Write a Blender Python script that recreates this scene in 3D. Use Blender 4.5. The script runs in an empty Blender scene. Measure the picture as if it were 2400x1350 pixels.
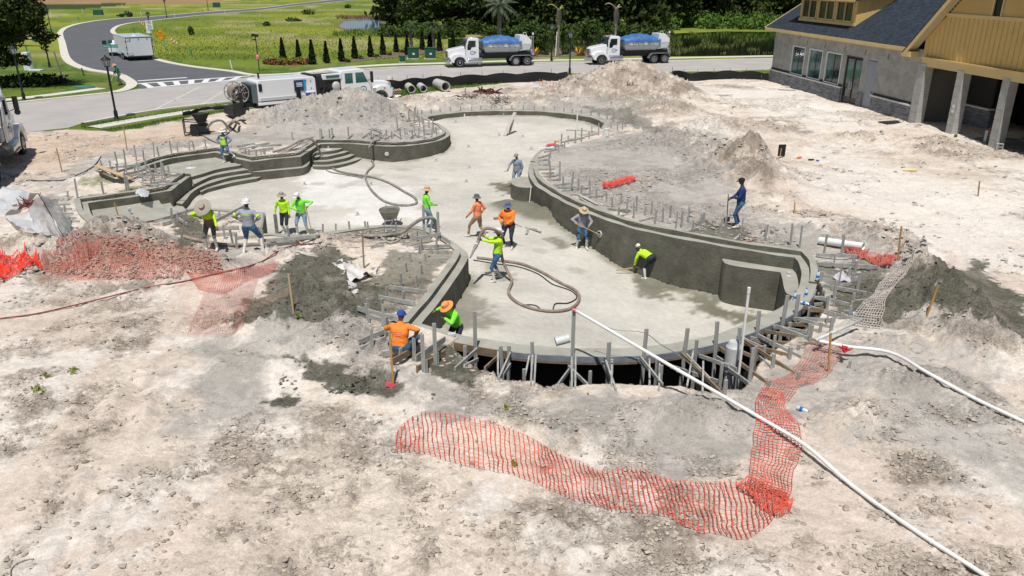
import bpy, bmesh, math, random
import numpy as np
from mathutils import Vector, Matrix
SC = bpy.context.scene
COL = SC.collection
random.seed(7)
RNG = np.random.RandomState(11)
R = math.radians
# ---------------------------------------------------------------- camera
CAM_H = 9.4
FPX = 1832.0            # focal length in pixels of the 2400 px wide photograph
PITCH = R(21.7)
cam_d = bpy.data.cameras.new('camera')
cam = bpy.data.objects.new('camera', cam_d)
COL.objects.link(cam)
cam.location = (0, 0, CAM_H)
cam.rotation_euler = (R(90) - PITCH, 0, 0)
cam_d.sensor_width = 36.0
cam_d.lens = 36.0 * FPX / 2400.0
cam_d.clip_start = 0.2
cam_d.clip_end = 4000
SC.camera = cam
# ---------------------------------------------------------------- world, sun, exposure
SUN_EL = R(67)
SUN_AZ = R(-172)          # direction the light comes from, measured from +Y towards +X
w = bpy.data.worlds.new('World')
SC.world = w
w.use_nodes = True
nt = w.node_tree
bg = nt.nodes['Background']
sky = nt.nodes.new('ShaderNodeTexSky')
sky.sky_type = 'NISHITA'
sky.sun_disc = False
sky.sun_elevation = SUN_EL
sky.sun_rotation = SUN_AZ
nt.links.new(sky.outputs[0], bg.inputs[0])
bg.inputs[1].default_value = 0.062
sd = bpy.data.lights.new('sun', 'SUN')
sd.energy = 4.4
sd.angle = R(0.55)
sd.color = (1.0, 0.965, 0.91)
sun = bpy.data.objects.new('sun', sd)
COL.objects.link(sun)
sv = Vector((math.sin(SUN_AZ) * math.cos(SUN_EL), math.cos(SUN_AZ) * math.cos(SUN_EL), math.sin(SUN_EL)))
sun.rotation_euler = sv.to_track_quat('Z', 'Y').to_euler()
sun.location = (0, 0, 40)
SC.view_settings.view_transform = 'Standard'
SC.view_settings.look = 'None'
SC.view_settings.exposure = 0.0
SC.view_settings.gamma = 1.0
SC.view_settings.use_curve_mapping = False
SC.cycles.max_bounces = 5
SC.cycles.transparent_max_bounces = 6
# ---------------------------------------------------------------- where a photographed point stands
_f = np.array([0, math.cos(PITCH), -math.sin(PITCH)])
_u = np.array([0, math.sin(PITCH), math.cos(PITCH)])
_r = np.array([1.0, 0, 0])
_c = np.array([0, 0, CAM_H])
def ray(px, py):
 return _f + (px - 1200) / FPX * _r - (py - 675) / FPX * _u
def P(px, py, z=0.0):
 d = ray(px, py)
 t = (z - CAM_H) / d[2]
 q = _c + t * d
 return Vector((float(q[0]), float(q[1]), float(z)))
# ---------------------------------------------------------------- smooth random fields in world space
class Noise:
 def __init__(self, seed, n=256):
  self.n = n
  self.g = np.random.RandomState(seed).rand(n, n)
 def __call__(self, x, y, s):
  x = np.asarray(x, float) / s + 1000.37
  y = np.asarray(y, float) / s + 1000.71
  xi = np.floor(x).astype(int)
  yi = np.floor(y).astype(int)
  fx = x - xi
  fy = y - yi
  fx = fx * fx * (3 - 2 * fx)
  fy = fy * fy * (3 - 2 * fy)
  n = self.n
  g = self.g
  a = g[xi % n, yi % n]
  b = g[(xi + 1) % n, yi % n]
  c = g[xi % n, (yi + 1) % n]
  d = g[(xi + 1) % n, (yi + 1) % n]
  return (a * (1 - fx) + b * fx) * (1 - fy) + (c * (1 - fx) + d * fx) * fy - 0.5
NZ = [Noise(k + 1) for k in range(8)]
def fbm(x, y, s, o=4, k=0, gain=0.5):
 v = 0
 a = 1.0
 for i in range(o):
  c, t = math.cos(0.6 + i), math.sin(0.6 + i)
  v = v + a * NZ[(k + i) % 8](x * c - y * t, x * t + y * c, s / (2.03 ** i))
  a *= gain
 return v
def sstep(a, b, x):
 t = np.clip((x - a) / (b - a), 0, 1)
 return t * t * (3 - 2 * t)
# ---------------------------------------------------------------- materials
MATS = {}
def mat(name, col, rough=0.8, metal=0.0, var=0.0, vscale=3.0, bump=0.0, bscale=20.0, col2=None, mixs=None, spec=None, coat=0.0, trans=0.0, detail=5.0):
 if name in MATS:
  return MATS[name]
 m = bpy.data.materials.new(name)
 MATS[name] = m
 m.use_nodes = True
 t = m.node_tree
 b = t.nodes['Principled BSDF']
 b.inputs['Base Color'].default_value = (*col, 1)
 b.inputs['Roughness'].default_value = rough
 b.inputs['Metallic'].default_value = metal
 if spec is not None:
  b.inputs['Specular IOR Level'].default_value = spec
 if coat:
  b.inputs['Coat Weight'].default_value = coat
  b.inputs['Coat Roughness'].default_value = 0.08
 if trans:
  b.inputs['Transmission Weight'].default_value = trans
 tc = t.nodes.new('ShaderNodeTexCoord')
 if var or col2:
  n = t.nodes.new('ShaderNodeTexNoise')
  n.inputs['Scale'].default_value = vscale
  n.inputs['Detail'].default_value = detail
  n.inputs['Roughness'].default_value = 0.62
  t.links.new(tc.outputs['Object'], n.inputs['Vector'])
  r = t.nodes.new('ShaderNodeValToRGB')
  lo, hi = (0.35, 0.65) if mixs is None else mixs
  r.color_ramp.elements[0].position = lo
  r.color_ramp.elements[1].position = hi
  c2 = col2 if col2 else tuple(min(1, c * (1 + var)) for c in col)
  c1 = col if col2 else tuple(c * (1 - var) for c in col)
  r.color_ramp.elements[0].color = (*c1, 1)
  r.color_ramp.elements[1].color = (*c2, 1)
  t.links.new(n.outputs[0], r.inputs[0])
  t.links.new(r.outputs[0], b.inputs['Base Color'])
 if bump:
  n2 = t.nodes.new('ShaderNodeTexNoise')
  n2.inputs['Scale'].default_value = bscale
  n2.inputs['Detail'].default_value = 5
  n2.inputs['Roughness'].default_value = 0.65
  t.links.new(tc.outputs['Object'], n2.inputs['Vector'])
  bp = t.nodes.new('ShaderNodeBump')
  bp.inputs['Strength'].default_value = bump
  bp.inputs['Distance'].default_value = 0.05
  t.links.new(n2.outputs[0], bp.inputs['Height'])
  t.links.new(bp.outputs[0], b.inputs['Normal'])
 return m
def attr_mat(name, attr, rough=0.95, scales=((2.2, 0.3), (9, 0.35), (45, 0.3)), bump=0.7, bscale=14.0, bdist=0.06, spec=0.2):
 """colour from a mesh attribute (soil colour, trench shade included), broken up by fine noise"""
 m = bpy.data.materials.new(name)
 MATS[name] = m
 m.use_nodes = True
 t = m.node_tree
 b = t.nodes['Principled BSDF']
 b.inputs['Roughness'].default_value = rough
 b.inputs['Specular IOR Level'].default_value = spec
 a = t.nodes.new('ShaderNodeAttribute')
 a.attribute_name = attr
 tc = t.nodes.new('ShaderNodeTexCoord')
 src = a.outputs['Color']
 al = a.outputs['Alpha']
 for s, amt in scales:
  n = t.nodes.new('ShaderNodeTexNoise')
  n.inputs['Scale'].default_value = s
  n.inputs['Detail'].default_value = 6
  n.inputs['Roughness'].default_value = 0.78
  t.links.new(tc.outputs['Object'], n.inputs['Vector'])
  mr = t.nodes.new('ShaderNodeMapRange')
  mr.inputs['From Min'].default_value = 0.36
  mr.inputs['From Max'].default_value = 0.62
  mr.inputs['To Min'].default_value = 1 - amt * 1.2
  mr.inputs['To Max'].default_value = 1 + amt * .8
  t.links.new(n.outputs[0], mr.inputs[0])
  mx_ = t.nodes.new('ShaderNodeMix')
  mx_.inputs['A'].default_value = 1.0
  t.links.new(al, mx_.inputs['Factor'])
  t.links.new(mr.outputs[0], mx_.inputs['B'])
  mr = mx_
  vm = t.nodes.new('ShaderNodeVectorMath')
  vm.operation = 'SCALE'
  t.links.new(src, vm.inputs[0])
  t.links.new(mr.outputs['Result'], vm.inputs['Scale'])
  src = vm.outputs[0]
 t.links.new(src, b.inputs['Base Color'])
 n2 = t.nodes.new('ShaderNodeTexNoise')
 n2.inputs['Scale'].default_value = bscale
 n2.inputs['Detail'].default_value = 7
 n2.inputs['Roughness'].default_value = 0.7
 t.links.new(tc.outputs['Object'], n2.inputs['Vector'])
 bp = t.nodes.new('ShaderNodeBump')
 ml = t.nodes.new('ShaderNodeMath')
 ml.operation = 'MULTIPLY'
 ml.inputs[1].default_value = bump
 t.links.new(al, ml.inputs[0])
 t.links.new(ml.outputs[0], bp.inputs['Strength'])
 bp.inputs['Distance'].default_value = bdist
 t.links.new(n2.outputs[0], bp.inputs['Height'])
 t.links.new(bp.outputs[0], b.inputs['Normal'])
 return m
# ---------------------------------------------------------------- mesh collector
class M:
 def __init__(s):
  s.v = []
  s.f = []
  s.m = []
  s.cur = 0
  s.T = None
 def mi(s, i):
  s.cur = i
  return s
 def add(s, vs, fs):
  o = len(s.v)
  if s.T is not None:
   vs = [s.T @ Vector(v) for v in vs]
  s.v += [tuple(v) for v in vs]
  s.f += [tuple(i + o for i in f) for f in fs]
  s.m += [s.cur] * len(fs)
  return s
 def box(s, c, d, rz=0.0, top=1.0, topy=None):
  """box centred at c; top scales the upper face"""
  topy = top if topy is None else topy
  x, y, z = d[0] / 2, d[1] / 2, d[2] / 2
  vs = [(-x, -y, -z), (x, -y, -z), (x, y, -z), (-x, y, -z), (-x * top, -y * topy, z), (x * top, -y * topy, z), (x * top, y * topy, z), (-x * top, y * topy, z)]
  cc, ss = math.cos(rz), math.sin(rz)
  vs = [(c[0] + a * cc - b * ss, c[1] + a * ss + b * cc, c[2] + e) for a, b, e in vs]
  return s.add(vs, [(0, 3, 2, 1), (4, 5, 6, 7), (0, 1, 5, 4), (1, 2, 6, 5), (2, 3, 7, 6), (3, 0, 4, 7)])
 def beam(s, a, b, w, h, up=(0, 0, 1)):
  a, b = Vector(a), Vector(b)
  d = (b - a)
  if d.length < 1e-6:
   return s
  d.normalize()
  up = Vector(up)
  sd_ = d.cross(up)
  if sd_.length < 1e-3:
   sd_ = d.cross(Vector((0, 1, 0)))
  sd_.normalize()
  u2 = sd_.cross(d)
  vs = []
  for p in (a, b):
   for i, j in ((-1, -1), (1, -1), (1, 1), (-1, 1)):
    vs.append(p + sd_ * (i * w / 2) + u2 * (j * h / 2))
  return s.add(vs, [(3, 2, 1, 0), (4, 5, 6, 7), (0, 1, 5, 4), (1, 2, 6, 5), (2, 3, 7, 6), (3, 0, 4, 7)])
 def tube(s, pts, r, n=6, caps=True):
  pts = [Vector(p) for p in pts]
  rs = r if isinstance(r, (list, tuple)) else [r] * len(pts)
  vs = []
  prev = None
  for i, p in enumerate(pts):
   d = (pts[min(i + 1, len(pts) - 1)] - pts[max(i - 1, 0)])
   if d.length < 1e-7:
    d = Vector((0, 0, 1))
   d.normalize()
   if prev is None:
    ref = Vector((0, 0, 1)) if abs(d.z) < 0.9 else Vector((1, 0, 0))
    a = d.cross(ref).normalized()
   else:
    a = (prev - d * prev.dot(d))
    a = a.normalized() if a.length > 1e-6 else d.orthogonal().normalized()
   prev = a
   b = d.cross(a)
   for k in range(n):
    t = 2 * math.pi * k / n
    vs.append(p + (a * math.cos(t) + b * math.sin(t)) * rs[i])
  fs = []
  for i in range(len(pts) - 1):
   for k in range(n):
    k2 = (k + 1) % n
    fs.append((i * n + k, i * n + k2, (i + 1) * n + k2, (i + 1) * n + k))
  if caps:
   fs.append(tuple(range(n - 1, -1, -1)))
   fs.append(tuple((len(pts) - 1) * n + k for k in range(n)))
  return s.add(vs, fs)
 def lathe(s, prof, c=(0, 0, 0), n=16, axis='z', cap=True, sx=1, sy=1):
  vs = []
  for r_, z in prof:
   for k in range(n):
    t = 2 * math.pi * k / n
    q = (r_ * math.cos(t) * sx, r_ * math.sin(t) * sy, z)
    if axis == 'y':
     q = (q[0], q[2], q[1])
    elif axis == 'x':
     q = (q[2], q[0], q[1])
    vs.append((c[0] + q[0], c[1] + q[1], c[2] + q[2]))
  fs = []
  L = len(prof)
  for i in range(L - 1):
   for k in range(n):
    k2 = (k + 1) % n
    fs.append((i * n + k, i * n + k2, (i + 1) * n + k2, (i + 1) * n + k))
  if cap:
   fs.append(tuple(range(n - 1, -1, -1)))
   fs.append(tuple((L - 1) * n + k for k in range(n)))
  return s.add(vs, fs)
 def prism(s, poly, z0, z1, axis='z'):
  """poly: list of 2-D points; extruded between z0 and z1 along axis"""
  n = len(poly)
  def q(a, b, c):
   return (a, b, c) if axis == 'z' else ((a, c, b) if axis == 'y' else (c, a, b))
  vs = [q(a, b, z0) for a, b in poly] + [q(a, b, z1) for a, b in poly]
  fs = [tuple(range(n - 1, -1, -1)), tuple(range(n, 2 * n))]
  fs += [(i, (i + 1) % n, n + (i + 1) % n, n + i) for i in range(n)]
  return s.add(vs, fs)
 def sph(s, c, r, n=10, m=6, sc=(1, 1, 1)):
  prof = []
  vs = []
  for i in range(m + 1):
   t = math.pi * i / m
   for k in range(n):
    p = 2 * math.pi * k / n
    vs.append((c[0] + r * sc[0] * math.sin(t) * math.cos(p), c[1] + r * sc[1] * math.sin(t) * math.sin(p), c[2] + r * sc[2] * math.cos(t)))
  fs = []
  for i in range(m):
   for k in range(n):
    k2 = (k + 1) % n
    fs.append((i * n + k, (i + 1) * n + k, (i + 1) * n + k2, i * n + k2))
  return s.add(vs, fs)
 def obj(s, name, mats, parent=None, smooth=False, bevel=0.0, fix=True, **tags):
  me = bpy.data.meshes.new(name)
  me.from_pydata(s.v, [], s.f)
  if not isinstance(mats, (list, tuple)):
   mats = [mats]
  for x in mats:
   me.materials.append(x)
  if any(s.m):
   me.polygons.foreach_set('material_index', s.m)
  if fix:
   bm = bmesh.new()
   bm.from_mesh(me)
   bmesh.ops.remove_doubles(bm, verts=bm.verts, dist=1e-5)
   bmesh.ops.recalc_face_normals(bm, faces=bm.faces)
   bm.to_mesh(me)
   bm.free()
  if smooth:
   me.polygons.foreach_set('use_smooth', [True] * len(me.polygons))
   if smooth != 'full':
    try:
     me.set_sharp_from_angle(angle=R(38))
    except Exception:
     pass
  o = bpy.data.objects.new(name, me)
  COL.objects.link(o)
  if parent is not None:
   o.parent = parent
  if bevel:
   bv = o.modifiers.new('bevel', 'BEVEL')
   bv.width = bevel
   bv.segments = 2
   bv.limit_method = 'ANGLE'
   bv.angle_limit = R(40)
  tag(o, **tags)
  return o
def tag(o, label=None, category=None, group=None, kind=None):
 if label:
  o['label'] = label
 if category:
  o['category'] = category
 if group:
  o['group'] = group
 if kind:
  o['kind'] = kind
 return o
def thing(name, label, category, loc=(0, 0, 0), rz=0.0, group=None):
 o = bpy.data.objects.new(name, None)
 o.empty_display_size = 0.2
 COL.objects.link(o)
 o.location = loc
 o.rotation_euler = (0, 0, rz)
 return tag(o, label, category, group)
def dup(root, loc, rz=None, label=None, group=None, scale=None):
 kids = {}
 for c in root.children:
  kids.setdefault(root, []).append(c)
 r = root.copy()
 COL.objects.link(r)
 r.location = loc
 if rz is not None:
  r.rotation_euler = (0, 0, rz)
 if scale is not None:
  r.scale = (scale,) * 3 if isinstance(scale, (int, float)) else scale
 if label:
  r['label'] = label
 if group:
  r['group'] = group
 for c in list(root.children):
  d = c.copy()
  COL.objects.link(d)
  d.parent = r
  for g in list(c.children):
   e = g.copy()
   COL.objects.link(e)
   e.parent = d
 return r
def text_mesh(s, size, name, material, parent, loc, rot, ext=0.003, tags=None, sx=1.0):
 cu = bpy.data.curves.new(name, 'FONT')
 cu.body = s
 cu.size = size
 cu.align_x = 'CENTER'
 cu.align_y = 'CENTER'
 cu.extrude = ext
 t = bpy.data.objects.new(name + '_tmp', cu)
 COL.objects.link(t)
 bpy.context.view_layer.update()
 dg = bpy.context.evaluated_depsgraph_get()
 me = bpy.data.meshes.new_from_object(t.evaluated_get(dg))
 bpy.data.objects.remove(t)
 me.materials.clear()
 me.materials.append(material)
 o = bpy.data.objects.new(name, me)
 COL.objects.link(o)
 o.parent = parent
 o.location = loc
 o.rotation_euler = rot
 o.scale = (sx, 1, 1)
 return o
def catmull(pts, n=8, closed=False):
 pts = [Vector(p) for p in pts]
 if len(pts) < 3:
  return pts
 out = []
 N = len(pts)
 rng = range(N) if closed else range(N - 1)
 for i in rng:
  p1, p2 = pts[i], pts[(i + 1) % N]
  p0 = pts[i - 1] if (closed or i > 0) else p1 * 2 - p2
  p3 = pts[(i + 2) % N] if (closed or i + 2 < N) else p2 * 2 - p1
  t0 = 0.0
  t1 = t0 + max((p1 - p0).length, 1e-4) ** 0.5
  t2 = t1 + max((p2 - p1).length, 1e-4) ** 0.5
  t3 = t2 + max((p3 - p2).length, 1e-4) ** 0.5
  for k in range(n):
   t = t1 + (t2 - t1) * k / n
   A1 = p0 * ((t1 - t) / (t1 - t0)) + p1 * ((t - t0) / (t1 - t0))
   A2 = p1 * ((t2 - t) / (t2 - t1)) + p2 * ((t - t1) / (t2 - t1))
   A3 = p2 * ((t3 - t) / (t3 - t2)) + p3 * ((t - t2) / (t3 - t2))
   B1 = A1 * ((t2 - t) / (t2 - t0)) + A2 * ((t - t0) / (t2 - t0))
   B2 = A2 * ((t3 - t) / (t3 - t1)) + A3 * ((t - t1) / (t3 - t1))
   out.append(B1 * ((t2 - t) / (t2 - t1)) + B2 * ((t - t1) / (t2 - t1)))
 if not closed:
  out.append(pts[-1])
 return out
def inside(poly, x, y):
 """numpy point in polygon"""
 c = np.zeros(np.shape(x), bool)
 n = len(poly)
 j = n - 1
 for i in range(n):
  xi, yi = poly[i][0], poly[i][1]
  xj, yj = poly[j][0], poly[j][1]
  if yi != yj:
   c ^= ((yi > y) != (yj > y)) & (x < (xj - xi) * (y - yi) / (yj - yi) + xi)
  j = i
 return c
def poly_dist(poly, x, y, closed=True):
 """numpy distance to a polyline"""
 d = np.full(np.shape(x), 1e9)
 n = len(poly)
 for i in range(n if closed else n - 1):
  ax, ay = poly[i][0], poly[i][1]
  bx, by = poly[(i + 1) % n][0], poly[(i + 1) % n][1]
  dx, dy = bx - ax, by - ay
  L2 = dx * dx + dy * dy + 1e-9
  t = np.clip(((x - ax) * dx + (y - ay) * dy) / L2, 0, 1)
  d = np.minimum(d, np.hypot(x - ax - t * dx, y - ay - t * dy))
 return d
# POOL OUTLINE (world space, from surveyed corners)
ZL, ZT = -0.15, 0.03
def PL(pts, z=ZL):
 return [P(x, y, z) for x, y in pts]
SEG = {}   # name: (smooth points, profile kind)
SEGS = [
 ('A0', [(384, 450), (396, 449), (405, 444), (417, 434), (433, 422), (448, 412)], 'curb'),
 ('A1', [(448, 412), (428, 407), (380, 402), (323, 396)], 'flat'),
 ('A2', [(323, 396), (400, 372), (450, 364), (503, 357)], 'curb'),
 ('A3', [(503, 357), (545, 369), (587, 379)], 'curb'),
 ('A4', [(587, 379), (640, 373), (705, 367)], 'curb'),
 ('A5', [(705, 367), (752, 337)], 'curb'),
 ('A6', [(752, 337), (820, 337), (875, 341), (920, 343), (960, 341.5), (995, 337), (1028, 330), (1049, 321), (1055, 313), (1046, 301), (1027, 290), (1006, 281)], 'curb'),
 ('F0', [(1006, 281), (1003, 276), (1053, 268), (1103, 264), (1160, 262), (1220, 262), (1257, 263), (1300, 266), (1340, 270), (1390, 279), (1416, 291)], 'flat'),
 ('F1', [(1416, 291), (1407, 304)], 'flat'),
 ('R0', [(1407, 304), (1382, 310), (1348, 318), (1315, 328), (1285, 344), (1257, 362), (1243, 380)], 'low'),
 ('R1', [(1243, 380), (1238, 397), (1242, 416), (1255, 434), (1282, 452), (1307, 467), (1340, 483), (1373, 498), (1423, 517), (1473, 533), (1540, 548), (1640, 568), (1723, 583), (1823, 598), (1862, 603)], 'curb'),
 ('B0', [(1862, 603), (1873, 617), (1878, 640), (1875, 667)], 'curb'),
 ('B1', [(1875, 667), (1866, 690), (1845, 714), (1810, 737), (1740, 767), (1675, 790), (1597, 807), (1515, 819), (1415, 823), (1318, 821), (1240, 816), (1184, 809), (1087, 792), (1022, 774), (984, 763)], 'front'),
 ('L0', [(984, 763), (1000, 743), (1020, 720), (1040, 693), (1058, 667), (1080, 635), (1094, 611), (1098, 598), (1090, 587), (1077, 577), (1053, 562), (1025, 547)], 'curb'),
 ('L1', [(1025, 547), (985, 536), (933, 532), (880, 534), (828, 541), (738, 553), (690, 555), (640, 551), (612, 554)], 'flat'),
 ('S0', [(612, 554), (622, 503)], 'flat'),
 ('S1', [(622, 503), (563, 497), (507, 494), (457, 490)], 'flat'),
 ('S2', [(457, 490), (400, 504), (345, 521)], 'flat'),
 ('S3', [(345, 521), (285, 532), (248, 527), (225, 513), (212, 496), (206, 476)], 'curb'),
 ('S4', [(206, 476), (300, 463), (384, 450)], 'curb'),
]
LIP = []          # closed loop of (x, y), with the segment it belongs to
segrange = {}
for nm, pts, kind in SEGS:
 w_ = PL(pts)
 cr = catmull(w_, 6) if len(w_) > 2 else w_
 out = [cr[0]]
 for q in cr[1:]:
  if (q - out[-1]).length > 0.33:
   out.append(q)
 if (out[-1] - cr[-1]).length < 0.2 and len(out) > 1:
  out[-1] = cr[-1]
 else:
  out.append(cr[-1])
 if len(out) == 2 and (out[1] - out[0]).length > 1.2:
  n_ = int((out[1] - out[0]).length / 0.6)
  out = [out[0].lerp(out[1], k / n_) for k in range(n_ + 1)]
 i0 = len(LIP)
 LIP += [(q.x, q.y) for q in out[:-1]]
 segrange[nm] = (i0, len(LIP), kind)
NL = len(LIP)
area = sum(LIP[i][0] * LIP[(i + 1) % NL][1] - LIP[(i + 1) % NL][0] * LIP[i][1] for i in range(NL)) / 2
OUTS = 1.0 if area > 0 else -1.0     # outward side
def offset_loop(off):
 res = []
 for i in range(NL):
  a, b, c = LIP[i - 1], LIP[i], LIP[(i + 1) % NL]
  d1 = Vector((b[0] - a[0], b[1] - a[1])).normalized()
  d2 = Vector((c[0] - b[0], c[1] - b[1])).normalized()
  n1 = Vector((d1.y, -d1.x)) * OUTS
  n2 = Vector((d2.y, -d2.x)) * OUTS
  m = n1 + n2
  if m.length < 0.3:
   m = n1
  m.normalize()
  k = 1.0 / max(m.dot(n1), 0.55)
  res.append((b[0] + m.x * off * k, b[1] + m.y * off * k))
 return res
def floor_z(x, y):
 x = np.asarray(x, float)
 y = np.asarray(y, float)
 far = sstep(44, 60, y)
 z = -1.2 + 0.72 * far
 deep = sstep(38, 30, y) * sstep(-1.5, 7.0, x)
 z = z - 1.0 * deep
 return z
def PF(px, py):
 """a photographed point on the pool floor"""
 z = -1.2
 for _ in range(25):
  q = P(px, py, z)
  z = 0.5 * z + 0.5 * float(floor_z(q.x, q.y))
 return P(px, py, z)
# TERRAIN
def wp(pts, z=0.0):
 return [(P(x, y, z).x, P(x, y, z).y) for x, y in pts]
DIRT = wp([(-900, 1600), (-900, 345), (0, 312), (190, 301), (250, 308), (330, 300), (430, 278), (560, 258), (700, 240), (900, 237), (1000, 215), (1100, 205), (1210, 192), (1330, 180), (1600, 190), (1700, 184), (1812, 181), (2600, 165), (3600, 400), (3600, 1600)])
TRENCH_OUT = wp([(1052, 806), (1108, 858), (1184, 889), (1253, 901), (1275, 910), (1345, 911), (1360, 906), (1415, 901), (1465, 897), (1515, 901), (1595, 906), (1640, 921), (1665, 924), (1702, 912), (1740, 914), (1760, 884), (1782, 848), (1822, 812), (1875, 780), (1918, 748), (1938, 715), (1932, 680), (1918, 652)])
_o45 = offset_loop(0.45)
_i0, _i1, _ = segrange['B1']
TRENCH = TRENCH_OUT + wp([(1700, 640), (1400, 740), (1120, 760)])
MOUNDS = [
 (825, 285, 2.0, 3.6, 2.1, 0.1, 1.3), (735, 287, 1.5, 3.2, 1.9, 0.2, 1.4), (640, 296, 1.05, 3.0, 1.7, 0.3, 1.5), (905, 286, 1.15, 2.2, 2.2, 0, 1.6),
 (1465, 222, 2.5, 4.6, 3.8, 0, 1.3), (1545, 225, 1.5, 3.2, 4.0, 0, 1.5), (1370, 232, 1.7, 3.4, 3.2, 0, 1.5), (1290, 238, 0.8, 3.0, 2.5, 0, 1.6), (1530, 262, 1.0, 3.5, 4.0, 0.3, 1.7),
 (960, 248, 0.55, 2.6, 1.8, 0, 1.6), (1040, 248, 0.5, 2.2, 1.6, 0, 1.6), (1120, 246, 0.6, 2.4, 1.8, 0, 1.6), (1200, 246, 0.6, 2.4, 1.8, 0, 1.6),
 (1745, 395, 1.85, 1.25, 2.0, 0.05, 1.0), (1772, 425, 0.9, 1.5, 1.8, 0.1, 1.4), (1705, 395, 0.85, 1.3, 1.6, 0.1, 1.4), (1600, 345, 0.75, 3.2, 4.0, 0, 1.8), (1690, 310, 0.55, 3.5, 4.0, 0, 1.8),
 (1820, 470, 0.35, 2.2, 1.6, 0, 1.7), (1960, 540, 0.4, 1.8, 1.3, 0, 1.6), (2060, 570, 0.45, 1.7, 1.2, 0, 1.5),
 (2150, 655, 1.2, 0.75, 1.5, 0.25, 1.1), (2215, 735, 1.15, 0.9, 1.5, 0.35, 1.2), (2290, 815, 0.7, 1.0, 1.5, 0.45, 1.4), (2075, 815, 0.35, 1.2, 0.9, 0, 1.5), (2130, 900, 0.4, 1.6, 1.0, 0, 1.5),
 (290, 588, 1.15, 2.0, 1.15, 0, 1.5), (200, 615, 0.8, 2.2, 0.9, 0, 1.5), (330, 625, 0.75, 2.6, 0.8, -0.05, 1.4), (470, 640, 0.5, 2.0, 0.8, 0, 1.5), (60, 590, 0.6, 1.6, 1.2, 0, 1.5),
 (740, 708, 0.85, 0.7, 0.8, 0, 1.2), (800, 745, .45, .5, 1.1, .3, 1.2), (600, 780, .35, 1.2, .6, .3, 1.3), (560, 860, .25, 1.3, .6, 0, 1.5), (905, 880, .3, 1.0, .5, 0, 1.4), (430, 640, .45, .9, .5, 0, 1.2), (690, 760, 0.5, 1.6, 0.9, 0, 1.5), (640, 610, 0.4, 1.3, 0.7, 0, 1.5), (760, 575, 0.45, 1.0, 0.6, 0, 1.4), (780, 640, 0.35, 0.9, 1.2, 0, 1.5),
 (800, 800, 0.35, 1.8, 0.8, 0, 1.6), (1650, 985, 0.35, 2.4, 0.7, 0, 1.6), (1250, 1000, 0.22, 2.4, 0.6, 0, 1.6), (2000, 980, 0.3, 1.5, 0.8, 0, 1.5),
 (350, 395, 0.3, 2.5, 1.2, 0.4, 1.6), (220, 425, 0.3, 2.5, 1.0, 0.3, 1.6), (2010, 330, 0.5, 4.0, 1.4, 0, 1.7), (2180, 345, 0.55, 2.4, 1.4, 0, 1.6), (1900, 250, 0.25, 4, 2, 0, 1.6),
]
MW = []
for px, py, h, rx, ry, rot, sh in MOUNDS:
 q = P(px, py, 0)
 MW.append((q.x, q.y, h, rx, ry, rot, sh))
def mound_h(x, y):
 tot = np.zeros(np.shape(x))
 for cx, cy, h, rx, ry, rot, sh in MW:
  dx, dy = x - cx, y - cy
  c, s_ = math.cos(rot), math.sin(rot)
  a, b = (dx * c + dy * s_) / rx, (-dx * s_ + dy * c) / ry
  r2 = np.sqrt(a * a + b * b)
  v = h * np.exp(-1.1 * r2 ** (2.0 if sh > 1.25 else 1.35))
  tot = np.maximum(tot, v) + 0.25 * np.minimum(tot, v)
 return tot
_lip_o = offset_loop(0.5)
def rough_w(x, y):
 """how churned up the soil is"""
 v = .85 * sstep(.02, .34, fbm(x, y, 3.4, 6, 7, .66)) + .15 * sstep(-.1, .3, fbm(x, y, .9, 4, 2, .7))
 v = np.maximum(v, sstep(.15, .6, mound_h(x, y)))
 for g in ROUGH:
  cx = [p[0] for p in g]
  cy = [p[1] for p in g]
  sel = (x > min(cx) - 1) & (x < max(cx) + 1) & (y > min(cy) - 1) & (y < max(cy) + 1)
  if sel.any():
   xs, ys = x[sel], y[sel]
   d = np.where(inside(g, xs, ys), 1, -1) * poly_dist(g, xs, ys) + .95 * fbm(xs, ys, .8, 6, 3, .7)
   v[sel] = np.maximum(v[sel], .25 * sstep(-.7, 0, d) + .75 * sstep(-.1, .55, d))
 return v
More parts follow.
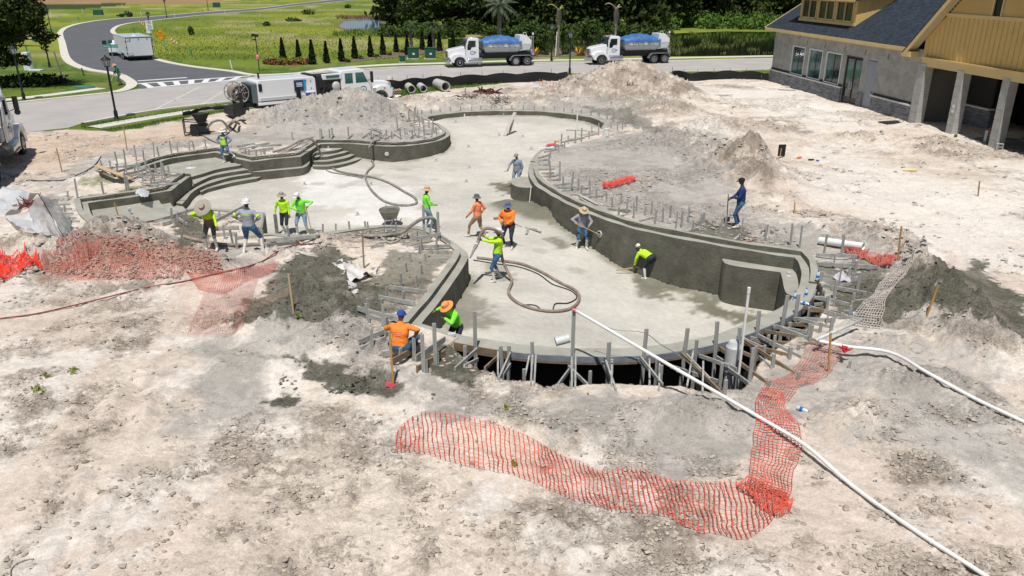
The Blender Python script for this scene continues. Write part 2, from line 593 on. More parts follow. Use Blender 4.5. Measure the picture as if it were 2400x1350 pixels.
ROUGH = [wp(g) for g in ([(203, 985), (232, 1000), (190, 1100), (135, 1190), (60, 1275), (30, 1310), (95, 1225), (150, 1110)], [(150, 1050), (225, 1010), (215, 1080), (140, 1110)], [(285, 1125), (345, 1088), (440, 1100), (400, 1142), (300, 1150)], [(410, 1050), (560, 990), (690, 1020), (650, 1110), (500, 1110)], [(530, 1130), (640, 1118), (730, 1160), (600, 1175)], [(918, 1108), (970, 1102), (995, 1150), (930, 1168)], [(775, 1100), (840, 1088), (855, 1180), (790, 1195)], [(505, 1250), (572, 1238), (562, 1272), (508, 1278)], [(595, 1257), (652, 1250), (640, 1272)], [(760, 1285), (802, 1275), (802, 1345), (762, 1345)], [(590, 1335), (700, 1298), (740, 1380), (610, 1380)], [(975, 1240), (1040, 1220), (1055, 1335), (985, 1340)], [(1140, 1255), (1195, 1250), (1200, 1315), (1150, 1315)], [(1250, 1190), (1400, 1180), (1450, 1240), (1300, 1240)], [(1440, 1260), (1560, 1250), (1640, 1330), (1500, 1330)], [(1955, 930), (2085, 945), (2125, 1040), (2065, 1065), (2000, 985)], [(2080, 1040), (2205, 1045), (2260, 1120), (2150, 1140)], [(2030, 1180), (2210, 1170), (2280, 1230), (2100, 1240)], [(1950, 1280), (2200, 1270), (2450, 1330), (2350, 1400), (2000, 1370)], [(1880, 1230), (1960, 1250), (1900, 1330), (1820, 1290)], [(600, 950), (800, 960), (900, 1010), (880, 1080), (700, 1060)], [(1060, 960), (1200, 955), (1340, 990), (1480, 1040), (1640, 1060), (1720, 1110), (1500, 1090), (1300, 1040)], [(60, 700), (300, 690), (420, 720), (260, 740)], [(40, 620), (200, 660), (420, 665), (380, 690), (100, 690)])]
def terrain(x, y):
 x = np.asarray(x, float)
 y = np.asarray(y, float)
 shp = x.shape
 x = x.ravel()
 y = y.ravel()
 z = np.zeros_like(x)
 near = (y < 100)
 xi, yi = x[near], y[near]
 ind = inside(DIRT, xi, yi)
 dd = poly_dist(DIRT[1:-1], xi, yi, closed=False)
 w_d = np.where(ind, np.clip(dd / 1.6, 0, 1), 0)
 dl = poly_dist(_lip_o, xi, yi)
 w_l = np.clip(dl / 1.4, 0.08, 1)
 m = mound_h(xi + 0.5 * fbm(xi, yi, 1.5, 3, 2), yi + 0.5 * fbm(xi, yi, 1.5, 3, 5))
 wm = np.clip(m / 0.8, 0, 1)
 n = 0.20 * fbm(xi, yi, 4.5, 3, 1) + 0.10 * fbm(xi, yi, 1.1, 3, 3)
 rid = 1 - np.abs(2 * fbm(xi, yi, 0.7, 5, 4, 0.66))
 clod = np.maximum(0, fbm(xi, yi, 0.34, 3, 6) - 0.12) * 0.26
 patchy = rough_w(xi, yi)
 n += (rid - 0.6) * (0.26 * wm + 0.05 * patchy) + clod * (0.12 + 1.0 * wm + 0.8 * patchy)
 rough = fbm(xi, yi, 0.17, 3, 2, .6) * (0.018 + 0.07 * wm + 0.07 * patchy)
 h = (m * np.clip(dl / 1.0, 0, 1) + (n + rough) * w_l) * w_d - 0.03 * (ind & (dl < 1.4))
 for (a, b) in RUTS:
  q = poly_dist([a, b], xi, yi, closed=False)
  h -= 0.09 * (np.exp(-(q / 0.2) ** 2) - .6 * np.exp(-((q - .42) / .12) ** 2)) * w_d * (0.6 + 0.8 * fbm(xi, yi, 1.3, 2, 1))
 tr = inside(TRENCH, xi, yi)
 dt = poly_dist(TRENCH_OUT, xi, yi, closed=False)
 h = np.where(tr, h * 0.3 - 2.1 * sstep(0.0, 0.28, dt + 0.12 * fbm(xi, yi, 0.5, 2, 3)), h)
 z[near] = h
 return z.reshape(shp)
RUTS = []
for a, b in (((140, 1350), (330, 900)), ((60, 1340), (230, 930)), ((1560, 240), (1830, 470)), ((1640, 230), (1960, 470)), ((2050, 420), (2400, 600)), ((700, 1350), (900, 1100)), ((215, 1350), (395, 930)), ((900, 1340), (1120, 1090)), ((1100, 1350), (1700, 1290)), ((1980, 440), (2400, 560)), ((1700, 250), (1960, 400)), ((20, 330), (420, 300))):
 A_, B_ = P(*a), P(*b)
 RUTS.append(((A_.x, A_.y), (B_.x, B_.y)))
def G(px, py, dz=0.0):
 """a photographed point on the terrain (first hit of its line of sight)"""
 d = ray(px, py)
 lo = (CAM_H - 3.2) / -d[2]
 hi = (CAM_H + 2.2) / -d[2]
 ts = np.linspace(lo, hi, 260)
 q = _c[:, None] + d[:, None] * ts[None]
 g = terrain(q[0], q[1])
 below = np.where(q[2] <= g)[0]
 i = below[0] if len(below) else int(np.argmin(abs(q[2])))
 if i > 0:
  a, b = q[2][i - 1] - g[i - 1], g[i] - q[2][i]
  k = a / (a + b + 1e-9)
  t = ts[i - 1] + (ts[i] - ts[i - 1]) * k
 else:
  t = ts[i]
 p = _c + d * t
 return Vector((float(p[0]), float(p[1]), float(p[2]) + dz))
def TZ(x, y):
 return float(terrain(np.array([x]), np.array([y]))[0])
def gpoly(pts):
 out = []
 for a, b in pts:
  q = G(min(max(a, -300), 2700), b)
  out.append((q.x, q.y) if q.z > -.3 else (P(a, b).x, P(a, b).y))
 return out
def soft_poly(pts, x, y, edge=0.5, noise=0.6, k=0, z=None):
 """1 inside, 0 outside, with a torn edge"""
 w_ = gpoly(pts) if z is None else wp(pts, z)
 cx = [p[0] for p in w_]
 cy = [p[1] for p in w_]
 out = np.zeros_like(x)
 sel = (x > min(cx) - 2) & (x < max(cx) + 2) & (y > min(cy) - 2) & (y < max(cy) + 2)
 if not sel.any():
  return out
 xs, ys = x[sel], y[sel]
 s_ = np.where(inside(w_, xs, ys), 1, -1) * poly_dist(w_, xs, ys)
 s_ = s_ + noise * (fbm(xs, ys, 0.9, 5, k, 0.65))
 out[sel] = sstep(-edge / 2, edge / 2, s_)
 return out
# ---- vertex grid: fans out with distance, spacing grows with distance
rows = [8.6]
while rows[-1] < 88:
 rows.append(rows[-1] + 0.028 + 0.0019 * (rows[-1] - 9))
while rows[-1] < 2600:
 rows.append(rows[-1] * 1.045)
rows = np.array(rows)
NC = 860
tt = np.linspace(-1, 1, NC)
YY = np.repeat(rows[:, None], NC, 1)
XX = tt[None] * (0.69 * YY + 4.0)
NR = len(rows)
xf, yf = XX.ravel(), YY.ravel()
zf = terrain(xf, yf)
SAND = np.array([.69, .605, .505])
SANDM = np.array([.47, .40, .335])
PINK = np.array([.58, .48, .41])
GREY = np.array([.33, .305, .27])
LGREY = np.array([.46, .43, .39])
DARK = np.array([.205, .165, .13])
OLIVE = np.array([.115, .112, .082])
RED = np.array([.40, .17, .115])
TAN = np.array([.56, .44, .34])
GRASS = np.array([.165, .215, .030])
GRASSY = np.array([.27, .29, .045])
LAWN = np.array([.085, .15, .022])
WHITE = np.array([.74, .69, .63])
def mixc(c, col, w_):
 return c * (1 - w_[:, None]) + col[None] * w_[:, None]
nearm = yf < 100
xn, yn, zn = xf[nearm], yf[nearm], zf[nearm]
f1 = fbm(xn, yn, 3.2, 5, 0, 0.6)
f2 = fbm(xn, yn, 1.0, 5, 3, 0.62)
f3 = fbm(xn, yn, 7.0, 3, 5)
c = np.repeat(SAND[None], len(xn), 0)
c = mixc(c, PINK, 0.55 * sstep(-0.2, 0.3, f3))
c = mixc(c, SANDM * 1.15, 0.55 * sstep(0.10, 0.30, f1))
c = mixc(c, WHITE, 0.6 * sstep(0.05, 0.25, fbm(xn, yn, 2.4, 5, 6, .62)))
st = fbm(xn * 0.6, yn, 0.7, 6, 1, 0.72)
RW = rough_w(xn, yn)
c = mixc(c, SANDM * .95, 0.66 * RW * sstep(-.25, .15, f2))
c = mixc(c, DARK * 1.25, 0.66 * RW * sstep(0.0, 0.34, st + .35 * f2))
c = mixc(c, SANDM * .9, .38 * sstep(.12, .34, fbm(xn * .7, yn, .45, 5, 4, .7) + .3 * f1))
c = mixc(c, SANDM * .9, 0.5 * sstep(0.16, 0.26, fbm(xn, yn, 0.28, 4, 2, .7)) * (.25 + .75 * RW))
c = mixc(c, DARK * 1.2, .55 * soft_poly([(1698, 400), (1738, 312), (1770, 325), (1835, 430), (1830, 480), (1760, 475), (1700, 460)], xn, yn, .4, .7, 3) * sstep(-.3, .2, f2))
mh = mound_h(xn, yn)
c = mixc(c, SANDM * 0.95, 0.45 * sstep(0.25, 0.9, mh) * sstep(-0.2, 0.2, f2))
c = mixc(c, DARK * 1.25, 0.55 * sstep(0.3, 1.0, mh) * sstep(0.05, 0.32, f2))
GREYP = [
 [(560, 300), (640, 260), (800, 250), (930, 280), (1040, 300), (1000, 340), (760, 335), (560, 345), (480, 340), (300, 370), (230, 400), (170, 440), (150, 480), (60, 480), (120, 410), (260, 350), (430, 320)],
 [(880, 262), (1000, 245), (1150, 232), (1300, 240), (1420, 235), (1480, 260), (1520, 300), (1400, 300), (1200, 270), (1000, 280)],
 [(1420, 320), (1560, 300), (1640, 360), (1700, 420), (1760, 480), (1900, 520), (2060, 540), (2100, 590), (2120, 650), (2040, 760), (1900, 900), (1750, 940), (1960, 780), (1920, 620), (1700, 575), (1400, 500), (1260, 430), (1260, 370), (1320, 330)],
 [(560, 720), (640, 700), (760, 690), (900, 760), (960, 800), (900, 900), (760, 850), (640, 850), (620, 960), (500, 980), (380, 1000), (420, 860), (520, 780)],
 [(1000, 900), (1300, 930), (1600, 930), (1800, 940), (1800, 1050), (1700, 1120), (1500, 1080), (1200, 980), (1040, 960)],
 [(2000, 800), (2200, 780), (2330, 900), (2400, 1000), (2400, 1160), (2200, 1080), (2000, 1000), (1880, 920)],
 [(180, 560), (260, 510), (380, 540), (450, 600), (620, 640), (640, 600), (560, 560), (420, 560), (230, 520)],
]
for i, g in enumerate(GREYP):
 wgt = soft_poly(g, xn, yn, 1.6, 2.0, i)
 tone = LGREY * (0.92 if i in (4, 5) else 0.86)
 c = mixc(c, tone, wgt * 0.85)
 c = mixc(c, GREY, wgt * 0.7 * sstep(-0.05, 0.3, f2))
for g, k, s_ in (([(0, 330), (190, 305), (330, 305), (470, 285), (520, 300), (420, 330), (260, 350), (120, 400), (0, 400)], 3, 0.85), ([(480, 290), (640, 262), (760, 245), (700, 270), (620, 300), (540, 300)], 4, 0.35)):
 c = mixc(c, TAN, soft_poly(g, xn, yn, 1.5, 1.0, k) * s_)
for px, py, rx, ry, tone, w_ in ((770, 292, 5.2, 2.8, (.40, .385, .355), .85), (640, 296, 3.2, 2.0, (.40, .385, .355), .7), (290, 575, 1.8, .9, (.37, .35, .32), .7), (1450, 262, 5.5, 2.0, (.42, .41, .36), .6), (1600, 350, 3.5, 4.0, (.38, .36, .335), .6), (760, 700, .9, 1.0, (.44, .43, .41), .6), (2240, 760, 1.5, 2.2, (.40, .39, .36), .6)):
 q = P(px, py)
 d = np.hypot((xn - q.x) / rx, (yn - q.y) / ry) + .30 * fbm(xn, yn, 1.4, 4, 1)
 c = mixc(c, np.array(tone), w_ * (1 - sstep(.7, 1.15, d)) * (.75 + .5 * np.clip(f2, -.5, .5)))
for g in ([(1640, 210), (1830, 200), (2060, 290), (2000, 310), (1800, 250), (1680, 235)], [(1850, 400), (2000, 360), (2200, 420), (2400, 470), (2400, 640), (2240, 600), (2060, 520), (1900, 470)], [(1600, 300), (1660, 270), (1720, 300), (1660, 330)]):
 c = mixc(c, WHITE * 1.03, 0.6 * soft_poly(g, xn, yn, 2.0, 1.6, 2))
OLIVEP = [
 [(720, 583), (800, 580), (838, 603), (830, 640), (905, 700), (880, 742), (800, 735), (700, 748), (560, 758), (590, 700), (680, 620)],
 [(680, 838), (760, 836), (850, 868), (925, 872), (920, 920), (830, 928), (775, 922), (715, 890)],
 [(632, 882), (665, 872), (702, 922), (690, 945), (648, 944)],
 [(870, 640), (930, 590), (1040, 570), (1060, 600), (1005, 680), (945, 745), (885, 725)],
 [(2175, 590), (2290, 612), (2395, 700), (2420, 800), (2300, 760), (2195, 670)],
 [(2060, 655), (2160, 600), (2205, 690), (2150, 745), (2020, 762), (1950, 700), (1960, 650)],
 [(405, 512), (462, 498), (482, 560), (420, 585)],
 [(1585, 545), (1640, 516), (1700, 522), (1762, 560), (1740, 580), (1660, 565)],
 [(1375, 250), (1440, 252), (1500, 272), (1570, 298), (1540, 306), (1460, 288), (1395, 268)],
 [(1440, 492), (1475, 490), (1480, 520), (1440, 522)],
 [(1905, 600), (2060, 615), (2070, 690), (1960, 720), (1920, 670)],
 [(830, 540), (940, 530), (1030, 550), (1010, 590), (900, 560)],
 [(980, 830), (1060, 812), (1120, 870), (1080, 890), (1000, 880)],
]
for i, g in enumerate(OLIVEP):
 wgt = soft_poly(g, xn, yn, 0.22, 0.75, i + 1)
 c = mixc(c, OLIVE * (1.15 if i in (3, 5, 10) else 1.0), wgt * (0.93 if i not in (3, 7, 8, 10, 11) else 0.75 if i != 8 else .6) * (0.86 + 0.14 * sstep(-0.3, 0.1, f2)))
c = mixc(c, RED * 1.1 + .04, 0.66 * soft_poly([(95, 605), (170, 560), (330, 556), (480, 590), (525, 640), (400, 652), (250, 655), (110, 640)], xn, yn, 0.5, 0.9, 4))
c = mixc(c, RED * 1.35, 0.14 * soft_poly([(430, 600), (620, 625), (660, 690), (560, 790), (440, 790), (430, 690)], xn, yn, 1.0, 0.9, 4))
c = mixc(c, np.array([.10, .085, .07]), inside(TRENCH, xn, yn) * 1.0)  # trench shade painted into the soil colour
for g in ([(170, 470), (300, 440), (330, 445), (300, 462), (190, 476)], [(190, 425), (260, 410), (270, 425), (215, 437)]):
 c = mixc(c, np.array([.13, .16, .05]), 0.75 * soft_poly(g, xn, yn, 0.6, 0.9, 2))
gm = 1 - inside(DIRT, xn, yn).astype(float)
dgr = poly_dist(DIRT[1:-1], xn, yn, closed=False)
sgn = np.where(gm > 0, dgr, -dgr) + 1.0 * fbm(xn, yn, 1.2, 4, 3)
gw = sstep(-0.25, 0.35, sgn)
lawn = mixc(np.repeat(LAWN[None], len(xn), 0), GRASS, 0.8 * sstep(-0.1, 0.3, f1))
lawn = mixc(lawn, np.array([.30, .26, .12]), 0.35 * sstep(0.1, 0.35, fbm(xn, yn, 1.6, 4, 2)))
c = c * (1 - gw[:, None]) + lawn * gw[:, None]
CF = np.zeros((len(xf), 3))
CF[nearm] = c
xq, yq = xf[~nearm], yf[~nearm]
g1 = fbm(xq * 0.6, yq, 16, 5, 1, 0.6)
g2 = fbm(xq * 0.4, yq, 5, 4, 4, 0.6)
cf = np.repeat(GRASS[None], len(xq), 0)
cf = mixc(cf, GRASSY, sstep(-0.25, 0.25, g1))
cf = mixc(cf, LAWN * 1.1, 0.7 * sstep(0.12, 0.4, g2))
cf = mixc(cf, np.array([.42, .36, .20]), 0.7 * sstep(0.24, 0.42, fbm(xq * 0.5, yq, 9, 4, 6, 0.6)))
FIELD = wp([(300, 112), (380, 140), (560, 160), (700, 152), (1030, 140), (1030, 60), (880, 10), (300, 50)])
redsoil = inside(wp([(85, 12), (480, 9), (520, 2), (600, -20), (60, -20), (60, 9)]), xq, yq)
cf = mixc(cf, np.array([.36, .20, .13]), 0.75 * redsoil)
hed = inside(wp([(72, 20), (180, 22), (295, 12), (295, 7), (170, 10), (72, 10)]), xq, yq)
cf = mixc(cf, np.array([.03, .055, .012]), 0.9 * hed)
CF[~nearm] = cf
idx = inside(FIELD, xf, yf) & nearm
CF[idx] = mixc(CF[idx], GRASS * 1.15, 0.8 * np.ones(idx.sum()))
AL = np.ones(len(xf))
AL[nearm] = np.clip(.42 + .65 * np.maximum(RW, sstep(.2, .6, .5 * gw + np.clip(.30 - c.mean(1), 0, .2) * 4)), 0, 1)
# ---- faces; the pool's hole is cut out
hole = offset_loop(0.33)
vin = np.zeros(len(xf), bool)
vin[nearm] = inside(hole, xn, yn)
ii = (np.arange(NR - 1)[:, None] * NC + np.arange(NC - 1)[None]).ravel()
quad = np.stack([ii, ii + 1, ii + NC + 1, ii + NC], 1)
keep = ~(vin[quad].any(1) & vin[quad].all(1))
quad = quad[keep]
me = bpy.data.meshes.new('ground')
me.vertices.add(len(xf))
me.vertices.foreach_set('co', np.stack([xf, yf, zf], 1).astype(np.float32).ravel())
me.loops.add(len(quad) * 4)
me.loops.foreach_set('vertex_index', quad.astype(np.int32).ravel())
me.polygons.add(len(quad))
me.polygons.foreach_set('loop_start', np.arange(0, len(quad) * 4, 4, dtype=np.int32))
me.polygons.foreach_set('loop_total', np.full(len(quad), 4, np.int32))
me.update(calc_edges=True)
me.polygons.foreach_set('use_smooth', np.ones(len(quad), bool))
ca = me.color_attributes.new('soil', 'FLOAT_COLOR', 'POINT')
ca.data.foreach_set('color', np.concatenate([np.clip(CF, 0.01, 0.85), AL[:, None]], 1).astype(np.float32).ravel())
me.materials.append(attr_mat('soil_and_grass', 'soil', scales=((0.9, 0.10), (5, 0.22), (21, 0.36)), bump=1.0, bscale=13, bdist=0.075))
ground = bpy.data.objects.new('ground', me)
COL.objects.link(ground)
tag(ground, kind='structure')
# ROADS AND PATHS
m_street = mat('pale_street', (.40, .375, .355), 0.9, var=0.08, vscale=0.35, bump=0.15, bscale=30)
m_asph = mat('asphalt', (.105, .108, .118), 0.88, var=0.10, vscale=0.3, bump=0.2, bscale=40)
m_kerb = mat('kerb_concrete', (.62, .575, .50), 0.85, var=0.08, vscale=1.2)
m_walk = mat('path_concrete', (.60, .575, .50), 0.85, var=0.07, vscale=1.0)
m_paint = mat('road_paint', (.70, .70, .68), 0.7, var=0.06, vscale=3)
m_paint_old = mat('worn_paint', (.50, .48, .455), 0.8, var=0.10, vscale=2)
def sheet(name, pts, z, m, top=True, thick=0.0, **tags):
 w_ = [Vector((P(x, y, 0).x, P(x, y, 0).y, z)) for x, y in pts]
 bm = bmesh.new()
 vs = [bm.verts.new(p) for p in w_]
 f = bm.faces.new(vs)
 if f.normal.z < 0:
  f.normal_flip()
 bm.normal_update()
 if f.normal.z < 0:
  f.normal_flip()
 bmesh.ops.triangulate(bm, faces=[f])
 me = bpy.data.meshes.new(name)
 bm.to_mesh(me)
 bm.free()
 me.materials.append(m)
 o = bpy.data.objects.new(name, me)
 COL.objects.link(o)
 tag(o, kind='structure', **tags)
 return o
def strip(name, line, width, z0, z1, m, side=1, smooth=6, tags=None, raw=False, gap=0.0):
 """a raised strip (kerb, path) beside a line"""
 w_ = line if raw else [P(x, y, 0) for x, y in line]
 w_ = [Vector((p[0], p[1], 0)) for p in w_]
 w_ = catmull(w_, smooth) if len(w_) > 2 else w_
 mm = M()
 prev = None
 for i in range(len(w_)):
  d = (w_[min(i + 1, len(w_) - 1)] - w_[max(i - 1, 0)]).normalized()
  n = Vector((-d.y, d.x, 0)) * side
  a, b = w_[i] + n * gap, w_[i] + n * (gap + width)
  cur = [(a.x, a.y, z0), (a.x, a.y, z1), (b.x, b.y, z1), (b.x, b.y, z0)]
  o_ = len(mm.v)
  mm.v += cur
  if prev is not None:
   for j in range(3):
    mm.f.append((prev + j, o_ + j, o_ + j + 1, prev + j + 1))
    mm.m.append(0)
  prev = o_
 o = mm.obj(name, m, fix=True)
 tag(o, kind='structure')
 return o
street_far = [(-500, 300), (0, 247), (131, 233), (275, 217), (330, 208), (560, 180), (736, 171), (918, 160), (1031, 156), (1234, 149), (1365, 147), (1554, 144), (1812, 139), (2500, 128)]
street_near = [(2500, 152), (1812, 163), (1600, 168), (1330, 172), (1100, 184), (900, 196), (730, 215), (554, 237), (363, 259), (191, 290), (161, 300), (60, 311), (-500, 375)]
sheet('street', street_far + street_near, 0.02, m_street)
side_l = [(322, 196), (316, 190), (302, 181), (290, 175.5), (262, 170), (227, 165), (200, 158), (181, 150), (170, 142), (163, 132), (158, 116), (154, 100), (149, 86), (149, 76), (162, 65), (201, 54), (264, 45.5), (365, 39), (479, 29), (600, 20.5), (700, 8.5), (792, -1), (900, -8)]
side_r = [(905, -4), (800, 3), (749, 8.5), (700, 13), (600, 25), (479, 35), (365, 47.5), (307, 54), (277, 60), (262, 68), (259, 76), (275, 88), (300, 112), (340, 134), (370, 143.5), (403, 151), (460, 160), (529, 168), (600, 179)]
sheet('side_street', side_l + side_r + [(560, 184), (440, 198), (330, 209)], 0.034, m_asph)
strip('kerb', [(275, 219), (300, 213), (318, 205), (322, 196), (316, 190), (302, 181), (290, 175.5), (262, 170), (227, 165), (200, 158), (181, 150), (170, 142), (163, 132), (158, 116), (154, 100), (149, 86), (149, 76), (162, 65), (201, 54), (264, 45.5), (365, 39), (479, 29), (600, 20.5), (700, 8.5), (792, -1)], 0.95, 0.0, 0.09, m_kerb, 1)
strip('kerb', [(880, -3), (800, 3), (749, 8.5), (700, 13), (600, 25), (479, 35), (365, 47.5), (307, 54), (277, 60), (262, 68), (259, 76), (275, 88), (300, 112), (340, 134), (370, 143.5), (403, 151), (460, 160), (529, 168), (600, 178), (736, 171.5)], 0.8, 0.0, 0.09, m_kerb, 1)
strip('kerb', [(736, 171), (918, 160), (1031, 156), (1234, 149), (1365, 147), (1554, 144), (1812, 139), (2300, 130)], 0.5, 0.0, 0.10, m_kerb, 1)
strip('kerb', [(-300, 279), (0, 247), (131, 233), (275, 218)], 0.5, 0.0, 0.10, m_kerb, 1)
strip('kerb', [(2300, 156), (1812, 163), (1600, 168), (1330, 172), (1100, 184), (900, 196), (730, 215), (554, 237), (363, 259), (191, 290)], 0.3, 0.0, 0.10, m_kerb, 1)
strip('path', [(700, 176), (792, 162.5), (918, 153.5), (1024, 150.5), (1227, 144), (1365, 142), (1574, 138), (1812, 133), (2300, 125)], 1.5, 0.0, 0.045, m_walk, 1)
strip('path', [(-300, 272), (0, 239), (131, 224), (249, 208.5)], 1.3, 0.0, 0.045, m_walk, 1)
strip('path', [(234, 302), (378, 277), (554, 250)], 1.3, 0.0, 0.06, m_walk, 1)
def mark(a, b, width, m, z, name):
 A_, B_ = P(*a), P(*b)
 mm = M()
 d = (B_ - A_).normalized()
 n = Vector((-d.y, d.x, 0)) * width / 2
 mm.add([(A_ + n).to_tuple()[:2] + (z,), (A_ - n).to_tuple()[:2] + (z,), (B_ - n).to_tuple()[:2] + (z,), (B_ + n).to_tuple()[:2] + (z,)], [(0, 1, 2, 3)])
 o = mm.obj(name, m)
 return tag(o, kind='structure')
mark((323, 190.5), (438, 182.5), 0.6, m_paint, 0.039, 'stop_line')
mark((322, 197), (588, 178.5), 0.55, m_paint, 0.039, 'crosswalk_line')
mark((345, 207), (560, 187.5), 0.55, m_paint, 0.039, 'crosswalk_line')
for k in range(7):
 t = (k + 0.35) / 7.0
 a = (322 + 266 * t, 197 - 18.5 * t)
 b = (345 + 215 * t, 207 - 19.5 * t)
 mark(a, b, 0.55, m_paint, 0.043, 'crosswalk_bar')
for a, b, wd in (((360, 259), (469, 204), 0.28), ((473, 245.5), (541, 204), 0.28), ((408, 235.5), (504, 224), 0.28), ((393, 245.5), (486, 234), 0.28)):
 mark(a, b, wd, m_paint_old, 0.026, 'road_marking')
# THE POOL SHELL
m_wet = mat('fresh_concrete_wall', (.088, .086, .064), 0.9, bump=0.55, bscale=9, col2=(.165, .16, .125), vscale=1.6, mixs=(0.35, 0.72), detail=8)
m_top = mat('trowelled_concrete', (.285, .275, .23), 0.85, bump=0.5, bscale=12, col2=(.42, .405, .35), vscale=1.1, mixs=(0.3, 0.7), detail=8)
m_formw = mat('form_board_grey', (.215, .235, .265), 0.8, var=0.22, vscale=2.5, bump=0.3, bscale=30)
m_formb = mat('form_board_brown', (.22, .15, .09), 0.85, var=0.25, vscale=3)
m_void = mat('wood_form_shade', (.02, .017, .013), 0.95)  # shade under the front rim put into the form colour
pool = thing('swimming_pool_shell', 'large free-form concrete pool shell under construction with curved grey walls, steps and pale floor', 'swimming pool')
loops = {}
def OL(o):
 k = round(o, 3)
 if k not in loops:
  loops[k] = offset_loop(o)
 return loops[k]
def wall_seg(nm):
 i0, i1, kind = segrange[nm]
 if kind == 'curb':
  prof = [(0, None), (0, ZL), (0.27, ZL), (0.28, ZT), (0.52, ZT), (0.54, -1.2)]
  mi = [0, 1, 0, 1, 0]
 elif kind == 'low':
  prof = [(0, None), (0, ZL + .05), (0.42, ZL + 0.07), (0.43, -1.2)]
  mi = [0, 1, 0]
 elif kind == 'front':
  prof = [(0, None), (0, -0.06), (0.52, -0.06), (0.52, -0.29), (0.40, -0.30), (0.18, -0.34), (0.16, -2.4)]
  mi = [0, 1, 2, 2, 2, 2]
 else:
  prof = [(0, None), (0, ZL + 0.06), (0.06, -0.03), (0.45, 0.0), (0.47, -1.2)]
  mi = [0, 1, 1, 0]
 mm = M()
 n = len(prof)
 idx = list(range(i0, i1 + 1))
 cols = []
 for i in idx:
  j = i % NL
  col_ = []
  x0, y0 = LIP[j]
  fz = float(floor_z(x0, y0))
  for k, (o, z) in enumerate(prof):
   q = OL(o)[j] if o else LIP[j]
   zz = (fz - 0.12) if z is None else z
   wob = 0.012 * math.sin(j * 1.7 + k * 2.1) + 0.008 * math.sin(j * 0.61 + k)
   if z is None:
    wob = 0
   col_.append((q[0] + wob * 0.5, q[1], zz + (wob if k in (1, 2, 3, 4) else 0)))
  cols.append(col_)
 for c_ in cols:
  mm.v += c_
 for a in range(len(cols) - 1):
  for k in range(n - 1):
   mm.f.append((a * n + k, a * n + k + 1, (a + 1) * n + k + 1, (a + 1) * n + k))
   mm.m.append(mi[k])
 mm.f.append(tuple(range(n)))
 mm.m.append(0)
 mm.f.append(tuple((len(cols) - 1) * n + k for k in range(n - 1, -1, -1)))
 mm.m.append(0)
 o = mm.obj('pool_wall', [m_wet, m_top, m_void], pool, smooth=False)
 return o
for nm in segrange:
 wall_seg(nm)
i0, i1, _ = segrange['B1']
o52, o55 = offset_loop(0.525), offset_loop(0.56)
k = i0 + 1
bi = 0
while k < i1 - 6:
 k2 = min(k + 4, i1 - 2)
 mm = M()
 for i in range(k, k2 + 1):
  a, b = o52[i], o55[i]
  mm.v += [(a[0], a[1], -0.05), (b[0], b[1], -0.05), (b[0], b[1], -0.225), (a[0], a[1], -0.225)]
 L_ = k2 - k + 1
 for a in range(L_ - 1):
  for q in range(4):
   mm.f.append((a * 4 + q, a * 4 + (q + 1) % 4, (a + 1) * 4 + (q + 1) % 4, (a + 1) * 4 + q))
   mm.m.append(0)
 mm.f += [(0, 1, 2, 3), tuple((L_ - 1) * 4 + q for q in (3, 2, 1, 0))]
 mm.m += [0, 0]
 mm.obj('form_board', m_formw if k2 < i1 - 5 else m_formb, pool)
 mm = M()
 for i in range(k, k2 + 1):
  a, b = offset_loop(0.40)[i] if False else o52[i], o55[i]
  mm.v += [(a[0], a[1], -0.232), (b[0], b[1], -0.232), (b[0], b[1], -0.285), (a[0], a[1], -0.285)]
 for a in range(L_ - 1):
  for q in range(4):
   mm.f.append((a * 4 + q, a * 4 + (q + 1) % 4, (a + 1) * 4 + (q + 1) % 4, (a + 1) * 4 + q))
   mm.m.append(0)
 mm.f += [(0, 1, 2, 3), tuple((L_ - 1) * 4 + q for q in (3, 2, 1, 0))]
 mm.m += [0, 0]
 mm.obj('form_rail', m_formb, pool)
 k = k2
 bi += 1
# ---- floor sheet with its own stains
fx = np.arange(min(p[0] for p in LIP) - 0.3, max(p[0] for p in LIP) + 0.3, 0.16)
fy = np.arange(min(p[1] for p in LIP) - 0.3, max(p[1] for p in LIP) + 0.3, 0.16)
FX, FY = np.meshgrid(fx, fy)
ok = inside(offset_loop(0.12), FX.ravel(), FY.ravel()).reshape(FX.shape)
dlip = poly_dist(LIP, FX.ravel(), FY.ravel()).reshape(FX.shape)
HEAP = [(1222, 492, 0.42, .95, .6), (1272, 508, 0.36, .8, 0.6), (1192, 482, 0.25, .8, .5)]
def floor_full(x, y):
 z = floor_z(x, y) + 0.012 * fbm(x, y, 2.0, 3, 2)
 for px, py, h, rx, ry in HEAP:
  q = PF(px, py)
  z = z + h * np.exp(-(((x - q.x) / rx) ** 2 + ((y - q.y) / ry) ** 2)) * (1 + 0.5 * fbm(x, y, 0.5, 4, 1))
 return z
heaph = floor_full(FX, FY) - floor_z(FX, FY)
FZ = floor_full(FX, FY) + 0.10 * np.exp(-(dlip / 0.35) ** 2) * (0.6 + fbm(FX, FY, 1.2, 3, 3))
FLO = np.array([.58, .55, .485])
fc = np.repeat(FLO[None], FX.size, 0)
fxr, fyr = FX.ravel(), FY.ravel()
fc = mixc(fc, FLO * 0.86, sstep(-0.1, 0.35, fbm(fxr * 0.5, fyr, 3.0, 5, 2, 0.6)))
fc = mixc(fc, np.array([.52, .50, .42]), 0.5 * sstep(0.0, 0.3, fbm(fxr, fyr, 5.0, 3, 4)))
